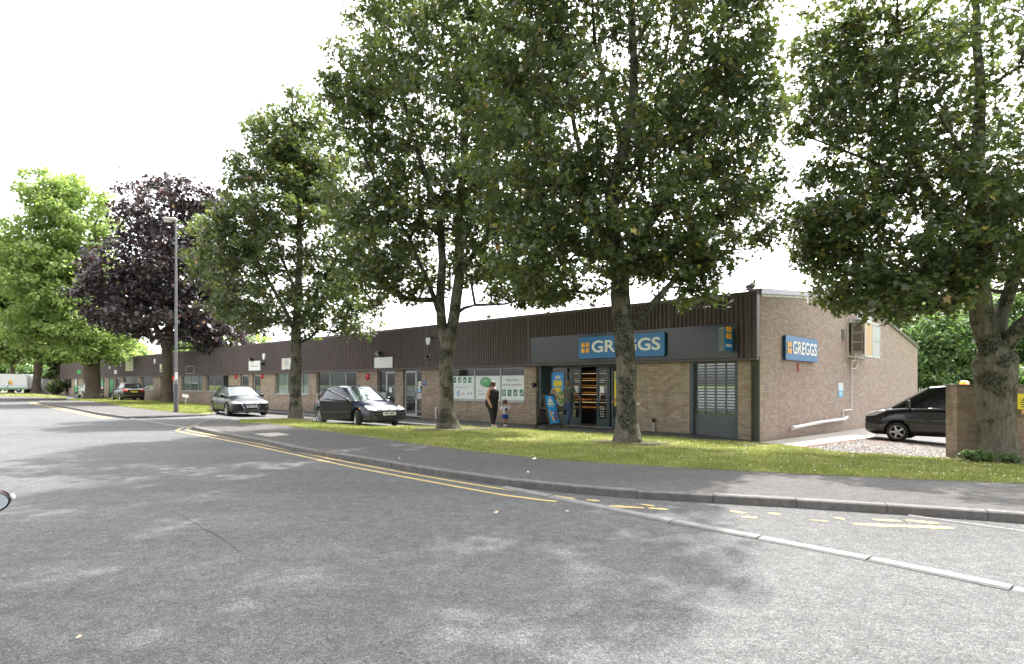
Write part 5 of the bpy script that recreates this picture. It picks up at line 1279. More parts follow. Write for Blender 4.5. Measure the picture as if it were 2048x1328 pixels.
# five lobed leaf outline
_la = [(-90, .10), (-60, .34), (-28, .80), (-8, .52), (18, .98), (48, .56), (90, 1.12), (132, .56), (162, .98), (188, .52), (208, .80), (240, .34)]
LEAF5 = np.array([(r * math.cos(R(a)), r * math.sin(R(a)) + .05, 0) for a, r in _la]) * 0.5
LEAF6 = np.array([(0, -.45, 0), (.33, -.2, 0), (.42, .12, .04), (0, .55, 0), (-.42, .12, .04), (-.33, -.2, 0)])
def leaves(name, centers, radii, per, size, mat, parent, shape=LEAF5, droop=0.35, flat=0.62):
    n = len(centers) * per
    ci = np.repeat(np.arange(len(centers)), per)
    d = RS.randn(n, 3); d /= np.linalg.norm(d, axis=1, keepdims=True)
    r = RS.rand(n, 1) ** 0.45
    off = d * r * radii[ci][:, None]; off[:, 2] *= flat
    c = centers[ci] + off
    # leaf normal: mostly upward and outward
    nrm = RS.randn(n, 3) * 0.55 + np.array([0, 0, 0.9]) + off / radii[ci][:, None] * 0.55
    nrm /= np.linalg.norm(nrm, axis=1, keepdims=True)
    a = RS.randn(n, 3); u = np.cross(nrm, a); u /= np.linalg.norm(u, axis=1, keepdims=True); v = np.cross(nrm, u)
    # tip hangs down a little
    v[:, 2] -= droop; 
    s = size * (0.55 + 0.75 * RS.rand(n, 1))
    k = len(shape)
    V = (c[:, None, :] + shape[None, :, 0:1] * (u * s)[:, None, :] + shape[None, :, 1:2] * (v * s)[:, None, :] + shape[None, :, 2:3] * (nrm * s)[:, None, :])
    V = V.reshape(-1, 3)
    Fa = np.arange(n * k).reshape(n, k)
    return mesh_np(name, V, Fa, mat, parent)
def tree(name, label, base, seeds, ells, nclus, per, crad, lsize, leafm, bark, group=None, shape=LEAF5, step=0.55, holes=0.0, flare=1.5, zlow=None, seed=1, maxlen=7.0, sides=9, thin=1.0):
    """seeds: list of polylines [(point, radius), ...]; the first one is the trunk from the ground.
    ells: crown envelope, list of (centre, (rx, ry, rz), weight)"""
    rs = np.random.RandomState(seed)
    base = Vector(base); T = thing(name, label, 'tree', tuple(base), 0, group)
    pos = []; par = []; rad0 = []
    def addn(p, q, r): pos.append(np.array(p)); par.append(q); rad0.append(r); return len(pos) - 1
    for si_, s in enumerate(seeds):
        pts = [(Vector(p), r) for p, r in s]
        if si_ == 0: prev = addn(pts[0][0], -1, pts[0][1])
        else:
            dd = [np.linalg.norm(np.array(pts[0][0]) - q) for q in pos]; prev = int(np.argmin(dd))
        for (p, r), (q, r2) in zip(pts, pts[1:]):
            L = (q - p).length; k = max(1, int(L / 0.35))
            for j in range(1, k + 1):
                t = j / k; w_ = p.lerp(q, t)
                jit = rs.randn(3) * 0.012 if j < k else 0
                prev = addn(np.array(w_) + jit, prev, r + (r2 - r) * t)
    nseed = len(pos)
    # attraction points
    W = np.array([e[2] for e in ells], float); W /= W.sum()
    C = []
    while len(C) < nclus:
        e = ells[rs.choice(len(ells), p=W)]
        d = rs.randn(3); d /= np.linalg.norm(d); r = rs.rand() ** 0.36
        p = np.array(e[0]) + d * r * np.array(e[1])
        if zlow is not None and p[2] < zlow + rs.rand() * 0.4: continue
        nz = math.sin(p[0] * 1.3 + seed) * math.sin(p[1] * 1.1 + 2 * seed) * math.sin(p[2] * 1.5 + seed)
        if nz < -0.42 + holes: continue
        C.append(p)
    C = np.array(C)
    hub = np.array(seeds[0][-1][0])
    order = np.argsort(np.linalg.norm(C - hub, axis=1))
    ends = []
    P_arr = np.zeros((nseed + nclus * 30, 3)); P_arr[:nseed] = np.array(pos); cnt = nseed
    ok = np.array([p[2] > base.z + (zlow - base.z) * 0.55 if zlow is not None else True for p in pos])
    okA = np.zeros(len(P_arr), bool); okA[:nseed] = ok
    for ci in order:
        p = C[ci]; d = P_arr[:cnt] - p; dist = np.linalg.norm(d, axis=1)
        pen = np.maximum(0, P_arr[:cnt, 2] - p[2]) * 0.9 + np.where(okA[:cnt], 0, 50)
        j = int(np.argmin(dist + pen)); L = dist[j]
        k = max(1, int(L / step)); prev = j; a = P_arr[j].copy()
        # arc: leaves the parent upward, then bends over to the target
        mid = (a + p) / 2 + np.array([0, 0, 0.10 * L]) + rs.randn(3) * 0.06 * L
        for q in range(1, k + 1):
            t = q / k; w_ = (1 - t) ** 2 * a + 2 * t * (1 - t) * mid + t * t * p
            prev = addn(w_, prev, 0); 
            if cnt < len(P_arr): P_arr[cnt] = w_; okA[cnt] = True; cnt += 1
        ends.append(prev)
    n = len(pos); rad = np.zeros(n)
    tip = 0.008 * thin
    acc = np.zeros(n)
    for e in ends: acc[e] += tip ** 2.35
    for i in range(n - 1, 0, -1):
        if acc[i] == 0: acc[i] = tip ** 2.35
        acc[par[i]] += acc[i]
    rad = acc ** (1 / 2.35)
    r0 = np.array(rad0)
    rad = np.where(r0 > 0, r0, np.minimum(rad, 0.16))
    # limit child by parent
    for i in range(1, n):
        if r0[i] == 0: rad[i] = min(rad[i], rad[par[i]] * 0.92)
    kids = [[] for _ in range(n)]
    for i in range(1, n): kids[par[i]].append(i)
    m = MB(); stack = [(0, None)]
    while stack:
        s, pr = stack.pop()
        ch = [] if pr is None else [pr]
        cur = s; ch.append(cur)
        while kids[cur]:
            ks = sorted(kids[cur], key=lambda q: -rad[q]); 
            for q in ks[1:]: stack.append((q, cur))
            cur = ks[0]; ch.append(cur)
        pts = [Vector(pos[c_]) for c_ in ch]; rr = [rad[c_] for c_ in ch]
        if pr is not None: rr[0] = min(rr[0], rr[1] * 1.15)
        nsd = sides if max(rr) > .05 else (6 if max(rr) > .02 else 4)
        if pr is None:
            # root flare
            for i_, q in enumerate(pts):
                h = q.z - base.z
                if h < 0.7: rr[i_] *= 1 + (flare - 1) * (1 - h / 0.7) ** 2.2
            pts[0].z -= 0.15
            nsd = 22
        m.tube(pts, rr, nsd, caps=False)
    tr = m.build('trunk', bark, T)
    # swell and furrow the lower trunk
    for v in tr.data.vertices:
        h = v.co.z - base.z
        if h < 3.0:
            a = math.atan2(v.co.y - base.y, v.co.x - base.x); k = 1 + (0.07 * math.sin(a * 5 + h * .7) + .035 * math.sin(a * 11 + h * 2)) * max(0.25, 1 - h / 1.2)
            k2 = 1 + .03 * math.sin(h * 5 + a * 2)
            v.co.x = base.x + (v.co.x - base.x) * (k * k2 if h < 1.0 else 1); v.co.y = base.y + (v.co.y - base.y) * (k * k2 if h < 1.0 else 1)
    tr.data.transform(Matrix.Translation(-base))
    rc = crad * (0.7 + 0.6 * rs.rand(nclus))
    cr = leaves('crown', C - np.array(base), rc, per, lsize, leafm, T, shape)
    return T
def EL(px, py, Y, rx, rz, w_=1.0, ry=None):
    """crown lobe centred on a pixel at depth Y, radii given in photo pixels"""
    c = P(px, py, Y); k = Y / F
    return (c, (rx * k, (ry if ry else rx) * k, rz * k), w_)
def PL(*pts): return [(P(px, py, Y), r) for px, py, Y, r in pts]
g_m = 'maples lined up on the verge'
def gz(px, py, Y): return P(px, py, Y)
# tree 1, right edge
Y = 14.3
tree('maple_tree', 'massive mossy maple trunk with low forking limbs against the yard wall at right', P(1993, 920, Y),
     [PL((1996, 920, Y, .37), (1994, 860, Y, .36), (1992, 780, Y, .40), (1990, 720, Y, .46)),
      PL((1990, 725, Y, .26), (1965, 640, Y, .25), (1955, 560, Y - .1, .22), (1950, 450, Y, .19), (1955, 320, Y, .15), (1960, 180, Y, .11), (1950, 0, Y, .07), (1960, -200, Y, .04)),
      PL((1995, 715, Y, .20), (2035, 660, Y - .3, .17), (2085, 610, Y - .6, .14), (2160, 540, Y - .8, .10), (2240, 420, Y - .8, .06)),
      PL((1990, 700, Y, .17), (2005, 620, Y + .3, .15), (2040, 520, Y + .4, .13), (2085, 400, Y + .4, .10), (2120, 250, Y + .5, .07), (2150, 60, Y, .05)),
      PL((1957, 560, Y, .12), (1920, 460, Y + .2, .10), (1850, 370, Y + .3, .09), (1800, 240, Y + .4, .06), (1770, 60, Y + .4, .035)),
      PL((1955, 480, Y, .09), (1990, 400, Y - .5, .07), (1940, 330, Y - 1.0, .05), (1880, 230, Y - 1.4, .035)),
      PL((1850, 370, Y + .3, .05), (1760, 330, Y + .3, .04), (1660, 290, Y + .2, .025)),
      PL((1960, 590, Y, .07), (1880, 560, Y - .4, .05), (1790, 520, Y - .5, .035), (1720, 560, Y - .5, .02))],
     [EL(1990, 150, Y, 330, 420, 3.2, 320), EL(1730, 150, Y, 150, 240, 1.0), EL(1850, 470, Y, 240, 130, 1.3), EL(1665, 430, Y, 100, 110, .40), EL(1790, 580, Y - .3, 150, 55, .50), EL(1750, 618, Y - .4, 70, 22, .08), EL(2250, 350, Y, 260, 300, 1.2)],
     1600, 40, .42, .165, LEAF_MAPLE, BARK1, g_m, seed=3, holes=.0, zlow=P(0, 655, Y).z, flare=1.35)
# tree 2, in front of the bakery
Y = 14.7
tree('maple_tree', 'tall maple with pale mossy trunk standing in front of the blue shop sign', P(1255, 890, Y),
     [PL((1256, 890, Y, .27), (1253, 830, Y, .245), (1252, 740, Y, .235), (1248, 660, Y, .25), (1240, 590, Y, .235), (1241, 540, Y, .21)),
      PL((1241, 545, Y, .17), (1228, 460, Y + .1, .165), (1222, 380, Y, .155), (1250, 290, Y, .13), (1268, 180, Y, .11), (1265, 60, Y, .08), (1262, -120, Y, .05), (1270, -260, Y, .03)),
      PL((1252, 665, Y, .12), (1275, 640, Y - .1, .115), (1305, 610, Y - .3, .10), (1335, 575, Y - .4, .07), (1385, 520, Y - .5, .05), (1440, 480, Y - .5, .03)),
      PL((1241, 545, Y, .13), (1275, 490, Y - .2, .115), (1330, 400, Y - .2, .09), (1380, 290, Y - .2, .07), (1420, 170, Y, .05), (1450, 20, Y, .035)),
      PL((1240, 560, Y, .10), (1215, 500, Y - .2, .09), (1180, 400, Y - .4, .075), (1150, 260, Y - .4, .055), (1120, 90, Y - .4, .035)),
      PL((1250, 290, Y, .09), (1220, 200, Y + .3, .075), (1190, 90, Y + .5, .05), (1180, -60, Y + .5, .03)),
      PL((1225, 420, Y, .07), (1280, 350, Y + .5, .06), (1310, 220, Y + .7, .045), (1340, 60, Y + .6, .03))],
     [EL(1225, -420, Y, 350, 360, 4.6, 400), EL(1255, 60, Y, 290, 460, 3.0, 260), EL(1420, 290, Y, 150, 200, 1.0, 200), EL(1440, 60, Y, 110, 160, .5), EL(1090, 320, Y, 170, 200, .9, 200), EL(1040, 100, Y, 110, 170, .45), EL(1270, 440, Y, 290, 120, 1.1, 240), EL(1120, 540, Y, 160, 60, .34), EL(1370, 535, Y - .2, 95, 48, .22), EL(1392, 598, Y - .3, 42, 22, .05), EL(1140, 590, Y - .3, 70, 22, .06)],
     2500, 38, .42, .165, LEAF_MAPLE, BARK1, g_m, seed=5, zlow=P(0, 628, Y).z, flare=1.6)
# tree 3
Y = 19.6
tree('maple_tree', 'maple forking into two steep limbs, left of the woman and child', P(893, 861, Y),
     [PL((896, 861, Y, .28), (894, 820, Y, .235), (893, 760, Y, .225), (893, 710, Y, .235), (895, 697, Y, .245)),
      PL((895, 700, Y, .20), (903, 660, Y, .19), (912, 600, Y, .18), (920, 540, Y, .16), (918, 440, Y, .14), (925, 330, Y, .11), (940, 200, Y, .08), (950, 60, Y, .05)),
      PL((891, 700, Y, .18), (884, 655, Y, .165), (880, 600, Y, .15), (885, 520, Y, .13), (880, 430, Y, .11), (840, 320, Y, .09), (800, 180, Y, .06), (780, 60, Y, .035)),
      PL((882, 640, Y, .10), (870, 600, Y + .2, .09), (855, 560, Y + .2, .08), (820, 480, Y + .4, .06), (760, 380, Y + .4, .045), (700, 250, Y + .4, .03)),
      PL((920, 545, Y, .10), (960, 490, Y - .3, .085), (1010, 420, Y - .4, .06), (1060, 320, Y - .4, .04)),
      PL((908, 620, Y, .06), (950, 610, Y - .4, .05), (1010, 608, Y - .5, .035), (1080, 590, Y - .5, .02))],
     [EL(880, -40, Y, 190, 200, .9, 200), EL(880, 190, Y, 220, 270, 2.8, 210), EL(750, 370, Y, 120, 190, .9), EL(700, 180, Y, 60, 60, .2), EL(1010, 400, Y, 150, 170, .9), EL(880, 470, Y, 230, 110, 1.2, 190), EL(760, 560, Y, 110, 55, .35), EL(1040, 560, Y - .3, 110, 45, .32), EL(1065, 588, Y - .5, 60, 24, .14), EL(1000, 130, Y, 150, 150, .7), EL(730, 120, Y, 85, 110, .3)],
     1450, 36, .46, .19, LEAF_MAPLE, BARK1, g_m, seed=8, zlow=P(0, 640, Y).z, flare=1.7)
# tree 4
Y = 26.0
tree('maple_tree', 'slender maple between the two dark hatchbacks', P(590, 839, Y),
     [PL((591, 839, Y, .29), (591, 800, Y, .25), (592, 740, Y, .245), (592, 690, Y, .23), (592, 660, Y, .20)),
      PL((592, 660, Y, .18), (596, 600, Y, .16), (600, 520, Y, .13), (598, 430, Y, .10), (590, 330, Y, .075), (585, 240, Y, .045)),
      PL((592, 668, Y, .10), (560, 600, Y, .085), (520, 530, Y, .065), (480, 470, Y, .04)),
      PL((592, 660, Y, .10), (630, 590, Y, .085), (670, 520, Y, .06), (710, 460, Y, .04)),
      PL((597, 590, Y, .07), (560, 510, Y - .3, .055), (540, 420, Y - .3, .04))],
     [EL(560, 385, Y, 125, 95, 1.0), EL(585, 300, Y, 90, 120, 1.2), EL(640, 330, Y, 80, 110, .7), EL(590, 470, Y, 165, 140, 2.2), EL(455, 500, Y, 90, 100, .8), EL(710, 510, Y, 90, 130, .8), EL(590, 620, Y, 150, 55, .9), EL(690, 655, Y - .5, 60, 25, .12), EL(500, 610, Y, 80, 50, .3)],
     1050, 34, .50, .22, LEAF_MAPLE, BARK1, g_m, seed=12, zlow=P(0, 690, Y).z, flare=1.3)
# copper tree
Y = 45.5
tree('copper_tree', 'dark purple leaved tree behind the grey lamp column', P(335, 806, Y),
     [PL((336, 806, Y, .40), (335, 770, Y, .36), (334, 720, Y, .35), (334, 690, Y, .35)),
      PL((334, 695, Y, .30), (340, 640, Y, .26), (345, 560, Y, .20), (345, 470, Y, .13), (340, 390, Y, .07)),
      PL((332, 695, Y, .24), (310, 650, Y, .20), (280, 590, Y, .14), (250, 520, Y, .08)),
      PL((336, 690, Y, .22), (375, 640, Y, .17), (420, 590, Y, .10))],
     [EL(345, 440, Y, 105, 85, 1.3), EL(330, 540, Y, 140, 95, 2.2), EL(230, 590, Y, 80, 70, .8), EL(410, 570, Y, 80, 110, 1.0), EL(350, 640, Y, 140, 45, 1.2), EL(450, 680, Y, 60, 34, .35), EL(430, 420, Y, 40, 50, .2)],
     850, 42, .85, .28, LEAF_COPPER, BARK2, None, seed=21, zlow=P(0, 715, Y).z, thin=1.6, shape=LEAF6)
# lime trees at the far left
g_l = 'bright green trees along the far road'
Y = 56.0
tree('lime_tree', 'bright green tree with the thickest trunk in front of the silver car', P(188, 799, Y),
     [PL((188, 799, Y, .72), (186, 770, Y, .62), (184, 730, Y, .66), (183, 700, Y, .64), (180, 670, Y, .52)),
      PL((182, 690, Y, .45), (160, 640, Y, .36), (150, 560, Y, .26), (140, 470, Y, .16), (140, 400, Y, .09)),
      PL((184, 690, Y, .36), (210, 640, Y, .28), (200, 560, Y, .2), (190, 450, Y, .12))],
     [EL(150, 440, Y, 75, 85, 1.3), EL(130, 560, Y, 110, 90, 2.0), EL(170, 640, Y, 100, 60, 1.1), EL(80, 650, Y, 80, 50, .7), EL(210, 690, Y, 50, 40, .45), EL(95, 390, Y, 55, 50, .5), EL(55, 520, Y, 80, 90, 1.2)],
     900, 46, 1.0, .32, LEAF_LIME, BARK2, g_l, seed=31, zlow=P(0, 728, Y).z, thin=2, shape=LEAF6)
Y = 84.0
for nm, lab, px, w_, ells, sd_ in (('lime_tree', 'green tree with dark forked trunk before the white hoarding', 73, 1.15, [EL(60, 620, Y, 90, 90, 2), EL(40, 540, Y, 60, 60, 1)], 41),
                               ('lime_tree', 'green tree with ivy covered trunk above the round bush', 115, 1.0, [EL(120, 600, Y, 65, 90, 2), EL(125, 700, Y, 50, 26, .6)], 42),
                               ('lime_tree', 'slim leaning tree in front of the white van', 22, .62, [EL(-10, 620, Y, 75, 100, 2), EL(10, 700, Y, 60, 30, .5)], 43)):
    tree(nm, lab, P(px, 786, Y), [PL((px, 786, Y, w_ * .52), (px + 1, 760, Y, w_ * .42), (px + 4, 735, Y, w_ * .44), (px + 5, 700, Y, w_ * .34)), PL((px + 5, 730, Y, w_ * .35), (px + 18, 700, Y, w_ * .25), (px + 25, 660, Y, .12))],
         ells, 380, 50, 1.6, .45, LEAF_LIME, BARK2, g_l, seed=sd_, zlow=P(0, 735, Y).z, thin=3, shape=LEAF6)
# ivy on the middle trunk
iv = thing('ivy', 'dark ivy wrapped round the trunk above the round bush', 'ivy', tuple(P(115, 735, Y)))
cs = np.array([(RS.randn() * .6, RS.randn() * .4 - .3, RS.rand() * 4.2 - 1.6) for _ in range(40)]); leaves('foliage', cs, np.full(40, .55), 60, .34, LEAF_MAPLE, iv, LEAF6)
def bush(name, label, base, ells, n, per, crad, lsize, mat, cat='bush', group=None, shape=LEAF6):
    t = thing(name, label, cat, tuple(base), 0, group); C = []
    W = np.array([e[2] for e in ells]); W = W / W.sum()
    for _ in range(n):
        e = ells[RS.choice(len(ells), p=W)]; d = RS.randn(3); d /= np.linalg.norm(d)
        C.append(np.array(e[0]) + d * RS.rand() ** .4 * np.array(e[1]) - np.array(base))
    C = np.array(C)
    leaves('foliage', C, crad * (0.7 + .6 * RS.rand(n)), per, lsize, mat, t, shape)
    s = MB()
    for _ in range(10):
        q = C[RS.randint(n)]; s.tube([(RS.randn() * .08, RS.randn() * .08, -.1), tuple(q * .5), tuple(q)], [.03, .02, .008], 5)
    s.build('stems', BARK2, t); return t
Y = 78
bush('round_bush', 'dense round dark green bush at the foot of the ivy covered tree', P(114, 789, Y), [EL(114, 774, Y, 15, 12, 1.0)], 90, 60, .5, .26, LEAF_MAPLE)
# wood behind the yard on the right
gw = 'trees massed behind the yard'
for i, (px, py, Y, rx, rz, lab) in enumerate(((1840, 690, 44, 110, 90, 'pale green tree just beyond the low end of the gable wall'), (1960, 690, 48, 120, 100, 'green tree behind the orange beacon of the black people carrier'), (2090, 670, 46, 120, 110, 'green tree beyond the yard wall at the photo edge'), (1905, 660, 60, 130, 110, 'hazy pale tree furthest back beyond the yard'), (2230, 660, 50, 130, 120, 'green tree beyond the yard, outside the right edge'), (1780, 640, 75, 90, 60, 'distant tree top showing above the gable slope'))):
    b_ = P(px, 800, Y); b_.z = -0.6
    tree('woodland_tree', lab, b_, [[(b_, .35), (P(px, 740, Y), .28), (P(px + 4, 690, Y), .2)], [(P(px, 730, Y), .16), (P(px - 30, 680, Y), .1)], [(P(px, 730, Y), .16), (P(px + 35, 680, Y), .1)]],
         [EL(px, py, Y, rx, rz, 2.0), EL(px - 40, py + 60, Y - 1, rx * .7, 45, .8), EL(px + 40, py + 60, Y - 1, rx * .7, 45, .8)], 420, 60, 1.0, .26, LEAF_WOOD, BARK2, gw, seed=50 + i, thin=2, shape=LEAF6, step=.9)
# low dense hedge line under the wood
bush('hedge', 'dark hedge under the trees behind the yard fence', P(1960, 790, 41), [EL(1860, 765, 41, 50, 24, 1), EL(1950, 765, 41, 60, 24, 1), EL(2060, 760, 41, 70, 28, 1), EL(2170, 760, 41, 70, 28, 1)], 420, 45, .75, .24, LEAF_WOOD, 'hedge')
# tree tops peeping over the flat roof
for px, rz, s_, wl_ in ((1597, 12, 61, 'first'), (1618, 9, 62, 'second'), (1640, 10, 63, 'third'), (1667, 17, 64, ''), (1685, 14, 65, 'fifth')):
    Y = 62; b_ = P(px, 800, Y); b_.z = 0
    tree('roof_line_tree', wl_ + ' leafy tree top from the roof corner, showing just over the gable coping' if px != 1667 else 'highest leafy tree top over the gable coping', b_, [[(b_, .3), (P(px, 640, Y), .12), (P(px, 590, Y), .05)]], [EL(px, 602, Y, 12, rz + 8, 1.0), EL(px, 640, Y, 22, 30, 1.0)], 60, 30, .55, .28, LEAF_WOOD, BARK2, 'tree tops behind the roof', seed=s_, thin=1.5, shape=LEAF6, step=.9)
# distant trees on the left, beyond the hoarding and behind the row
for i, (px, py, Y, rx, rz, lab) in enumerate(((95, 745, 150, 60, 26, 'grey green tree beyond the hoarding, between two trunks'), (30, 745, 160, 60, 24, 'grey green tree behind the white van'), (165, 735, 140, 50, 30, 'grey green tree above the hoarding near the bush'), (215, 705, 105, 42, 40, 'pale yellow green tree rising over the far end of the row'), (255, 712, 112, 30, 24, 'small pale tree behind the cream sign roof line'), (400, 690, 90, 50, 22, 'pale tree top behind the roof right of the lamp column'), (480, 690, 95, 40, 14, 'low tree top behind the roof under the copper branches'), (-60, 730, 150, 80, 40, 'grey green tree outside the left edge'))):
    b_ = P(px, 800, Y); b_.z = 0
    tree('distant_tree', lab, b_, [[(b_, .4), (P(px, 760, Y), .3), (P(px, 730, Y), .2)]], [EL(px, py, Y, rx, rz, 2.0), EL(px, py + 14, Y, rx * .9, rz * .7, 1.0)], 230, 34, 1.9, .75, LEAF_LIME if i in (3, 4, 5, 6) else LEAF_WOOD, BARK2, 'far trees on the left', seed=70 + i, thin=3, shape=LEAF6, step=1.6)
# weeds at the wall and trunk foot
for i, (px, py, w_, h_, lab) in enumerate(((1945, 912, 28, 10, 'leafy weeds at the foot of the brick pier'), (1972, 915, 16, 8, 'small weeds between pier and maple trunk'), (2022, 920, 22, 8, 'weeds on the right side of the big maple foot'))):
    Y = 13.6; c_ = P(px, py, Y); bush('weeds', lab, c_, [EL(px, py - 2, Y, w_, h_, 1.0, 14)], 46, 30, .09, .045, LEAF_WOOD, 'weeds')
# ================================================================== VEHICLES
def paint(name, c, flake=0.0, dirt=.10, coat=.55):
    m, nt_, b_ = nodemat(name); b_.inputs['Base Color'].default_value = (*c, 1)
    b_.inputs['Roughness'].default_value = 0.22; b_.inputs['Metallic'].default_value = flake
    b_.inputs['Coat Weight'].default_value = coat; b_.inputs['Coat Roughness'].default_value = 0.04; b_.inputs['Coat IOR'].default_value = 1.4; b_.inputs['Specular IOR Level'].default_value = 0.3
    tc_ = nd(nt_, "ShaderNodeTexCoord"); sx__ = nd(nt_, "ShaderNodeSeparateXYZ"); nt_.links.new(tc_.outputs['Object'], sx__.inputs[0])
    n_ = nd(nt_, "ShaderNodeTexNoise", i_Scale=5.0, i_Detail=5.0); nt_.links.new(tc_.outputs['Object'], n_.inputs['Vector'])
    mr = nd(nt_, "ShaderNodeMapRange"); mr.inputs['From Min'].default_value = 0.65; mr.inputs['From Max'].default_value = 0.15; nt_.links.new(sx__.outputs[2], mr.inputs['Value'])
    mu = nd(nt_, "ShaderNodeMath", operation='MULTIPLY'); nt_.links.new(mr.outputs[0], mu.inputs[0]); nt_.links.new(n_.outputs['Fac'], mu.inputs[1])
    mx = nd(nt_, "ShaderNodeMix", data_type='RGBA'); nt_.links.new(mu.outputs[0], mx.inputs[0]); mx.inputs[6].default_value = (*c, 1); mx.inputs[7].default_value = (dirt, dirt * .9, dirt * .75, 1)
    nt_.links.new(mx.outputs[2], b_.inputs['Base Color'])
    ra = nd(nt_, "ShaderNodeMapRange"); ra.inputs['To Min'].default_value = 0.22; ra.inputs['To Max'].default_value = 0.7; nt_.links.new(mu.outputs[0], ra.inputs['Value']); nt_.links.new(ra.outputs[0], b_.inputs['Roughness'])
    return m
TYRE = plain('tyre_rubber', (0.022, 0.022, 0.023), 0.85, var=.2)
RIM = plain('alloy', (0.42, 0.42, 0.43), 0.32, metal=0.75)
WELL = plain('wheel_well', (0.008, 0.008, 0.008), 0.95)
CARGLASS = glassmat('car_glass', (0.52, 0.62, 0.59), refl=0.07, dirt=0.05)
DARKGLASS = glassmat('tinted_glass', (0.06, 0.07, 0.07), refl=0.07, dirt=0.05)
HEADL = plain('headlamp_lens', (0.55, 0.57, 0.58), 0.12, metal=0.35, coat=1.0, var=.2, scale=14)
REDL = plain('red_lens', (0.50, 0.012, 0.012), 0.2, coat=1.0)
AMBER = plain('amber_lens', (0.9, 0.28, 0.02), 0.2, coat=1.0)
TRIM = plain('grey_trim', (0.045, 0.046, 0.045), 0.6)
SEAT = plain('seat_cloth', (0.035, 0.035, 0.038), 0.9)
def wheel(root, x, y, r, wd, sgn, steer=0.0, spokes=5, twin=False):
    """wheel > tyre, rim; axle along y; sgn = +1 left, -1 right"""
    Mw = Matrix.Translation((x, y, r)) @ Matrix.Rotation(R(steer), 4, 'Z') @ Matrix.Rotation(R(-90 * sgn), 4, 'X')
    h = wd / 2
    hub = MB(); hub.lathe([(0.001, h - .05), (r * .16, h - .045), (r * .17, h - .07)], 14, Mw); hb = hub.build('wheel', RIM, root)
    t_ = MB(); t_.lathe([(r * .66, -h), (r * .90, -h), (r * .985, -h * .72), (r, -h * .4), (r, h * .4), (r * .985, h * .72), (r * .90, h), (r * .72, h + .004), (r * .66, h - .012), (r * .64, -h)], 40, Mw); t_.build('tyre', TYRE, hb)
    m_ = MB(); m_.lathe([(r * .66, h - .012), (r * .685, h + .002), (r * .63, h - .006), (r * .60, h - .05), (r * .60, h - .10)], 32, Mw, 0)
    m_.lathe([(r * .61, h - .10), (0.001, h - .10)], 24, Mw, 1)
    for k in range(spokes):
        for off in ((-.13, .13) if twin else (0,)):
            a = 2 * math.pi * k / spokes + off; u = Vector((math.cos(a), math.sin(a), 0)); v = Vector((-math.sin(a), math.cos(a), 0))
            w0, w1 = (r * .055, r * .065) if twin else (r * .10, r * .085)
            pts = [u * r * .10 - v * w0, u * r * .10 + v * w0, u * r * .62 + v * w1, u * r * .62 - v * w1]
            vs = [Mw @ (p + Vector((0, 0, h - .022 - (.012 if i > 1 else 0)))) for i, p in enumerate(pts)] + [Mw @ (p + Vector((0, 0, h - .06))) for p in pts]
            m_.add(vs, [(0, 1, 2, 3), (7, 6, 5, 4), (0, 4, 5, 1), (1, 5, 6, 2), (2, 6, 7, 3), (3, 7, 4, 0)], 0)
    m_.build('rim', [RIM, WELL], hb)
    return hb
def interp(tab, x, k):
    if x >= tab[0][0]: return tab[0][k]
    for a, b_ in zip(tab, tab[1:]):
        if a[0] >= x >= b_[0]:
            t = (a[0] - x) / (a[0] - b_[0]); t = t * t * (3 - 2 * t) * .5 + t * .5
            return a[k] + (b_[k] - a[k]) * t
    return tab[-1][k]
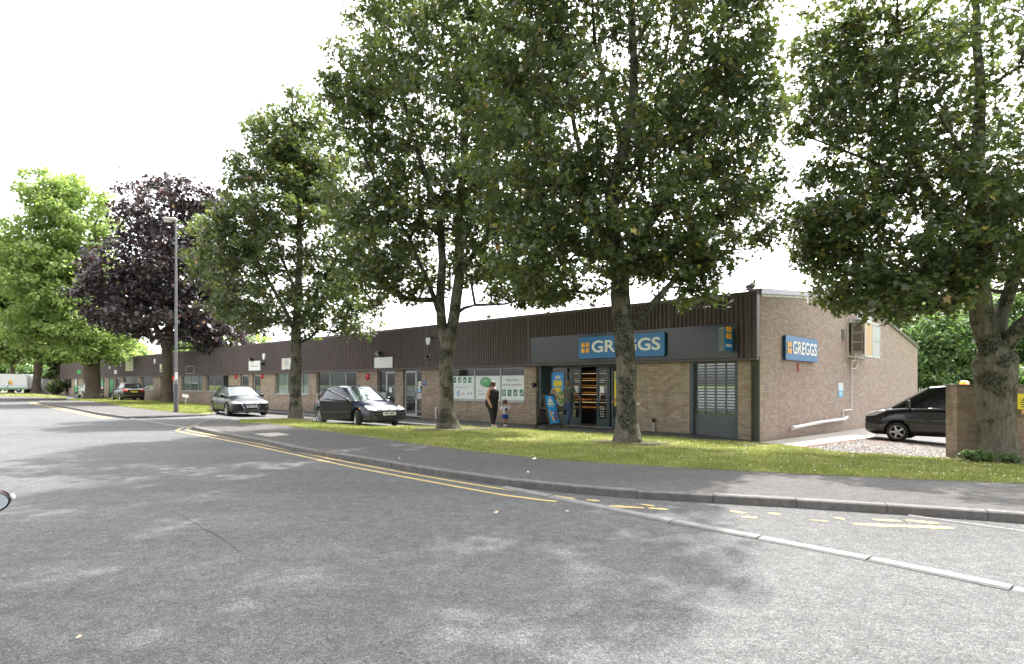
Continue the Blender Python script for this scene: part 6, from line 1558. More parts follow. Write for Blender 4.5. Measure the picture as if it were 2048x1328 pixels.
def car_body(name, tab, mat, root, wheels, wr, arch=0.055, arch_mat=None):
    """tab rows: x, underside z, shoulder z, centre-line top z, half width; front first"""
    xs = []
    x0, x1 = tab[0][0], tab[-1][0]
    n = 44
    for i in range(n + 1):
        t = i / n; t = 0.5 - 0.5 * math.cos(math.pi * t) if True else t
        xs.append(x0 + (x1 - x0) * t)
    V = []; K = None
    for x in xs:
        bt, sh, ct, hw = (interp(tab, x, k) for k in (1, 2, 3, 4)); H = sh - bt
        half = [(hw * .80, bt), (hw * .965, bt + .05), (hw * .99, bt + H * .22), (hw * 1.0, bt + H * .45), (hw * .992, bt + H * .62), (hw * .985, bt + H * .70), (hw * .965, bt + H * .86), (hw * .93, sh - .018), (hw * .875, sh + .006), (hw * .72, sh + (ct - sh) * .42 + .008), (hw * .46, sh + (ct - sh) * .80 + .008), (hw * .2, ct)]
        ring = [(x, y, z) for y, z in half] + [(x, -y, z) for y, z in reversed(half)]
        K = len(ring); V += ring
    m_ = MB(); fs = []
    for i in range(n):
        for k in range(K): fs.append((i * K + k, i * K + (k + 1) % K, (i + 1) * K + (k + 1) % K, (i + 1) * K + k))
    m_.add(V, [tuple(reversed(f)) for f in fs], 0, True)
    m_.add(V[:K], [tuple(range(K))], 0); m_.add(V[-K:], [tuple(range(K - 1, -1, -1))], 0)
    o = m_.build('body', [mat, WELL, arch_mat or mat], root)
    bm_ = bmesh.new(); bm_.from_mesh(o.data); bmesh.ops.remove_doubles(bm_, verts=bm_.verts, dist=1e-5); bmesh.ops.recalc_face_normals(bm_, faces=bm_.faces); bm_.to_mesh(o.data); bm_.free()
    cut = MB()
    for x, y in wheels:
        s_ = 1 if y > 0 else -1; r = wr + arch
        Mw = Matrix.Translation((x, s_ * (abs(y) + .35), wr)) @ Matrix.Rotation(R(90 * s_), 4, 'X')
        cut.lathe([(0.0001, 0), (r, 0), (r, .62), (0.0001, .62)], 36, Mw, 0)
    co = cut.build('cutter', [WELL]); bm_ = bmesh.new(); bm_.from_mesh(co.data); bmesh.ops.remove_doubles(bm_, verts=bm_.verts, dist=1e-4); bmesh.ops.recalc_face_normals(bm_, faces=bm_.faces); bm_.to_mesh(co.data); bm_.free()
    for p_ in co.data.polygons: p_.use_smooth = False
    md = o.modifiers.new('b', 'BOOLEAN'); md.operation = 'DIFFERENCE'; md.object = co; md.solver = 'EXACT'; md.material_mode = 'TRANSFER'
    co.matrix_world = root.matrix_world
    co.parent = root; co.location = (0, 0, 0)
    bake(o); bpy.data.objects.remove(co)
    return o
def bilin(c, u, v):
    a, b_, d_, e_ = c   # a:(0,0) b:(1,0) d:(1,1) e:(0,1)
    return a * ((1 - u) * (1 - v)) + b_ * (u * (1 - v)) + d_ * (u * v) + e_ * ((1 - u) * v)
def patch_(m_, c, bulge=(0, 0, 0), n=8, rng=(0, 1, 0, 1), off=0.0, mi=0, corner=None):
    c = [Vector(p) for p in c]; nrm = (c[1] - c[0]).cross(c[3] - c[0]).normalized(); bl = Vector(bulge)
    V = []
    for j in range(n + 1):
        for i in range(n + 1):
            u = rng[0] + (rng[1] - rng[0]) * i / n; v = rng[2] + (rng[3] - rng[2]) * j / n
            V.append(bilin(c, u, v) + bl * (4 * u * (1 - u)) * 1.0 + nrm * off)
    m_.add(V, [(j * (n + 1) + i, j * (n + 1) + i + 1, (j + 1) * (n + 1) + i + 1, (j + 1) * (n + 1) + i) for j in range(n) for i in range(n)], mi, True)
def mirror_pts(c): return [Vector((p[0], -p[1], p[2])) for p in (c[1], c[0], c[3], c[2])]
def bvh_of(o):
    bm_ = bmesh.new(); bm_.from_mesh(o.data); t_ = BVHTree.FromBMesh(bm_); bm_.free(); return t_
def decal(root, name, bvh, pts, dirv, mat, off=0.006, sub=6, origin=3.0, rim=0.0):
    """outline pts (3-D, roughly placed) dropped along dirv onto the body and lifted by off"""
    d = Vector(dirv).normalized(); P2 = [Vector(p) for p in pts]
    out = []
    for a, b_ in zip(P2, P2[1:] + P2[:1]):
        for k in range(sub): out.append(a.lerp(b_, k / sub))
    cen = sum(P2, Vector()) / len(P2)
    def hit(p):
        h = bvh.ray_cast(p - d * origin, d)
        return (h[0] - d * off) if h[0] is not None else p
    rings = []
    for f in (1.0, .75, .5, .25): rings.append([hit(cen.lerp(p, f)) for p in out])
    n = len(out); m_ = MB(); V = [q for r_ in rings for q in r_] + [hit(cen)] + [q + d * (off + .01) for q in rings[0]]
    fs = []
    for i in range(3):
        for k in range(n): fs.append((i * n + k, i * n + (k + 1) % n, (i + 1) * n + (k + 1) % n, (i + 1) * n + k))
    for k in range(n): fs.append((3 * n + k, 3 * n + (k + 1) % n, 4 * n))
    for k in range(n): fs.append((k, 4 * n + 1 + k, 4 * n + 1 + (k + 1) % n, (k + 1) % n))
    m_.add(V, fs, 0, True); o = m_.build(name, mat, root)
    bm_ = bmesh.new(); bm_.from_mesh(o.data); bmesh.ops.recalc_face_normals(bm_, faces=bm_.faces); bm_.to_mesh(o.data); bm_.free(); return o
def seam(root, bvh, pts, y_sign, name='door_seam', wd=0.006, mat=None):
    m_ = MB(); d = Vector((0, -y_sign, 0)); q = []
    P2 = [Vector((x, 0, z)) for x, z in pts]; L = []
    for a, b_ in zip(P2, P2[1:]):
        for k in range(6): L.append(a.lerp(b_, k / 6))
    L.append(P2[-1])
    for p in L:
        h = bvh.ray_cast(Vector((p.x, 3 * y_sign, p.z)), d); q.append((h[0] - d * 0.001) if h[0] is not None else None)
    run = []
    for p in q + [None]:
        if p is None:
            if len(run) > 1: m_.tube(run, wd, 4)
            run = []
        else: run.append(p)
    if m_.v: m_.build(name, mat or WELL, root)
def greenhouse(root, S, mat, glass, hatch=True):
    """S: dict with belt and roof points for one side (y>0)"""
    m_ = MB(); bl = S['belt']; rf_ = S['roof']; n = len(bl)      # lists of points front to back
    rc = S['roofc']
    fl = lambda p: Vector((p[0], -p[1], p[2]))
    for i in range(n - 1):
        c = [bl[i + 1], bl[i], rf_[i], rf_[i + 1]]
        patch_(m_, c, (0, .012, 0)); patch_(m_, [fl(c[1]), fl(c[0]), fl(c[3]), fl(c[2])], (0, -.012, 0))
        c = [rf_[i + 1], rf_[i], rc[i], rc[i + 1]]
        # roof with a rounded shoulder
        for sg in (1, -1):
            q = [Vector((p[0], p[1] * sg, p[2])) for p in c]
            if sg < 0: q = [q[1], q[0], q[3], q[2]]
            N = 8; V = []
            for j in range(N + 1):
                for k in range(N + 1):
                    u = k / N; v = j / N; p = bilin(q, u, v); p.z += 0.030 * math.sin(math.pi * min(1, v * .9 + .0)) * (1 - v) * 1.6; V.append(p)
            m_.add(V, [(j * (N + 1) + k, j * (N + 1) + k + 1, (j + 1) * (N + 1) + k + 1, (j + 1) * (N + 1) + k) for j in range(N) for k in range(N)], 0, True)
    ws = [fl(bl[0]), bl[0], rf_[0], fl(rf_[0])]; wb = S.get('wbulge', (.16, 0, .03))
    patch_(m_, [Vector(p) for p in ws], wb)
    rs_ = [bl[-1], fl(bl[-1]), fl(rf_[-1]), rf_[-1]]; rb = S.get('rbulge', (-.10, 0, .01))
    patch_(m_, [Vector(p) for p in rs_], rb)
    o = m_.build('cabin', mat, root)
    solid = o.modifiers.new('w', 'WELD'); solid.merge_threshold = .002
    g_ = MB(); patch_(g_, ws, wb, 10, (.045, .955, .05, .95), .006); g_.build('windscreen', glass if not S.get('opaque') else glass, root)
    g_ = MB(); patch_(g_, rs_, rb, 10, S.get('rwin', (.09, .91, .12, .90)), .006); g_.build('rear_window', S.get('rglass', DARKGLASS), root)
    for sd_ in (1, -1):
        for i, rng in S['win']:
            c = [bl[i + 1], bl[i], rf_[i], rf_[i + 1]]
            if sd_ < 0: c = [fl(c[1]), fl(c[0]), fl(c[3]), fl(c[2])]; r_ = (1 - rng[1], 1 - rng[0], rng[2], rng[3])
            else: r_ = rng
            g_ = MB(); patch_(g_, c, (0, .012 * sd_, 0), 8, r_, .006); g_.build('side_window', S.get('sglass', DARKGLASS), root)
    return o
def door_mirror(root, x, y, z, sg, mat, s=1.0):
    m_ = MB(); m_.ball((x, y + sg * .10, z), .11 * s, 12, 0, (.62, 1.0, .72)); o = m_.build('door_mirror', mat, root)
    m_ = MB(); m_.prism([(y + sg * .10 + .085 * s * math.cos(a), z + .058 * s * math.sin(a)) for a in [2 * math.pi * k / 16 for k in range(16)]], x - .055 * s, x - .062 * s, 'x'); m_.build('mirror_glass', plain('mirror', (.6, .66, .7), .05, metal=1.0), o)
    m_ = MB(); m_.tube([(x + .02, y - sg * .04, z - .05), (x, y + sg * .03, z - .03)], .022, 6); m_.build('stalk', TRIM, o); return o
def plate(root, bvh, txt, x, z, sg, w_=.52, h_=.112, yellow=False, y=0, tilt=0, band=False, out=.012):
    h = bvh.ray_cast(Vector((x + sg * 2, y, z)), Vector((-sg, 0, 0))); xx = h[0].x + sg * out
    m_ = MB(); a_, b_ = min(xx, xx - sg * .03), max(xx, xx - sg * .03); m_.box(a_, b_, y - w_ / 2, y + w_ / 2, z - h_ / 2, z + h_ / 2, 0)
    if band: m_.box(min(xx, xx + sg * .002), max(xx, xx + sg * .002), y - w_ / 2 if sg > 0 else y + w_ / 2 - .05, y - w_ / 2 + .05 if sg > 0 else y + w_ / 2, z - h_ / 2, z + h_ / 2, 1)
    p = m_.build('number_plate', [plain('plate_yellow', (.75, .6, .05), .5) if yellow else M['white'], M['blue']], root)
    if txt: text_part('plate_letters', txt, h_ * .92, M['black'], p, Matrix.Translation((xx + sg * .003, y + (.025 if band else 0), z)) @ (FACEX if sg > 0 else Matrix.Rotation(R(-90), 4, 'Z') @ FRONT), 0.001, bold=.002, width=w_ * .84 - (.05 if band else 0))
    return p
def seats(root, xs, hw, zseat, mat=SEAT):
    for x in xs:
        for sg in (1, -1):
            m_ = MB(); m_.cbox(x - .08, x + .08, sg * hw - .22, sg * hw + .22, zseat, zseat + .55, .05, 0, rotm('Y', -12, (x, 0, zseat)))
            m_.cbox(x - .16, x - .06, sg * hw - .12, sg * hw + .12, zseat + .56, zseat + .74, .04); m_.cbox(x - .1, x + .42, sg * hw - .22, sg * hw + .22, zseat - .16, zseat + .02, .04); m_.build('seat', mat, root)
# ---------------------------------------------------------------- the navy hatchback with its door open
def car_root(name, label, cat, loc, fwd, group=None):
    return thing(name, label, cat, loc, math.atan2(fwd[1], fwd[0]), group)
def lane_z(x, y):
    """height of the service road surface under a point"""
    px = HX + F * x / y
    rails = [lane_near, lane_mid, lane_far]; q = [lerp_rail(r_, px) for r_ in rails]
    for a, b_ in zip(q, q[1:]):
        if a.y <= y <= b_.y or b_ is q[-1]:
            t = (y - a.y) / max(1e-6, b_.y - a.y); return a.z + (b_.z - a.z) * min(max(t, 0), 1)
    return q[0].z
NAVY = paint('navy_paint', (0.007, 0.010, 0.026), .0, .04)
fx_, fy_ = -6.05, 23.55
hf = (math.cos(R(44.5)), -math.sin(R(44.5)))
c1 = car_root('hatchback', 'dark navy hatchback with its near front door wide open behind the slender maple', 'car', (fx_, fy_, lane_z(fx_, fy_) + .01), hf)
W = .855; r = .315; wh = [(1.27, W), (1.27, -W), (-1.345, W), (-1.345, -W)]
tab = [(2.075, .34, .56, .58, .60), (2.04, .26, .62, .64, .72), (1.95, .20, .67, .71, .78), (1.75, .19, .73, .80, .825), (1.35, .19, .82, .92, .845), (1.0, .19, .90, 1.0, .85), (.5, .19, .93, .98, .855), (-.6, .19, .96, .98, .855), (-1.3, .20, .99, .99, .845), (-1.75, .24, .99, .99, .80), (-1.97, .28, .93, .94, .74), (-2.06, .36, .80, .82, .66)]
body = car_body('body', tab, NAVY, c1, wh, r); bv = bvh_of(body)
V3 = lambda x, y, z: Vector((x, y, z))
S = dict(belt=[V3(1.02, .73, .93), V3(-.05, .775, .955), V3(-1.0, .765, .985), V3(-1.86, .66, .99)], roof=[V3(.18, .55, 1.40), V3(-.38, .575, 1.435), V3(-1.05, .56, 1.41), V3(-1.50, .52, 1.345)],
         roofc=[V3(.30, 0, 1.425), V3(-.38, 0, 1.475), V3(-1.05, 0, 1.455), V3(-1.58, 0, 1.37)], wbulge=(.17, 0, .035), win=[(1, (.06, .95, .10, .90)), (0, (.05, .86, .10, .90)), (2, (.42, .93, .12, .86))], sglass=CARGLASS, rglass=DARKGLASS)
cab = greenhouse(c1, S, NAVY, CARGLASS)
seats(c1, (-.15, -1.0), .37, .55)
m_ = MB(); m_.cbox(.55, 1.0, -.68, .68, .70, .94, .06); m_.build('dashboard', TRIM, c1)
m_ = MB(); m_.lathe([(.17, -.012), (.185, 0), (.17, .012), (.155, 0), (.17, -.012)], 18, Matrix.Translation((.42, -.37, .92)) @ Matrix.Rotation(R(62), 4, 'Y')); m_.build('steering_wheel', WELL, c1)
for (x, y), st_ in zip(wh, (-22, -22, 0, 0)):
    sg = 1 if y > 0 else -1; wheel(c1, x, sg * (W - .095), r, .195, sg, st_, 7)
# headlamps (tall swept corners), grille, bumper
for sg in (1, -1):
    decal(c1, 'headlight', bv, [(2.1, sg * .40, .66), (2.1, sg * .60, .62), (2.0, sg * .78, .66), (1.75, sg * .80, .80), (1.70, sg * .72, .84), (1.9, sg * .52, .76)], (-.8, -sg * .35, -.35), HEADL, .010)
    decal(c1, 'indicator', bv, [(1.50, sg, .66), (1.42, sg, .66), (1.42, sg, .71), (1.50, sg, .71)], (0, -sg, 0), AMBER, .006)
    decal(c1, 'fog_recess', bv, [(2.1, sg * .50, .36), (2.1, sg * .66, .36), (2.1, sg * .66, .43), (2.1, sg * .50, .43)], (-1, -sg * .2, 0), TRIM, .004)
    decal(c1, 'tail_light', bv, [(-1.98, sg, .80), (-1.84, sg, .80), (-1.80, sg, .98), (-1.93, sg, .98)], (.5, -sg, 0), REDL, .008)
    m_ = MB(); q0, q1 = S['belt'][-1], S['roof'][-1]
    patch_(m_, [V3(q0.x + .03, sg * (q0.y + .01), q0.z + .02), V3(q0.x + .20, sg * (q0.y + .04), q0.z + .02), V3(q1.x + .12, sg * (q1.y + .022), q1.z - .01), V3(q1.x - .02, sg * (q1.y + .005), q1.z - .02)] if sg > 0 else [V3(q0.x + .20, sg * (q0.y + .04), q0.z + .02), V3(q0.x + .03, sg * (q0.y + .01), q0.z + .02), V3(q1.x - .02, sg * (q1.y + .005), q1.z - .02), V3(q1.x + .12, sg * (q1.y + .022), q1.z - .01)], (0, 0, 0), 4, off=.006)
    m_.build('tail_light', REDL, c1)
decal(c1, 'grille', bv, [(2.1, -.40, .645), (2.1, -.18, .69), (2.1, .18, .69), (2.1, .40, .645), (2.1, .30, .605), (2.1, -.30, .605)], (-1, 0, -.12), M['black'], .006)
decal(c1, 'grille_bar', bv, [(2.1, -.36, .643), (2.1, .36, .643), (2.1, .36, .653), (2.1, -.36, .653)], (-1, 0, -.12), RIM, .012)
m_ = MB(); h = bv.ray_cast(V3(4, 0, .648), V3(-1, 0, 0)); m_.prism([(.075 * math.cos(a), .648 + .032 * math.sin(a)) for a in [2 * math.pi * k / 20 for k in range(20)]], h[0].x + .004, h[0].x + .018, 'x'); m_.build('badge', plain('silver_badge', (.6, .6, .65), .2, metal=.8), c1)
decal(c1, 'lower_intake', bv, [(2.1, -.50, .34), (2.1, -.40, .44), (2.1, .40, .44), (2.1, .50, .34), (2.1, .42, .29), (2.1, -.42, .29)], (-1, 0, 0), M['black'], .006)
decal(c1, 'bumper_band', bv, [(2.1, -.60, .475), (2.1, .60, .475), (2.1, .60, .535), (2.1, -.60, .535)], (-1, 0, 0), TRIM, .003, sub=10)
plate(c1, bv, 'VE02 MDN', 2.0, .50, 1)
for sg in (1, -1):
    decal(c1, 'side_moulding', bv, [(1.0, sg, .52), (-1.05, sg, .54), (-1.05, sg, .60), (1.0, sg, .58)], (0, -sg, 0), TRIM, .008, sub=12)
    seam(c1, bv, [(-1.08, .93), (-1.10, .75), (-1.0, .45), (-.95, .25)], sg)
    seam(c1, bv, [(-.12, .93), (-.12, .25)], sg)
seam(c1, bv, [(.98, .88), (1.0, .60), (.93, .25), (-.12, .25)], 1)
decal(c1, 'door_handle', bv, [(.02, 1, .80), (.20, 1, .80), (.20, 1, .835), (.02, 1, .835)], (0, -1, 0), NAVY, .022)
door_mirror(c1, .72, .78, .98, 1, NAVY)
# dark opening where the near front door would sit
decal(c1, 'door_opening', bv, [(.96, -1, .87), (.98, -1, .60), (.92, -1, .27), (-.10, -1, .27), (-.10, -1, .92)], (0, 1, 0), WELL, .003)
# the open door (right hand side), hinged at the front pillar
dr = bpy.data.objects.new('open_door', None); 
m_ = MB(); th = .07
def door_outline(): return [(0, -.60), (.02, .02), (-1.06, .06), (-1.07, -.30), (-.98, -.62)]
m_.prism([(x, z) for x, z in door_outline()], 0, th, 'y', 0)
dd = m_.build('open_door', NAVY, c1, bevel=.012)
dd.location = (.94, -.84, .89); dd.rotation_euler = (0, 0, R(58))
m_ = MB(); m_.box(-1.02, -.04, -.014, -.002, -.36, -.30); m_.build('moulding', TRIM, dd)
m_ = MB(); m_.prism([(x * .93 - .03, z * .9 - .03) for x, z in door_outline()], th + .002, th + .03, 'y'); m_.build('door_card', SEAT, dd)
m_ = MB()
fr_pts = [(-.02, .02), (-.42, .27), (-.80, .44), (-1.08, .475), (-1.085, .06)]
m_.tube([(x, .035, z) for x, z in fr_pts], .026, 6); m_.build('window_frame', M['black'], dd)
m_ = MB(); m_.box(-.98, -.80, -.03, -.002, -.075, -.035); m_.build('handle', NAVY, dd)
m_ = MB(); m_.ball((-.12, -.11, .08), .11, 12, 0, (.62, 1.0, .72)); mm_ = m_.build('door_mirror', NAVY, dd)
m_ = MB(); m_.tube([(-.08, 0, .03), (-.11, -.06, .05)], .02, 6); m_.build('mirror_stalk', TRIM, dd)
# wipers, aerial
m_ = MB()
for y0, y1 in ((.50, -.08), (-.02, -.58)): m_.tube([(1.0, y0, .975), (.92 + .10, (y0 + y1) / 2, 1.0), (.93, y1, 1.01)], .009, 5)
m_.build('wipers', WELL, c1); m_ = MB(); m_.tube([(.16, 0, 1.45), (.02, 0, 1.56)], .006, 5); m_.build('aerial', WELL, c1)

c1.scale = (1.05, 1.05, 1.05)
# ---------------------------------------------------------------- dark grey three door hatchback
GREY = paint('gunmetal_paint', (0.012, 0.015, 0.018), .0, .04, .25)
ax_, ay_ = -14.15, 31.0
hf = (math.cos(R(50)), -math.sin(R(50)))
c2 = car_root('hatchback', 'dark grey hatchback with silver edged shield grille leaving the lane mouth', 'car', (ax_, ay_, lane_z(ax_, ay_) + .01), hf)
W = .89; r = .32; wh = [(1.32, W), (1.32, -W), (-1.28, W), (-1.28, -W)]
tab = [(2.12, .34, .58, .60, .66), (2.08, .24, .64, .66, .78), (1.98, .18, .70, .74, .83), (1.75, .17, .77, .85, .865), (1.35, .17, .85, .94, .885), (1.0, .17, .90, 1.0, .888), (.4, .17, .92, .97, .89), (-.8, .17, .95, .96, .885), (-1.4, .18, .98, .98, .875), (-1.8, .22, .97, .97, .82), (-2.04, .28, .90, .90, .75), (-2.12, .38, .76, .76, .66)]
body = car_body('body', tab, GREY, c2, wh, r); bv = bvh_of(body)
S = dict(belt=[V3(1.04, .75, .93), V3(.0, .80, .945), V3(-1.05, .78, .965), V3(-1.80, .66, .97)], roof=[V3(.16, .56, 1.36), V3(-.4, .585, 1.395), V3(-1.0, .57, 1.375), V3(-1.50, .52, 1.31)],
         roofc=[V3(.27, 0, 1.39), V3(-.4, 0, 1.435), V3(-1.0, 0, 1.415), V3(-1.58, 0, 1.335)], wbulge=(.17, 0, .03), win=[(1, (.04, .96, .10, .88)), (0, (.03, .88, .10, .88)), (2, (.55, .95, .12, .80))], sglass=DARKGLASS)
greenhouse(c2, S, GREY, CARGLASS)
seats(c2, (-.1, -.95), .38, .52)
m_ = MB(); m_.cbox(.55, 1.0, -.7, .7, .70, .93, .06); m_.build('dashboard', TRIM, c2)
for (x, y) in wh:
    sg = 1 if y > 0 else -1; wheel(c2, x, sg * (W - .10), r, .21, sg, 0, 5, True)
for sg in (1, -1):
    decal(c2, 'headlight', bv, [(2.1, sg * .40, .60), (2.1, sg * .62, .585), (2.0, sg * .80, .60), (1.85, sg * .86, .70), (1.95, sg * .70, .705), (2.1, sg * .42, .66)], (-.85, -sg * .40, -.2), HEADL, .010)
    decal(c2, 'air_inlet', bv, [(2.1, sg * .52, .30), (2.1, sg * .80, .30), (2.1, sg * .78, .48), (2.1, sg * .56, .44)], (-1, -sg * .2, 0), M['black'], .005)
    decal(c2, 'door_handle', bv, [(-.05, sg, .80), (.14, sg, .80), (.14, sg, .83), (-.05, sg, .83)], (0, -sg, 0), RIM, .022)
    seam(c2, bv, [(1.0, .88), (1.0, .60), (.92, .24), (-.35, .24), (-.42, .6), (-.40, .93)], sg)
    decal(c2, 'tail_light', bv, [(-2.08, sg, .74), (-1.85, sg, .76), (-1.82, sg, .88), (-2.04, sg, .88)], (.5, -sg, 0), REDL, .008)
    door_mirror(c2, .72, sg * .80, .97, sg, GREY)
decal(c2, 'grille_surround', bv, [(2.1, -.38, .665), (2.1, .38, .665), (2.1, .43, .57), (2.1, .30, .31), (2.1, -.30, .31), (2.1, -.43, .57)], (-1, 0, 0), plain('chrome', (.65, .66, .68), .12, metal=1.0), .008)
decal(c2, 'grille', bv, [(2.1, -.345, .645), (2.1, .345, .645), (2.1, .395, .568), (2.1, .275, .335), (2.1, -.275, .335), (2.1, -.395, .568)], (-1, 0, 0), M['black'], .016)
for zz in (.61, .585): decal(c2, 'grille_bar', bv, [(2.1, -.36, zz), (2.1, .36, zz), (2.1, .36, zz + .009), (2.1, -.36, zz + .009)], (-1, 0, 0), RIM, .022)
h = bv.ray_cast(V3(4, 0, .60), V3(-1, 0, 0))
m_ = MB()
for k in range(4): m_.lathe([(.027, 0), (.033, .003), (.039, 0)], 16, Matrix.Translation((h[0].x + .027, -.078 + .052 * k, .60)) @ Matrix.Rotation(R(90), 4, 'Y'))
m_.build('badge_rings', RIM, c2)
plate(c2, bv, 'KP18 CDO', 2.0, .475, 1, band=True, out=.045)
decal(c2, 'lower_lip', bv, [(2.1, -.70, .235), (2.1, .70, .235), (2.1, .70, .265), (2.1, -.70, .265)], (-1, 0, 0), RIM, .006, sub=10)
m_ = MB()
for y0, y1 in ((.50, -.08), (-.02, -.58)): m_.tube([(1.03, y0, .965), (1.06, (y0 + y1) / 2, .99), (.98, y1, .99)], .008, 5)
m_.build('wipers', WELL, c2)
c2.scale = (1.05, 1.05, 1.05)

# ---------------------------------------------------------------- dark estate seen from behind, silver car
def estate(name, label, loc, ang, mat, group=None, hgt=1.0, txt=None, rearbox=True, L=1.0):
    fw = (math.cos(ang), math.sin(ang)); c = car_root(name, label, 'car', loc, fw, group); W = .88; r = .335
    wh = [(1.3, W), (1.3, -W), (-1.3, W), (-1.3, -W)]
    tab = [(2.10, .38, .62, .66, .66), (2.02, .26, .72, .76, .80), (1.75, .22, .84, .92, .85), (1.2, .22, .96, 1.06, .88), (.5, .22, 1.00, 1.04, .89), (-.9, .22, 1.06, 1.07, .885), (-1.5, .24, 1.10, 1.10, .87), (-1.95, .28, 1.08, 1.08, .83), (-2.10, .36, .98, .98, .78), (-2.14, .46, .86, .86, .72)]
    body = car_body('body', tab, mat, c, wh, r); bv = bvh_of(body)
    S = dict(belt=[V3(1.05, .76, 1.02), V3(.1, .80, 1.03), V3(-.9, .79, 1.07), V3(-1.90, .70, 1.09)], roof=[V3(.25, .60, 1.50), V3(-.3, .62, 1.54), V3(-1.0, .61, 1.53), V3(-1.72, .57, 1.46)],
             roofc=[V3(.35, 0, 1.53), V3(-.3, 0, 1.58), V3(-1.0, 0, 1.57), V3(-1.80, 0, 1.49)], win=[(1, (.05, .95, .10, .88)), (0, (.05, .85, .10, .88)), (2, (.45, .93, .14, .80))], sglass=DARKGLASS, rglass=CARGLASS, rbulge=(-.09, 0, 0))
    greenhouse(c, S, mat, CARGLASS)
    for (x, y) in wh: sg = 1 if y > 0 else -1; wheel(c, x, sg * (W - .10), r, .21, sg, 0, 5)
    for sg in (1, -1):
        decal(c, 'tail_light', bv, [(-2.1, sg * .40, .84), (-2.1, sg * .62, .84), (-1.9, sg * .86, .90), (-1.75, sg * .87, 1.02), (-2.0, sg * .75, 1.02), (-2.1, sg * .50, .97)], (.8, -sg * .5, 0), REDL, .010)
        door_mirror(c, .75, sg * .80, 1.06, sg, mat)
        seam(c, bv, [(.1, 1.0), (.1, .28)], sg); seam(c, bv, [(-.85, 1.0), (-.95, .7), (-.85, .28)], sg); seam(c, bv, [(1.0, .98), (.95, .28)], sg)
        decal(c, 'headlight', bv, [(2.1, sg * .45, .68), (2.0, sg * .78, .70), (1.85, sg * .84, .80), (2.0, sg * .50, .76)], (-.8, -sg * .4, -.2), HEADL, .010)
    plate(c, bv, None, -2.0, .80, -1, yellow=True)
    decal(c, 'bumper', bv, [(-2.1, -.66, .40), (-2.1, .66, .40), (-2.1, .66, .56), (-2.1, -.66, .56)], (1, 0, 0), TRIM, .006, sub=10)
    m_ = MB(); m_.tube([(-2.0, .1, 1.12), (-2.0, -.3, 1.16)], .012, 5); m_.build('rear_wiper', WELL, c)
    return c
BRONZE = paint('bronze_grey_paint', (0.030, 0.028, 0.025), .1, .05); SILVER = paint('silver_paint', (0.36, 0.39, 0.41), .45)
ex_, ey_ = -33.3, 52.0
estate('estate_car', 'dark bronze grey crossover seen from behind with red tail lights and yellow plate', (ex_, ey_, lane_z(ex_, ey_)), R(135), BRONZE)
ex_, ey_ = -43.9, 62.5
estate('small_car', 'silver car mostly hidden behind the thick lime trunk', (ex_, ey_, lane_z(ex_, ey_)), R(135), SILVER)

# ---------------------------------------------------------------- the black people carrier
BLACK = paint('black_paint', (0.006, 0.006, 0.008), 0.0, .015, 1.0)
vx, vy = 12.38, 19.35; vz = yard_z(*w2l((vx, vy)))
vd = (-math.cos(TH) , math.sin(TH))
vx -= vd[0] * 1.35; vy -= vd[1] * 1.35   # measured at the near front wheel
lft = (-vd[1], vd[0]); 
vx -= lft[0] * .88; vy -= lft[1] * .88
v3 = car_root('people_carrier', 'black people carrier with amber beacon nosing out from behind the brick pier', 'van', (vx, vy, vz + .0), vd)
v3.scale = (.93, .93, .93)
W = .97; r = .335; wh = [(1.42, W), (1.42, -W), (-1.50, W), (-1.50, -W)]
tab = [(2.45, .42, .78, .80, .74), (2.40, .30, .90, .92, .86), (2.25, .24, 1.00, 1.04, .92), (2.0, .22, 1.07, 1.14, .95), (1.5, .22, 1.14, 1.26, .97), (1.2, .22, 1.17, 1.28, .975), (.5, .22, 1.18, 1.2, .98), (-1.5, .22, 1.18, 1.2, .98), (-2.3, .26, 1.18, 1.2, .96), (-2.45, .36, 1.1, 1.1, .92)]
body = car_body('body', tab, BLACK, v3, wh, r); bv = bvh_of(body)
S = dict(belt=[V3(1.60, .84, 1.17), V3(.42, .90, 1.19), V3(-1.2, .90, 1.19), V3(-2.40, .88, 1.18)], roof=[V3(.52, .72, 1.86), V3(-.05, .77, 1.92), V3(-1.2, .78, 1.93), V3(-2.30, .77, 1.91)],
         roofc=[V3(.62, 0, 1.90), V3(-.05, 0, 1.96), V3(-1.2, 0, 1.97), V3(-2.34, 0, 1.94)], wbulge=(.16, 0, .02), win=[(1, (.05, .93, .10, .86)), (2, (.06, .93, .10, .86)), (0, (.07, .86, .10, .86))], sglass=glassmat('van_glass', (.62, .82, .79), refl=.20, dirt=.08))
greenhouse(v3, S, BLACK, CARGLASS)
seats(v3, (.35, -.8), .45, .85)
m_ = MB(); m_.cbox(.95, 1.5, -.8, .8, .9, 1.18, .06); m_.build('dashboard', TRIM, v3)
for (x, y) in wh: sg = 1 if y > 0 else -1; wheel(v3, x, sg * (W - .11), r, .22, sg, 0, 5)
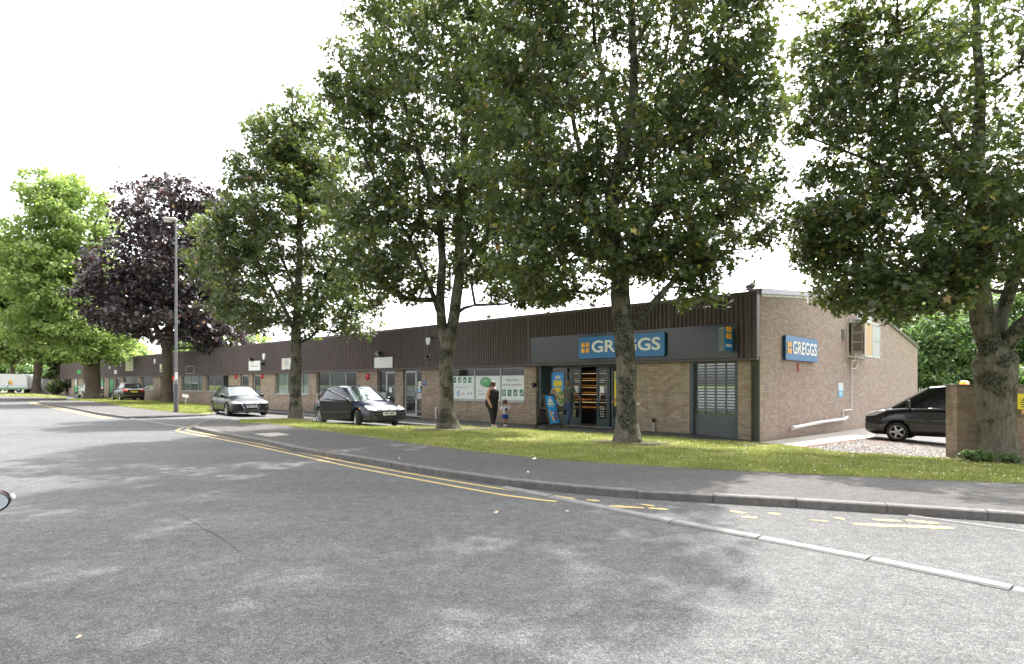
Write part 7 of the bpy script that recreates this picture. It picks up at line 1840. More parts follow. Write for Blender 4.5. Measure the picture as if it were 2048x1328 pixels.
for sg in (1, -1):
    decal(v3, 'headlight', bv, [(2.4, sg * .60, .92), (2.4, sg * .86, .86), (2.1, sg * .95, .90), (1.80, sg * .97, 1.06), (1.85, sg * .90, 1.10), (2.2, sg * .75, 1.02)], (-.5, -sg * .85, -.15), HEADL, .012)
    decal(v3, 'wheel_arch_flare', bv, [(1.42 + .50 * math.cos(a), sg, r + .50 * math.sin(a)) for a in [R(20 + 140 * k / 8) for k in range(9)]] + [(1.42 + .40 * math.cos(a), sg, r + .40 * math.sin(a)) for a in [R(160 - 140 * k / 8) for k in range(9)]], (0, -sg, 0), BLACK, .018, sub=2) if False else None
    seam(v3, bv, [(1.28, 1.14), (1.22, .95), (.95, .70), (.95, .30), (.0, .30), (.0, 1.16)], sg)
    seam(v3, bv, [(-1.25, 1.16), (-1.25, .30)], sg)
    decal(v3, 'bumper_side', bv, [(2.45, sg, .38), (2.0, sg, .40), (1.98, sg, .58), (2.45, sg, .62)], (-.4, -sg, 0), TRIM, .006)
    decal(v3, 'door_handle', bv, [(.12, sg, .97), (.34, sg, .97), (.34, sg, 1.01), (.12, sg, 1.01)], (0, -sg, 0), BLACK, .025)
    decal(v3, 'sill_moulding', bv, [(1.0, sg, .47), (-.95, sg, .50), (-.95, sg, .60), (1.0, sg, .55)], (0, -sg, 0), TRIM, .008, sub=12)
    m_ = MB(); m_.cbox(1.00, 1.10, sg * 1.09 - .13, sg * 1.09 + .13, 1.17, 1.46, .03); q = m_.build('door_mirror', BLACK, v3, bevel=.02)
    m_ = MB(); m_.box(.993, .999, sg * 1.09 - .10, sg * 1.09 + .10, 1.20, 1.43); m_.build('mirror_glass', plain('mirror2', (.6, .66, .7), .05, metal=1.0), q)
    m_ = MB(); m_.tube([(1.05, sg * .88, 1.2), (1.05, sg * 1.0, 1.24)], .03, 6); m_.build('stalk', TRIM, q)
decal(v3, 'grille', bv, [(2.4, -.5, .55), (2.4, .5, .55), (2.4, .58, .80), (2.4, -.58, .80)], (-1, 0, 0), M['black'], .006)
m_ = MB(); m_.lathe([(.0, .13), (.045, .125), (.06, .08), (.065, 0)], 14, Matrix.Translation((-.35, .0, 1.98)) @ Matrix.Diagonal((2.2, 4.5, 1, 1))); m_.build('beacon', plain('beacon_amber', (.95, .25, .02), .25, coat=1, emit=(1, .3, .02, .5)), v3)
m_ = MB(); m_.box(-.50, -.20, -.32, .32, 1.955, 1.985); m_.build('beacon_base', M['white'], v3)

# ---------------------------------------------------------------- white van at the far left
wx = P(22, 785, 84.0); wv = thing('delivery_van', 'white van with orange and green pictures on its side beyond the slim tree', 'van', (wx.x - .3, 84.0, wx.z), R(2))
m_ = MB(); pr = [(-3.2, .45), (-3.2, 2.3), (-3.0, 2.58), (1.55, 2.62), (1.9, 2.5), (2.5, 1.55), (2.9, 1.25), (3.05, .95), (3.05, .42)]
pr2 = [(-x, z) for x, z in pr]; pr = pr2
m_.prism(pr, -.95, .95, 'y'); bo = m_.build('body', M['white'], wv, bevel=.12)
m_ = MB(); m_.box(-3.0, 3.1, -.965, -.951, .55, .72, 0); m_.build('green_band', M['lgreen'], wv)
m_ = MB(); m_.box(-3.0, 3.1, -.964, -.951, .95, .99, 0); m_.build('coloured_line', M['sky_blue'], wv)
m_ = MB(); 
for k, (x, z, a_, b_, c_) in enumerate(((.9, 1.5, .28, .22, 0), (1.15, 1.2, .2, .16, 0), (.75, 1.25, .1, .25, 1), (-.9, 1.15, .35, .15, 2), (-1.4, 1.05, .3, .2, 0), (-1.8, 1.3, .2, .12, 1), (-2.2, 1.05, .22, .2, 3), (.6, .8, .08, .12, 3))): m_.prism(ellipse(x, z, a_, b_, 14), -.951, -.958 - .0005 * k, 'y', c_)
for k in range(4): m_.box(-2.4, -.3, -.958, -.951, 1.55 + k * .22, 1.6 + k * .22, 4)
m_.build('pictures', [M['orange'], M['green'], M['lgreen'], M['red'], plain('pale_grey_print', (.5, .5, .5), .6)], wv)
m_ = MB(); m_.prism([(-2.45, 1.5), (-2.1, 2.15), (-1.75, 2.2), (-1.75, 1.5)], -.954, -.953, 'y'); m_.build('cab_window', DARKGLASS, wv)
for x in (-2.1, 2.0):
    for sg in (1, -1): wheel(wv, x, sg * .82, .36, .24, sg)

# ---------------------------------------------------------------- wing mirror intruding at the left edge
MAROON = paint('maroon_paint', (0.045, 0.004, 0.008), .2)
mp_ = P(-27, 1005, 3.2)
ang = R(131); fw = Vector((math.cos(ang), math.sin(ang), 0)); lf = Vector((-fw.y, fw.x, 0))
# mirror sits at car coords (.72, -.98, 1.0)
sc_z = mp_.z - 1.0
org = Vector((mp_.x, mp_.y, 0)) - fw * .66 - lf * (-1.01)
c5 = car_root('parked_car', 'dark maroon car at the left edge of which only the wing mirror shows', 'car', (org.x, org.y, EYE - E_R), (fw.x, fw.y))
W = .86; r = .31; wh = [(1.27, W), (1.27, -W), (-1.3, W), (-1.3, -W)]
tab = [(2.07, .34, .56, .58, .60), (2.0, .24, .64, .68, .76), (1.75, .2, .73, .80, .82), (1.0, .19, .90, .98, .85), (-.6, .19, .95, .97, .855), (-1.75, .24, .97, .97, .80), (-2.06, .36, .80, .82, .66)]
body = car_body('body', tab, MAROON, c5, wh, r); bv = bvh_of(body)
S = dict(belt=[V3(1.02, .73, .92), V3(-.05, .775, .94), V3(-1.0, .765, .96), V3(-1.86, .66, .97)], roof=[V3(.18, .55, 1.38), V3(-.38, .575, 1.41), V3(-1.05, .56, 1.39), V3(-1.50, .52, 1.33)], roofc=[V3(.30, 0, 1.4), V3(-.38, 0, 1.45), V3(-1.05, 0, 1.43), V3(-1.58, 0, 1.35)], win=[(1, (.06, .95, .10, .90)), (0, (.05, .86, .10, .90)), (2, (.42, .93, .12, .86))])
greenhouse(c5, S, MAROON, CARGLASS)
for (x, y) in wh: sg = 1 if y > 0 else -1; wheel(c5, x, sg * (W - .095), r, .2, sg)
MZ = mp_.z - (EYE - E_R)
m_ = MB(); Mx = Matrix.Translation((.70, -1.01, MZ)); 
m_.ball((.70, -1.01, MZ), .105, 20, 0, (.55, 1.0, .66)); mo_ = m_.build('wing_mirror', MAROON, c5)
m_ = MB(); m_.prism([(-1.01 + .088 * math.cos(a), MZ + .055 * math.sin(a)) for a in [2 * math.pi * k / 24 for k in range(24)]], .655, .640, 'x', 0); m_.build('mirror_glass', plain('mirror_sky', (.62, .72, .78), .08, metal=1.0), mo_)
m_ = MB(); m_.lathe([(.088, -.004), (.098, .0), (.098, .03), (.088, .034)], 24, Matrix.Translation((.645, -1.01, MZ)) @ Matrix.Rotation(R(90), 4, 'Y') @ Matrix.Diagonal((.66, 1, 1, 1))); m_.build('mirror_rim', M['black'], mo_)
m_ = MB(); m_.ball((.70, -1.118, MZ + .01), .022, 10, 0, (1, .6, .9)); m_.build('indicator_lens', M['white'], mo_)
m_ = MB(); m_.tube([(.72, -.80, MZ - .06), (.71, -.95, MZ - .03)], .03, 8); m_.build('mirror_stalk', M['black'], mo_)
# ================================================================== STREET THINGS
# lamp column
Yl = G(352, 824.5, 1.36).y; bl_ = G(352, 824.5, 1.36)
t = thing('street_lamp', 'tall thin grey lamp column with small lantern on the grass corner', 'street lamp', tuple(bl_))
ztop_ = P(350, 441, Yl).z - bl_.z; zs_ = P(350, 768, Yl).z - bl_.z; zsl = P(350, 757, Yl).z - bl_.z
m_ = MB(); m_.lathe([(.105, -.1), (.105, zs_ - .02), (.10, zs_)], 16); m_.build('base_section', M['lamp_grey'], t)
m_ = MB(); m_.lathe([(.10, zs_), (.06, zs_ + .28), (.055, ztop_ * .6), (.042, ztop_)], 16); m_.build('shaft', plain('column_grey', (.20, .20, .215), .45, metal=.3, var=.12), t)
m_ = MB(); m_.box(.02, .11, -.112, -.07, .15, .75); m_.build('hatch', M['lamp_grey'], t)
m_ = MB(); m_.cbox(-.62, .04, -.11, .11, ztop_ - .02, ztop_ + .12, .05, 0, rotm('Y', 6, (0, 0, ztop_))); m_.tube([(0, 0, ztop_ - .1), (0, 0, ztop_ + .05)], .05, 10); m_.build('lantern', plain('lantern_grey', (.38, .37, .33), .5), t, bevel=.02)
m_ = MB(); m_.ball((-.36, 0, ztop_ - .0), .17, 12, 0, (1.5, .6, .55)); m_.build('lamp_bowl', plain('bowl', (.55, .55, .48), .2), t)
m_ = MB(); zq = P(350, 745, Yl).z - bl_.z; zq1 = P(350, 760.5, Yl).z - bl_.z; m_.prism([(-.02, zq1), (.13, zq1 + .04), (.13, zq + .02), (-.02, zq)], -.078, -.070, 'y'); m_.build('fixed_notice', M['white'], t)
m_ = MB(); m_.box(-.15, -.07, -.05, -.04, zq1 + .02, zq1 + .22); m_.build('red_tag', M['red'], t)
# little white sign on a post
b0 = P(371.5, 807, 41.0); t = thing('lawn_sign', 'small blank white board on a leaning white post in the grass', 'sign', tuple(b0), R(-20))
m_ = MB(); m_.tube([(-.05, 0, 0), (.05, 0, .60)], .022, 6); m_.build('post', M['white'], t)
m_ = MB(); m_.box(-.29, .27, -.03, -.01, .42, .62, 0, rotm('Y', 5, (0, 0, .5))); m_.build('board', M['white'], t)
# A-board
pA = G(1097, 858.5, 1.56)
rzA = R(50)
t = thing('pavement_sign', 'dark wood framed A-board with bright blue poster standing outside the bakery', 'pavement sign', tuple(pA), rzA)
Hh = 1.22; wd = .33; lean = 15
def leaf(nm, sgn):
    Mr = Matrix.Translation((0, 0, Hh)) @ Matrix.Rotation(R(sgn * lean), 4, 'X') @ Matrix.Translation((0, 0, -Hh))
    m_ = MB()
    for x in (-wd, wd - .06): m_.box(x, x + .06, -.02, .02, -.02, Hh, 0, Mr)
    m_.box(-wd + .06, wd - .06, -.018, .018, Hh - .06, Hh - .003, 0, Mr); m_.box(-wd + .06, wd - .06, -.018, .018, .12, .18, 0, Mr)
    if sgn > 0: m_.box(-wd + .06, wd - .06, -.018, .018, .62, .68, 0, Mr)
    o = m_.build(nm, M['wood'], t); return o, Mr
of, Mf = leaf('front_leaf', -1); ob, Mb = leaf('rear_leaf', 1)
m_ = MB(); m_.box(-wd + .062, wd - .062, -.012, -.004, .181, Hh - .061, 0, Mf); po = m_.build('poster', M['sky_blue'], of)
m_ = MB()
for z0_, z1_, x0_, x1_, mi_ in ((1.06, 1.11, -.05, .07, 0), (.92, 1.03, -.12, .14, 0), (.82, .90, -.17, .18, 1), (.755, .775, -.14, .13, 0)):
    k = x0_
    while k < x1_ - .02: 
        w_ = random.uniform(.025, .045); m_.box(k, min(k + w_, x1_), -.016, -.0125, z0_, z1_, mi_, Mf); k += w_ + .008
m_.prism([(-.20, .68), (-.13, .62), (.02, .27), (-.04, .24), (-.08, .26)], -.0125, -.016, 'y', 2); m_.prism([(.13, .64), (.19, .60), (.19, .34), (.12, .26), (.07, .34), (.10, .45)], -.0125, -.016, 'y', 3)
m_.prism(ellipse(.0, .55, .035, .04, 12), -.0125, -.016, 'y', 0); m_.box(-.06, .06, -.016, -.0125, .205, .22, 4)
# prisms were laid flat: lean them with the leaf
n_box = 0
pic = m_.build('poster_print', [M['white'], plain('cream_print', (.85, .8, .45), .5), M['orange'], plain('berry', (.30, .01, .05), .5), M['blue_dark']], of)
# vertices at x>... belonging to prisms are still upright -> transform those with low lean
for poly in pic.data.polygons: pass
idx = set()
for poly in pic.data.polygons:
    if poly.material_index in (2, 3) or (poly.material_index == 0 and len(poly.vertices) > 4): idx.update(poly.vertices)
conn = set(idx)
for poly in pic.data.polygons:
    if any(v in idx for v in poly.vertices): conn.update(poly.vertices)
for v in conn: pic.data.vertices[v].co = Mf @ pic.data.vertices[v].co
m_ = MB(); m_.box(-wd + .062, wd - .062, .0, .008, .181, Hh - .061, 0, Mb); m_.build('backing', plain('grey_back', (.16, .155, .15), .8), ob)
m_ = MB()
for x in (-wd + .03, wd - .03):
    a = Mf @ Vector((x, 0, .72)); b_ = Mb @ Vector((x, 0, .72)); m_.tube([a, b_], .006, 4); m_.ball(a, .02, 8); m_.ball(b_, .02, 8)
m_.build('stay', M['offwhite'], t)

# brick wall at the right edge
WBK = M['brick_wall']
pw = P(1940, 918, 15.0); yawW = R(-6)
t = thing('yard_wall', 'old brick yard wall with end pier and thin coping behind the big maple trunk', 'wall', (P(1914, 918, 15.0).x, 15.0, 0), yawW)
zb_ = -0.45; zt_ = P(1940, 772.5, 15.0).z
m_ = MB(); m_.box(0, .70, 0, .46, zb_, zt_); m_.build('pier', WBK, t)
m_ = MB(); m_.box(.70, 9.0, .10, .36, zb_, zt_ - .004); m_.build('wall', WBK, t)
m_ = MB(); m_.box(-.03, .73, -.03, .49, zt_, zt_ + .05); m_.box(.73, 9.0, .06, .40, zt_ - .004, zt_ + .04); m_.build('coping', plain('coping_stone', (.16, .15, .13), .9, var=.2), t, bevel=.006)
xw = None
ws_ = P(2035, 802, 14.8)
t = thing('warning_sign', 'yellow warning sign with black triangle on the yard wall right of the big trunk', 'sign', tuple(P(2053, 803, 14.72)), yawW)
m_ = MB(); m_.box(-.21, .21, -.012, 0, -.19, .19); m_.build('board', M['yellow'], t)
m_ = MB(); m_.prism([(-.13, .02), (.13, .02), (0, .16)], -.012, -.015, 'y'); tri = m_.build('triangle', M['black'], t)
m_ = MB(); m_.prism([(-.09, .04), (.09, .04), (0, .135)], -.0155, -.018, 'y'); m_.build('triangle_inner', M['yellow'], tri)
m_ = MB(); m_.box(-.006, .006, -.021, -.0185, .06, .105); m_.box(-.006, .006, -.021, -.0185, .045, .053); m_.build('mark', M['black'], tri)
m_ = MB(); 
for k in range(3): m_.box(-.15 + .01 * k, .15 - .02 * k, -.015, -.0125, -.03 - .055 * k, -.008 - .055 * k)
m_.build('lines_of_print', M['black'], t)
t = thing('warning_label', 'small orange label under the yellow warning sign', 'label', tuple(P(2056, 824, 14.72)), yawW); m_ = MB(); m_.box(-.15, .15, -.01, 0, -.045, .045); m_.build('label_plate', plain('pale_orange', (.75, .40, .16), .5), t)
# palisade fence at the back of the yard
t = thing('palisade_fence', 'pale steel palisade fence behind the people carrier', 'fence', tuple(P(1833, 800, 36)), 0)
t.location.z = 0
x0_ = 0; m_ = MB()
for k in range(70): m_.box(k * .16, k * .16 + .07, 0, .02, -.5, 1.35 + .0); 
m_.build('pales', M['galv'], t); m_ = MB(); m_.box(0, 11.2, .021, .06, 1.0, 1.06); m_.box(0, 11.2, .021, .06, -.2, -.14); m_.build('rails', M['galv'], t)
# hoarding on the left: pale panels, one with a sloping top
Yh = 86.0
t = thing('hoarding', 'pale grey boarded hoarding panels behind the trunks on the left', 'fence', (0, 0, 0))
def hp(px, py, y=Yh): return P(px, py, y)
m_ = MB()
def wallpan(pts, th=.12, mi=0):
    vs = [hp(x, y) for x, y in pts]; vs2 = [v + Vector((0, th, 0)) for v in vs]; n = len(vs)
    m_.add(vs + vs2, [tuple(range(n - 1, -1, -1)), tuple(range(n, 2 * n))] + [(i, (i + 1) % n, (i + 1) % n + n, i + n) for i in range(n)], mi)
wallpan([(52, 790), (52, 757), (104, 757.5), (104, 790)]); m_.build('panel', plain('hoarding_grey', (.40, .41, .43), .6), t)
m_ = MB(); wallpan([(78, 790), (78, 768), (91, 757.5), (216, 760), (216, 790)], .1); o_ = m_.build('sloping_panel', plain('hoarding_white', (.55, .56, .58), .6), t); o_.location.y = -.5
m_ = MB(); wallpan([(49.5, 790), (49.5, 756), (52.5, 755.5), (52.5, 790)], .3, 0); o_ = m_.build('post', plain('purple_grey', (.12, .09, .11), .6), t); o_.location.y = -.2
# little litter: bits of paper and leaves on the footpath
def litter(label, px, py, s, mat, E=E_K, nm='litter', cat='litter'):
    p = G(px, py, E); t = thing(nm, label, cat, tuple(p + Vector((0, 0, .004))), random.uniform(0, 3))
    m_ = MB(); m_.add([(-s, -s * .5, 0), (s, -s * .6, .004), (s * .8, s * .5, .012), (-s * .7, s * .6, .003)], [(0, 1, 2, 3)]); m_.add([(s * .8, s * .5, .012), (s, -s * .6, .004), (s * 1.3, 0, .02)], [(0, 1, 2)]); m_.build('scrap', mat, t)
litter('flat white paper scrap at the grass edge near the second trunk', 1068, 918, .05, M['white'])
litter('torn pale scrap in the middle of the footpath', 1056, 945, .03, M['offwhite'])
litter('white scrap on the grass below the navy hatchback', 852, 862.5, .06, M['white'], 1.46)
litter('tiny reddish leaf on the footpath beside the kerb', 799, 917.5, .03, M['tan'], nm='fallen_leaf', cat='leaf')
litter('small orange fallen leaf on the open road, lower left', 157, 1276, .014, M['tan'], E_R, nm='fallen_leaf', cat='leaf')
litter('small orange fallen leaf on the road below the hatchbacks', 992, 1026, .03, M['tan'], E_R, nm='fallen_leaf', cat='leaf')
litter('white bird dropping streak on the kerb face', 952, 957, .03, M['white'], 1.40, nm='dropping', cat='dropping')
# leaf debris gathered in the gutter
m_ = MB(); ks = [G(x, y + 18 * (y - 768) / 220, E_R) for x, y in K1_top if x > 600]; rk = resample(ks, .05)
for p in rk:
    if p.x > 9 : break
    for _ in range(2):
        if random.random() < .6:
            x = p.x + random.gauss(0, .05); y = p.y - abs(random.gauss(0, .09)); s = random.uniform(.004, .012); a = random.uniform(0, 3)
            m_.add([(x + s * math.cos(a), y + s * math.sin(a), p.z + .006), (x - s * math.sin(a), y + s * math.cos(a), p.z + .012), (x - s * math.cos(a), y - s * math.sin(a), p.z + .006)], [(0, 1, 2)], random.choice((0, 0, 1, 2)))
tag(m_.build('gutter_debris', [plain('dry_leaf', (.20, .13, .06), .9), plain('dark_grit', (.05, .045, .04), .9), plain('pale_grit', (.34, .30, .25), .9)]), 'dry leaf crumbs and grit lying in the gutter along the kerb', 'debris', kind='stuff')
# bird in the sky, far left
p = P(240, 336, 60); t = thing('flying_bird', 'tiny dark bird flying in the pale sky above the purple tree', 'bird', tuple(p), R(20))
m_ = MB(); m_.ball((0, 0, 0), .09, 8, 0, (2.2, .8, .8)); m_.add([(-.08, 0, .03), (.1, 0, .03), (.0, .55, .16), (-.08, .5, .15)], [(0, 1, 2, 3)]); m_.add([(-.08, 0, .03), (.1, 0, .03), (.0, -.5, -.02), (-.08, -.45, -.02)], [(0, 1, 2, 3)]); m_.build('body', feather, t)

# ================================================================== PEOPLE
SKIN = plain('skin', (.50, .27, .19), .6, var=.04); SKIN2 = plain('tanned_skin', (.42, .23, .15), .6, var=.04)
def skinmesh(name, verts, edges, radii, mat, parent, root=0, sub=2):
    me = bpy.data.meshes.new(name); me.from_pydata([tuple(v) for v in verts], edges, []); o = bpy.data.objects.new(name, me); link(o, parent); me.materials.append(mat)
    o.modifiers.new('skin', 'SKIN')
    for i, (v, r_) in enumerate(zip(me.skin_vertices[0].data, radii)):
        v.radius = r_ if isinstance(r_, tuple) else (r_, r_); v.use_root = (i == root)
    s_ = o.modifiers.new('s', 'SUBSURF'); s_.levels = sub; s_.render_levels = sub; bake(o)
    for p_ in o.data.polygons: p_.use_smooth = True
    return o
def etube(m_, secs, n=16, mi=0):
    """cloth tube; secs = [(centre, rx (front-back), ry (side to side))]"""
    rings = []
    S = []
    for a, b_ in zip(secs, secs[1:]):
        for q in range(3):
            t = q / 3; t = t * t * (3 - 2 * t); S.append((Vector(a[0]).lerp(Vector(b_[0]), q / 3), a[1] + (b_[1] - a[1]) * t, a[2] + (b_[2] - a[2]) * t))
    S.append((Vector(secs[-1][0]), secs[-1][1], secs[-1][2]))
    for i, (c, rx, ry) in enumerate(S):
        d = (S[min(i + 1, len(S) - 1)][0] - S[max(i - 1, 0)][0]).normalized()
        u = (Vector((1, 0, 0)) - d * d.x); u = u.normalized() if u.length > .2 else Vector((0, 0, 1)); v = d.cross(u)
        rings.append([c + u * (rx * math.cos(2 * math.pi * k / n)) + v * (ry * math.sin(2 * math.pi * k / n)) for k in range(n)])
    vs = [q for r_ in rings for q in r_]
    m_.add(vs, [(i * n + k, i * n + (k + 1) % n, (i + 1) * n + (k + 1) % n, (i + 1) * n + k) for i in range(len(rings) - 1) for k in range(n)], mi, True)
    m_.add(rings[0], [tuple(range(n))], mi); m_.add(rings[-1], [tuple(range(n))], mi)
def clothes(name, mat, t, tubes):
    m_ = MB()
    for s_ in tubes: etube(m_, s_)
    return m_.build(name, mat, t)
def chain(pts, start=0): return [(start + i, start + i + 1) for i in range(len(pts) - 1)]
def figure(name, label, loc, rz, H, J, skin, parts, hair, headyaw=0, group=None):
    """J: joints in metres (x forward, y left). Body = one skinned surface, fingers on it; clothing as shells over the same joints."""
    t = thing(name, label, 'person', loc, rz, group)
    names = list(J.keys()); idx = {n: i for i, n in enumerate(names)}
    links_ = [('pelvis', 'waist'), ('waist', 'chest'), ('chest', 'neck'), ('neck', 'headb'), ('headb', 'head'), ('head', 'top')]
    for s in 'LR':
        links_ += [('chest', 'sh' + s), ('sh' + s, 'el' + s), ('el' + s, 'wr' + s), ('wr' + s, 'pa' + s), ('pelvis', 'hp' + s), ('hp' + s, 'kn' + s), ('kn' + s, 'an' + s), ('an' + s, 'to' + s)]
    V = [J[n][0] for n in names]; Rr = [J[n][1] for n in names]; Ed = [(idx[a], idx[b_]) for a, b_ in links_]
    k = H / 1.7
    for s in 'LR':
        pa = Vector(J['pa' + s][0]); wr = Vector(J['wr' + s][0]); d = (pa - wr).normalized()
        sd = d.cross(Vector((0, 1, 0))); sd = sd.normalized() if sd.length > .1 else Vector((1, 0, 0)); palm = d.cross(sd).normalized()
        for fi, (o_, ln) in enumerate(((-.030, .068), (-.010, .078), (.010, .072), (.028, .056))):
            a = pa + sd * o_ * k; b_ = a + (d * .55 + palm * .12) * ln * k; c_ = b_ + (d * .45 + palm * .35 * (1 if s == 'R' else -1)) * ln * k
            n0 = len(V); V += [b_, c_]; Rr += [.009 * k, .0075 * k]; Ed += [(idx['pa' + s], n0), (n0, n0 + 1)]
        n0 = len(V); V += [wr + d * .03 * k + sd * -.045 * k, wr + d * .075 * k - sd * .062 * k]; Rr += [.012 * k, .009 * k]; Ed += [(idx['wr' + s], n0), (n0, n0 + 1)]
    body = skinmesh('body', V, Ed, Rr, skin, t, idx['pelvis'])
    for nm, mat, js, ed, rad in parts:
        skinmesh(nm, [J[j][0] if isinstance(j, str) else j for j in js], ed, rad, mat, t, 0)
    # face: nose, eyes, mouth, ears
    hd = Vector(J['head'][0]); f = Vector((math.cos(headyaw), math.sin(headyaw), 0)); l = Vector((-f.y, f.x, 0)); rh = J['head'][1]; rh = rh[0] if isinstance(rh, tuple) else rh
    m_ = MB()
    m_.tube([hd + f * rh * .98 + Vector((0, 0, .02 * k)), hd + f * (rh * 1.22) + Vector((0, 0, -.018 * k))], [.008 * k, .015 * k], 6, 0)
    for sg in (1, -1):
        m_.ball(hd + l * sg * rh * .98 + f * (-.005), .028 * k, 8, 0, (.5, .35, 1)); m_.ball(hd + f * rh * .93 + l * sg * .030 * k + Vector((0, 0, .018 * k)), .011 * k, 8, 1)
    m_.ball(hd + f * rh * .93 + Vector((0, 0, -.048 * k)), .018 * k, 8, 2, (.6, 1, .35)); m_.build('face', [skin, plain('eye_dark', (.03, .02, .02), .3), plain('lips', (.36, .12, .10), .5)], t)
    if hair: hair(t, hd, f, l, rh, k)
    return t
def hair_short(mat):
    def fn(t, hd, f, l, rh, k):
        m_ = MB(); m_.ball(hd - f * rh * .22 + Vector((0, 0, rh * .28)), rh * 1.14, 16, 0, (1, .98, 1.02)); m_.ball(hd - f * rh * .5 - Vector((0, 0, rh * .25)), rh * .85, 12, 0, (.8, 1, 1)); m_.build('hair', mat, t)
    return fn
def hair_long(mat, ln=.34):
    def fn(t, hd, f, l, rh, k):
        m_ = MB(); m_.ball(hd - f * rh * .25 + Vector((0, 0, rh * .25)), rh * 1.18, 16, 0, (1, 1, 1))
        m_.tube([hd - f * rh * .5 + Vector((0, 0, .04)), hd - f * rh * 1.05 - Vector((0, 0, .08)), hd - f * rh * 1.35 - Vector((0, 0, ln * .6)), hd - f * rh * 1.25 - Vector((0, 0, ln))], [rh * .9, rh * .88, rh * .75, rh * .25], 12)
        m_.build('hair', mat, t)
    return fn
def pave_z(px, py): 
    return None
HAIRB = plain('brown_hair', (.085, .045, .03), .55, var=.2, scale=30); HAIRF = plain('fair_brown_hair', (.22, .13, .07), .6, var=.2, scale=30)
# woman: faces right (along the facade toward the bakery), black strappy jumpsuit
fwd_a = -TH
pW = G(985, 854.5, 1.545)
k = 1.0
J = dict(pelvis=((-.03, 0, .90), (.15, .16)), waist=((.04, 0, 1.07), (.13, .14)), chest=((.03, 0, 1.24), (.135, .17)), neck=((.0, 0, 1.40), (.07, .07)), headb=((.02, 0, 1.46), (.065, .062)), head=((.04, .0, 1.53), (.092, .082)), top=((.03, 0, 1.605), (.06, .06)),
         shL=((.0, .175, 1.345), .078), elL=((-.06, .235, 1.08), .058), wrL=((.04, .23, .86), .036), paL=((.07, .22, .78), (.035, .022)), shR=((.0, -.175, 1.345), .078), elR=((-.05, -.25, 1.08), .06), wrR=((.07, -.24, .86), .038), paR=((.11, -.23, .78), (.036, .022)),
         hpL=((-.02, .10, .80), .12), knL=((.02, .09, .47), .088), anL=((-.06, .09, .09), .045), toL=((.09, .10, .035), .035), hpR=((-.02, -.10, .80), .12), knR=((.06, -.09, .47), .088), anR=((.10, -.09, .09), .045), toR=((.25, -.10, .035), .035))
BLK = plain('black_cloth', (.012, .012, .014), .85, var=.15)
def rj(J, n, s=1.0, add=.012):
    r_ = J[n][1]; r_ = r_ if isinstance(r_, tuple) else (r_, r_); return (r_[0] * s + add, r_[1] * s + add)
wl = G(985, 854.5, 1.545)
parts = []
def shoes(mat):
    return mat
pt = figure('person', 'woman with long brown hair in a black strappy jumpsuit walking beside the printed window', tuple(wl), fwd_a + R(8), 1.66, J, SKIN, parts, hair_long(HAIRB, .36))
m_ = MB()
for n, a in (('L', 'toL'), ('R', 'toR')):
    p0 = Vector(J['an' + n][0]); p1 = Vector(J[a][0]); m_.tube([p0 - Vector((.04, 0, .05)), p1 + Vector((.02, 0, -.005))], [.048, .038], 8)
m_.build('shoes', M['offwhite'], pt)
clothes('jumpsuit', BLK, pt, [
    [((-.03, 0, .70), .16, .19), ((-.05, 0, .84), .225, .245), ((-.03, 0, .94), .22, .24), ((.05, 0, 1.06), .195, .205), ((.06, 0, 1.16), .185, .19), ((.07, 0, 1.25), .185, .195), ((.04, 0, 1.34), .13, .16)],
    [((-.03, .10, .86), .17, .14), ((.0, .10, .66), .135, .12), ((.02, .09, .47), .10, .098), ((-.02, .09, .28), .085, .082), ((-.055, .09, .12), .058, .058)],
    [((-.03, -.10, .86), .17, .14), ((.03, -.10, .66), .135, .12), ((.06, -.09, .47), .10, .098), ((.085, -.09, .28), .085, .082), ((.10, -.09, .12), .058, .058)]])
m_ = MB()
for sg in (1, -1): m_.tube([(.13, sg * .10, 1.32), (.03, sg * .10, 1.425), (-.10, sg * .08, 1.33)], .009, 6)
m_.build('straps', M['white'], pt)
# child
kb = .62
def sc(J, s): return {n: (tuple(c * s for c in v[0]), (tuple(q * s for q in v[1]) if isinstance(v[1], tuple) else v[1] * s)) for n, v in J.items()}
Jc = dict(pelvis=((0, 0, .46), (.085, .095)), waist=((0, 0, .54), (.08, .095)), chest=((0, 0, .66), (.085, .10)), neck=((0, 0, .755), (.04, .04)), headb=((.01, 0, .79), (.05, .05)), head=((.015, 0, .865), (.085, .078)), top=((.0, 0, .935), (.05, .05)),
          shL=((0, .10, .72), .04), elL=((.05, .17, .60), .028), wrL=((.12, .23, .50), .022), paL=((.15, .25, .46), .018), shR=((0, -.10, .72), .04), elR=((-.04, -.15, .59), .028), wrR=((.0, -.17, .47), .022), paR=((.02, -.17, .43), .018),
          hpL=((0, .05, .42), .06), knL=((.04, .05, .24), .042), anL=((-.06, .05, .07), .028), toL=((.02, .06, .03), .026), hpR=((0, -.05, .42), .06), knR=((.03, -.05, .24), .042), anR=((.06, -.05, .06), .028), toR=((.15, -.06, .025), .026))
TEE = plain('white_tee', (.70, .70, .74), .8); BLUS = plain('blue_shorts', (.02, .06, .30), .8); OLV = plain('grey_green_tee', (.085, .10, .075), .85, var=.1); JEAN = plain('denim', (.05, .09, .17), .8, var=.2, scale=20)
cl = G(1010, 852, 1.55)
parts = []
pc = figure('person', 'small boy in white printed tee shirt and blue shorts beside the woman', tuple(cl), -R(60), .95, Jc, SKIN, parts, hair_short(HAIRB))
m_ = MB(); m_.box(.088, .100, -.05, .05, .58, .66, 0); m_.box(.086, .098, -.035, .04, .52, .57, 1); m_.build('tee_print', [plain('print_navy', (.05, .03, .15), .7), plain('print_red', (.45, .05, .08), .7)], pc)
m_ = MB()
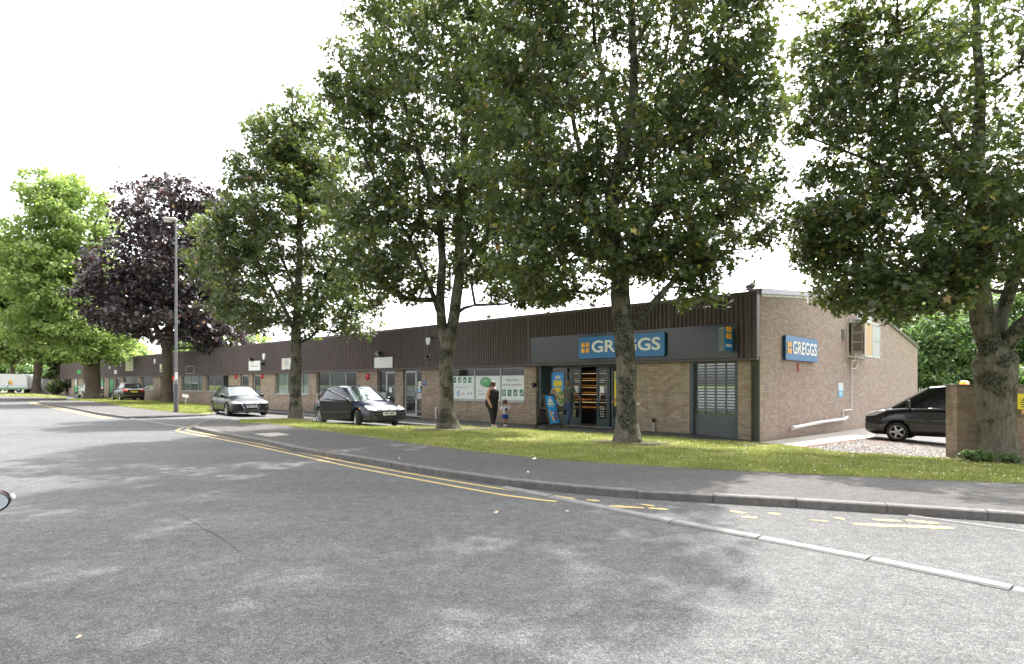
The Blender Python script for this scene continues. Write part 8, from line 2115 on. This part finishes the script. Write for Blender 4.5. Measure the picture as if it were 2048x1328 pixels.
for n in 'LR': p0 = Vector(Jc['an' + n][0]); p1 = Vector(Jc['to' + n][0]); m_.tube([p0 - Vector((.02, 0, .035)), p1], [.035, .030], 8, 0); m_.tube([p0 + Vector((0, 0, -.02)), p0 + Vector((0, 0, .07))], .032, 8, 1)
m_.build('shoes', [M['white'], BLK], pc)
clothes('tee_shirt', TEE, pc, [[((0, 0, .44), .10, .115), ((0, 0, .55), .098, .112), ((0, 0, .67), .10, .118), ((0, 0, .735), .06, .08), ((0, 0, .76), .045, .05)],
    [((0, .09, .715), .05, .05), ((.02, .14, .66), .052, .052), ((.035, .155, .62), .055, .055)], [((0, -.09, .715), .05, .05), ((-.015, -.13, .66), .052, .052), ((-.03, -.145, .62), .055, .055)]])
clothes('shorts', BLUS, pc, [[((0, 0, .40), .098, .11), ((0, 0, .50), .10, .112)], [((0, .05, .45), .075, .065), ((.02, .05, .36), .074, .068), ((.03, .05, .27), .072, .068)], [((0, -.05, .45), .075, .065), ((.015, -.05, .36), .074, .068), ((.02, -.05, .27), .072, .068)]])
# man/woman in grey green tee walking in
Jm = dict(pelvis=((0, 0, .93), (.135, .16)), waist=((.0, 0, 1.08), (.12, .15)), chest=((.02, 0, 1.30), (.125, .175)), neck=((.0, 0, 1.46), (.055, .055)), headb=((.02, 0, 1.51), (.058, .055)), head=((.03, 0, 1.58), (.095, .082)), top=((.02, 0, 1.665), (.06, .06)),
          shL=((0, .18, 1.41), .062), elL=((.0, .25, 1.16), .044), wrL=((.14, .22, .98), .031), paL=((.20, .20, .93), (.032, .02)), shR=((.0, -.18, 1.41), .062), elR=((.18, -.24, 1.22), .044), wrR=((.38, -.22, 1.05), .031), paR=((.45, -.21, 1.00), (.032, .02)),
          hpL=((0, .09, .88), .105), knL=((.10, .09, .50), .066), anL=((.02, .09, .10), .04), toL=((.15, .11, .035), .035), hpR=((0, -.09, .88), .105), knR=((.0, -.09, .50), .066), anR=((-.14, -.09, .10), .04), toR=((-.02, -.11, .035), .035))
ml = G(1136, 855, 1.57)
def dress(t, top, s_=1.0):
    z = lambda L_: [(tuple(q * s_ for q in c), a * s_, b_ * s_) for c, a, b_ in L_]
    clothes('tee_shirt', top, t, [z([((0, 0, .84), .145, .18), ((0, 0, .95), .15, .185), ((.0, 0, 1.10), .14, .178), ((.02, 0, 1.28), .15, .205), ((.01, 0, 1.37), .13, .215), ((.01, 0, 1.44), .09, .16), ((.01, 0, 1.49), .065, .07)]),
        z([((0, .15, 1.41), .08, .075), ((.0, .215, 1.30), .072, .07), ((0, .235, 1.23), .07, .068)]), z([((0, -.15, 1.41), .08, .075), ((.08, -.205, 1.34), .072, .07), ((.13, -.225, 1.29), .07, .068)])])
    clothes('jeans', JEAN, t, [z([((0, 0, .80), .12, .15), ((0, 0, .97), .14, .165)]), z([((0, .09, .92), .13, .105), ((.05, .09, .70), .105, .092), ((.10, .09, .50), .08, .078), ((.06, .09, .30), .07, .068), ((.02, .09, .10), .062, .06)]),
        z([((0, -.09, .92), .13, .105), ((.0, -.09, .70), .105, .092), ((.0, -.09, .50), .08, .078), ((-.07, -.09, .30), .07, .068), ((-.13, -.09, .11), .062, .06)])])
parts = []
pm = figure('person', 'person in grey green tee shirt and blue jeans stepping toward the bakery doors', tuple(ml), R(28) , 1.70, Jm, SKIN2, parts, hair_short(HAIRF))
m_ = MB()
for n in 'LR': p0 = Vector(Jm['an' + n][0]); p1 = Vector(Jm['to' + n][0]); m_.tube([p0 - Vector((.05, 0, .055)), p1], [.045, .038], 8)
m_.build('shoes', plain('tan_shoe', (.24, .12, .09), .6), pm)
dress(pm, OLV)
# second customer, all but hidden by the nearest trunk
xq, _ = fac(1213, 850, .0); ph = l2w(fx(1216, -.25), -.25, grnd_z(fx(1216)))
pp = P(1254, 800, ph.y); 
ph_ = figure('person', 'person in jeans all but hidden behind the nearest maple trunk', (pp.x, pp.y, ph.z), R(200), 1.6, sc(Jm, .94), SKIN2, [], hair_short(HAIRB))
dress(ph_, plain('orange_top', (.45, .20, .10), .8), .94)

# ================================================================== ADDED TREES ACROSS THE ROAD, unseen linked copies for glass and paint to reflect
src = [o for o in col.objects if o.name == 'maple_tree.001'][0]
spots = ((-13, -17, 40), (-3, -19, 130), (8, -18, 250), (19, -14, 300), (-24, -10, 10))
labs = ('maple behind the viewer across the road, left of centre', 'maple behind the viewer across the road, at centre', 'maple behind the viewer across the road, right of centre', 'maple behind the viewer across the road, far right', 'maple behind the viewer across the road, far left')
for (x, y, a), lb in zip(spots, labs):
    c = src.copy(); col.objects.link(c); c.location = (x, y, .1); c.rotation_euler = (0, 0, R(a)); c['label'] = lb; c['group'] = 'maples across the road'
    for ch in src.children:
        d = ch.copy(); col.objects.link(d); d.parent = c
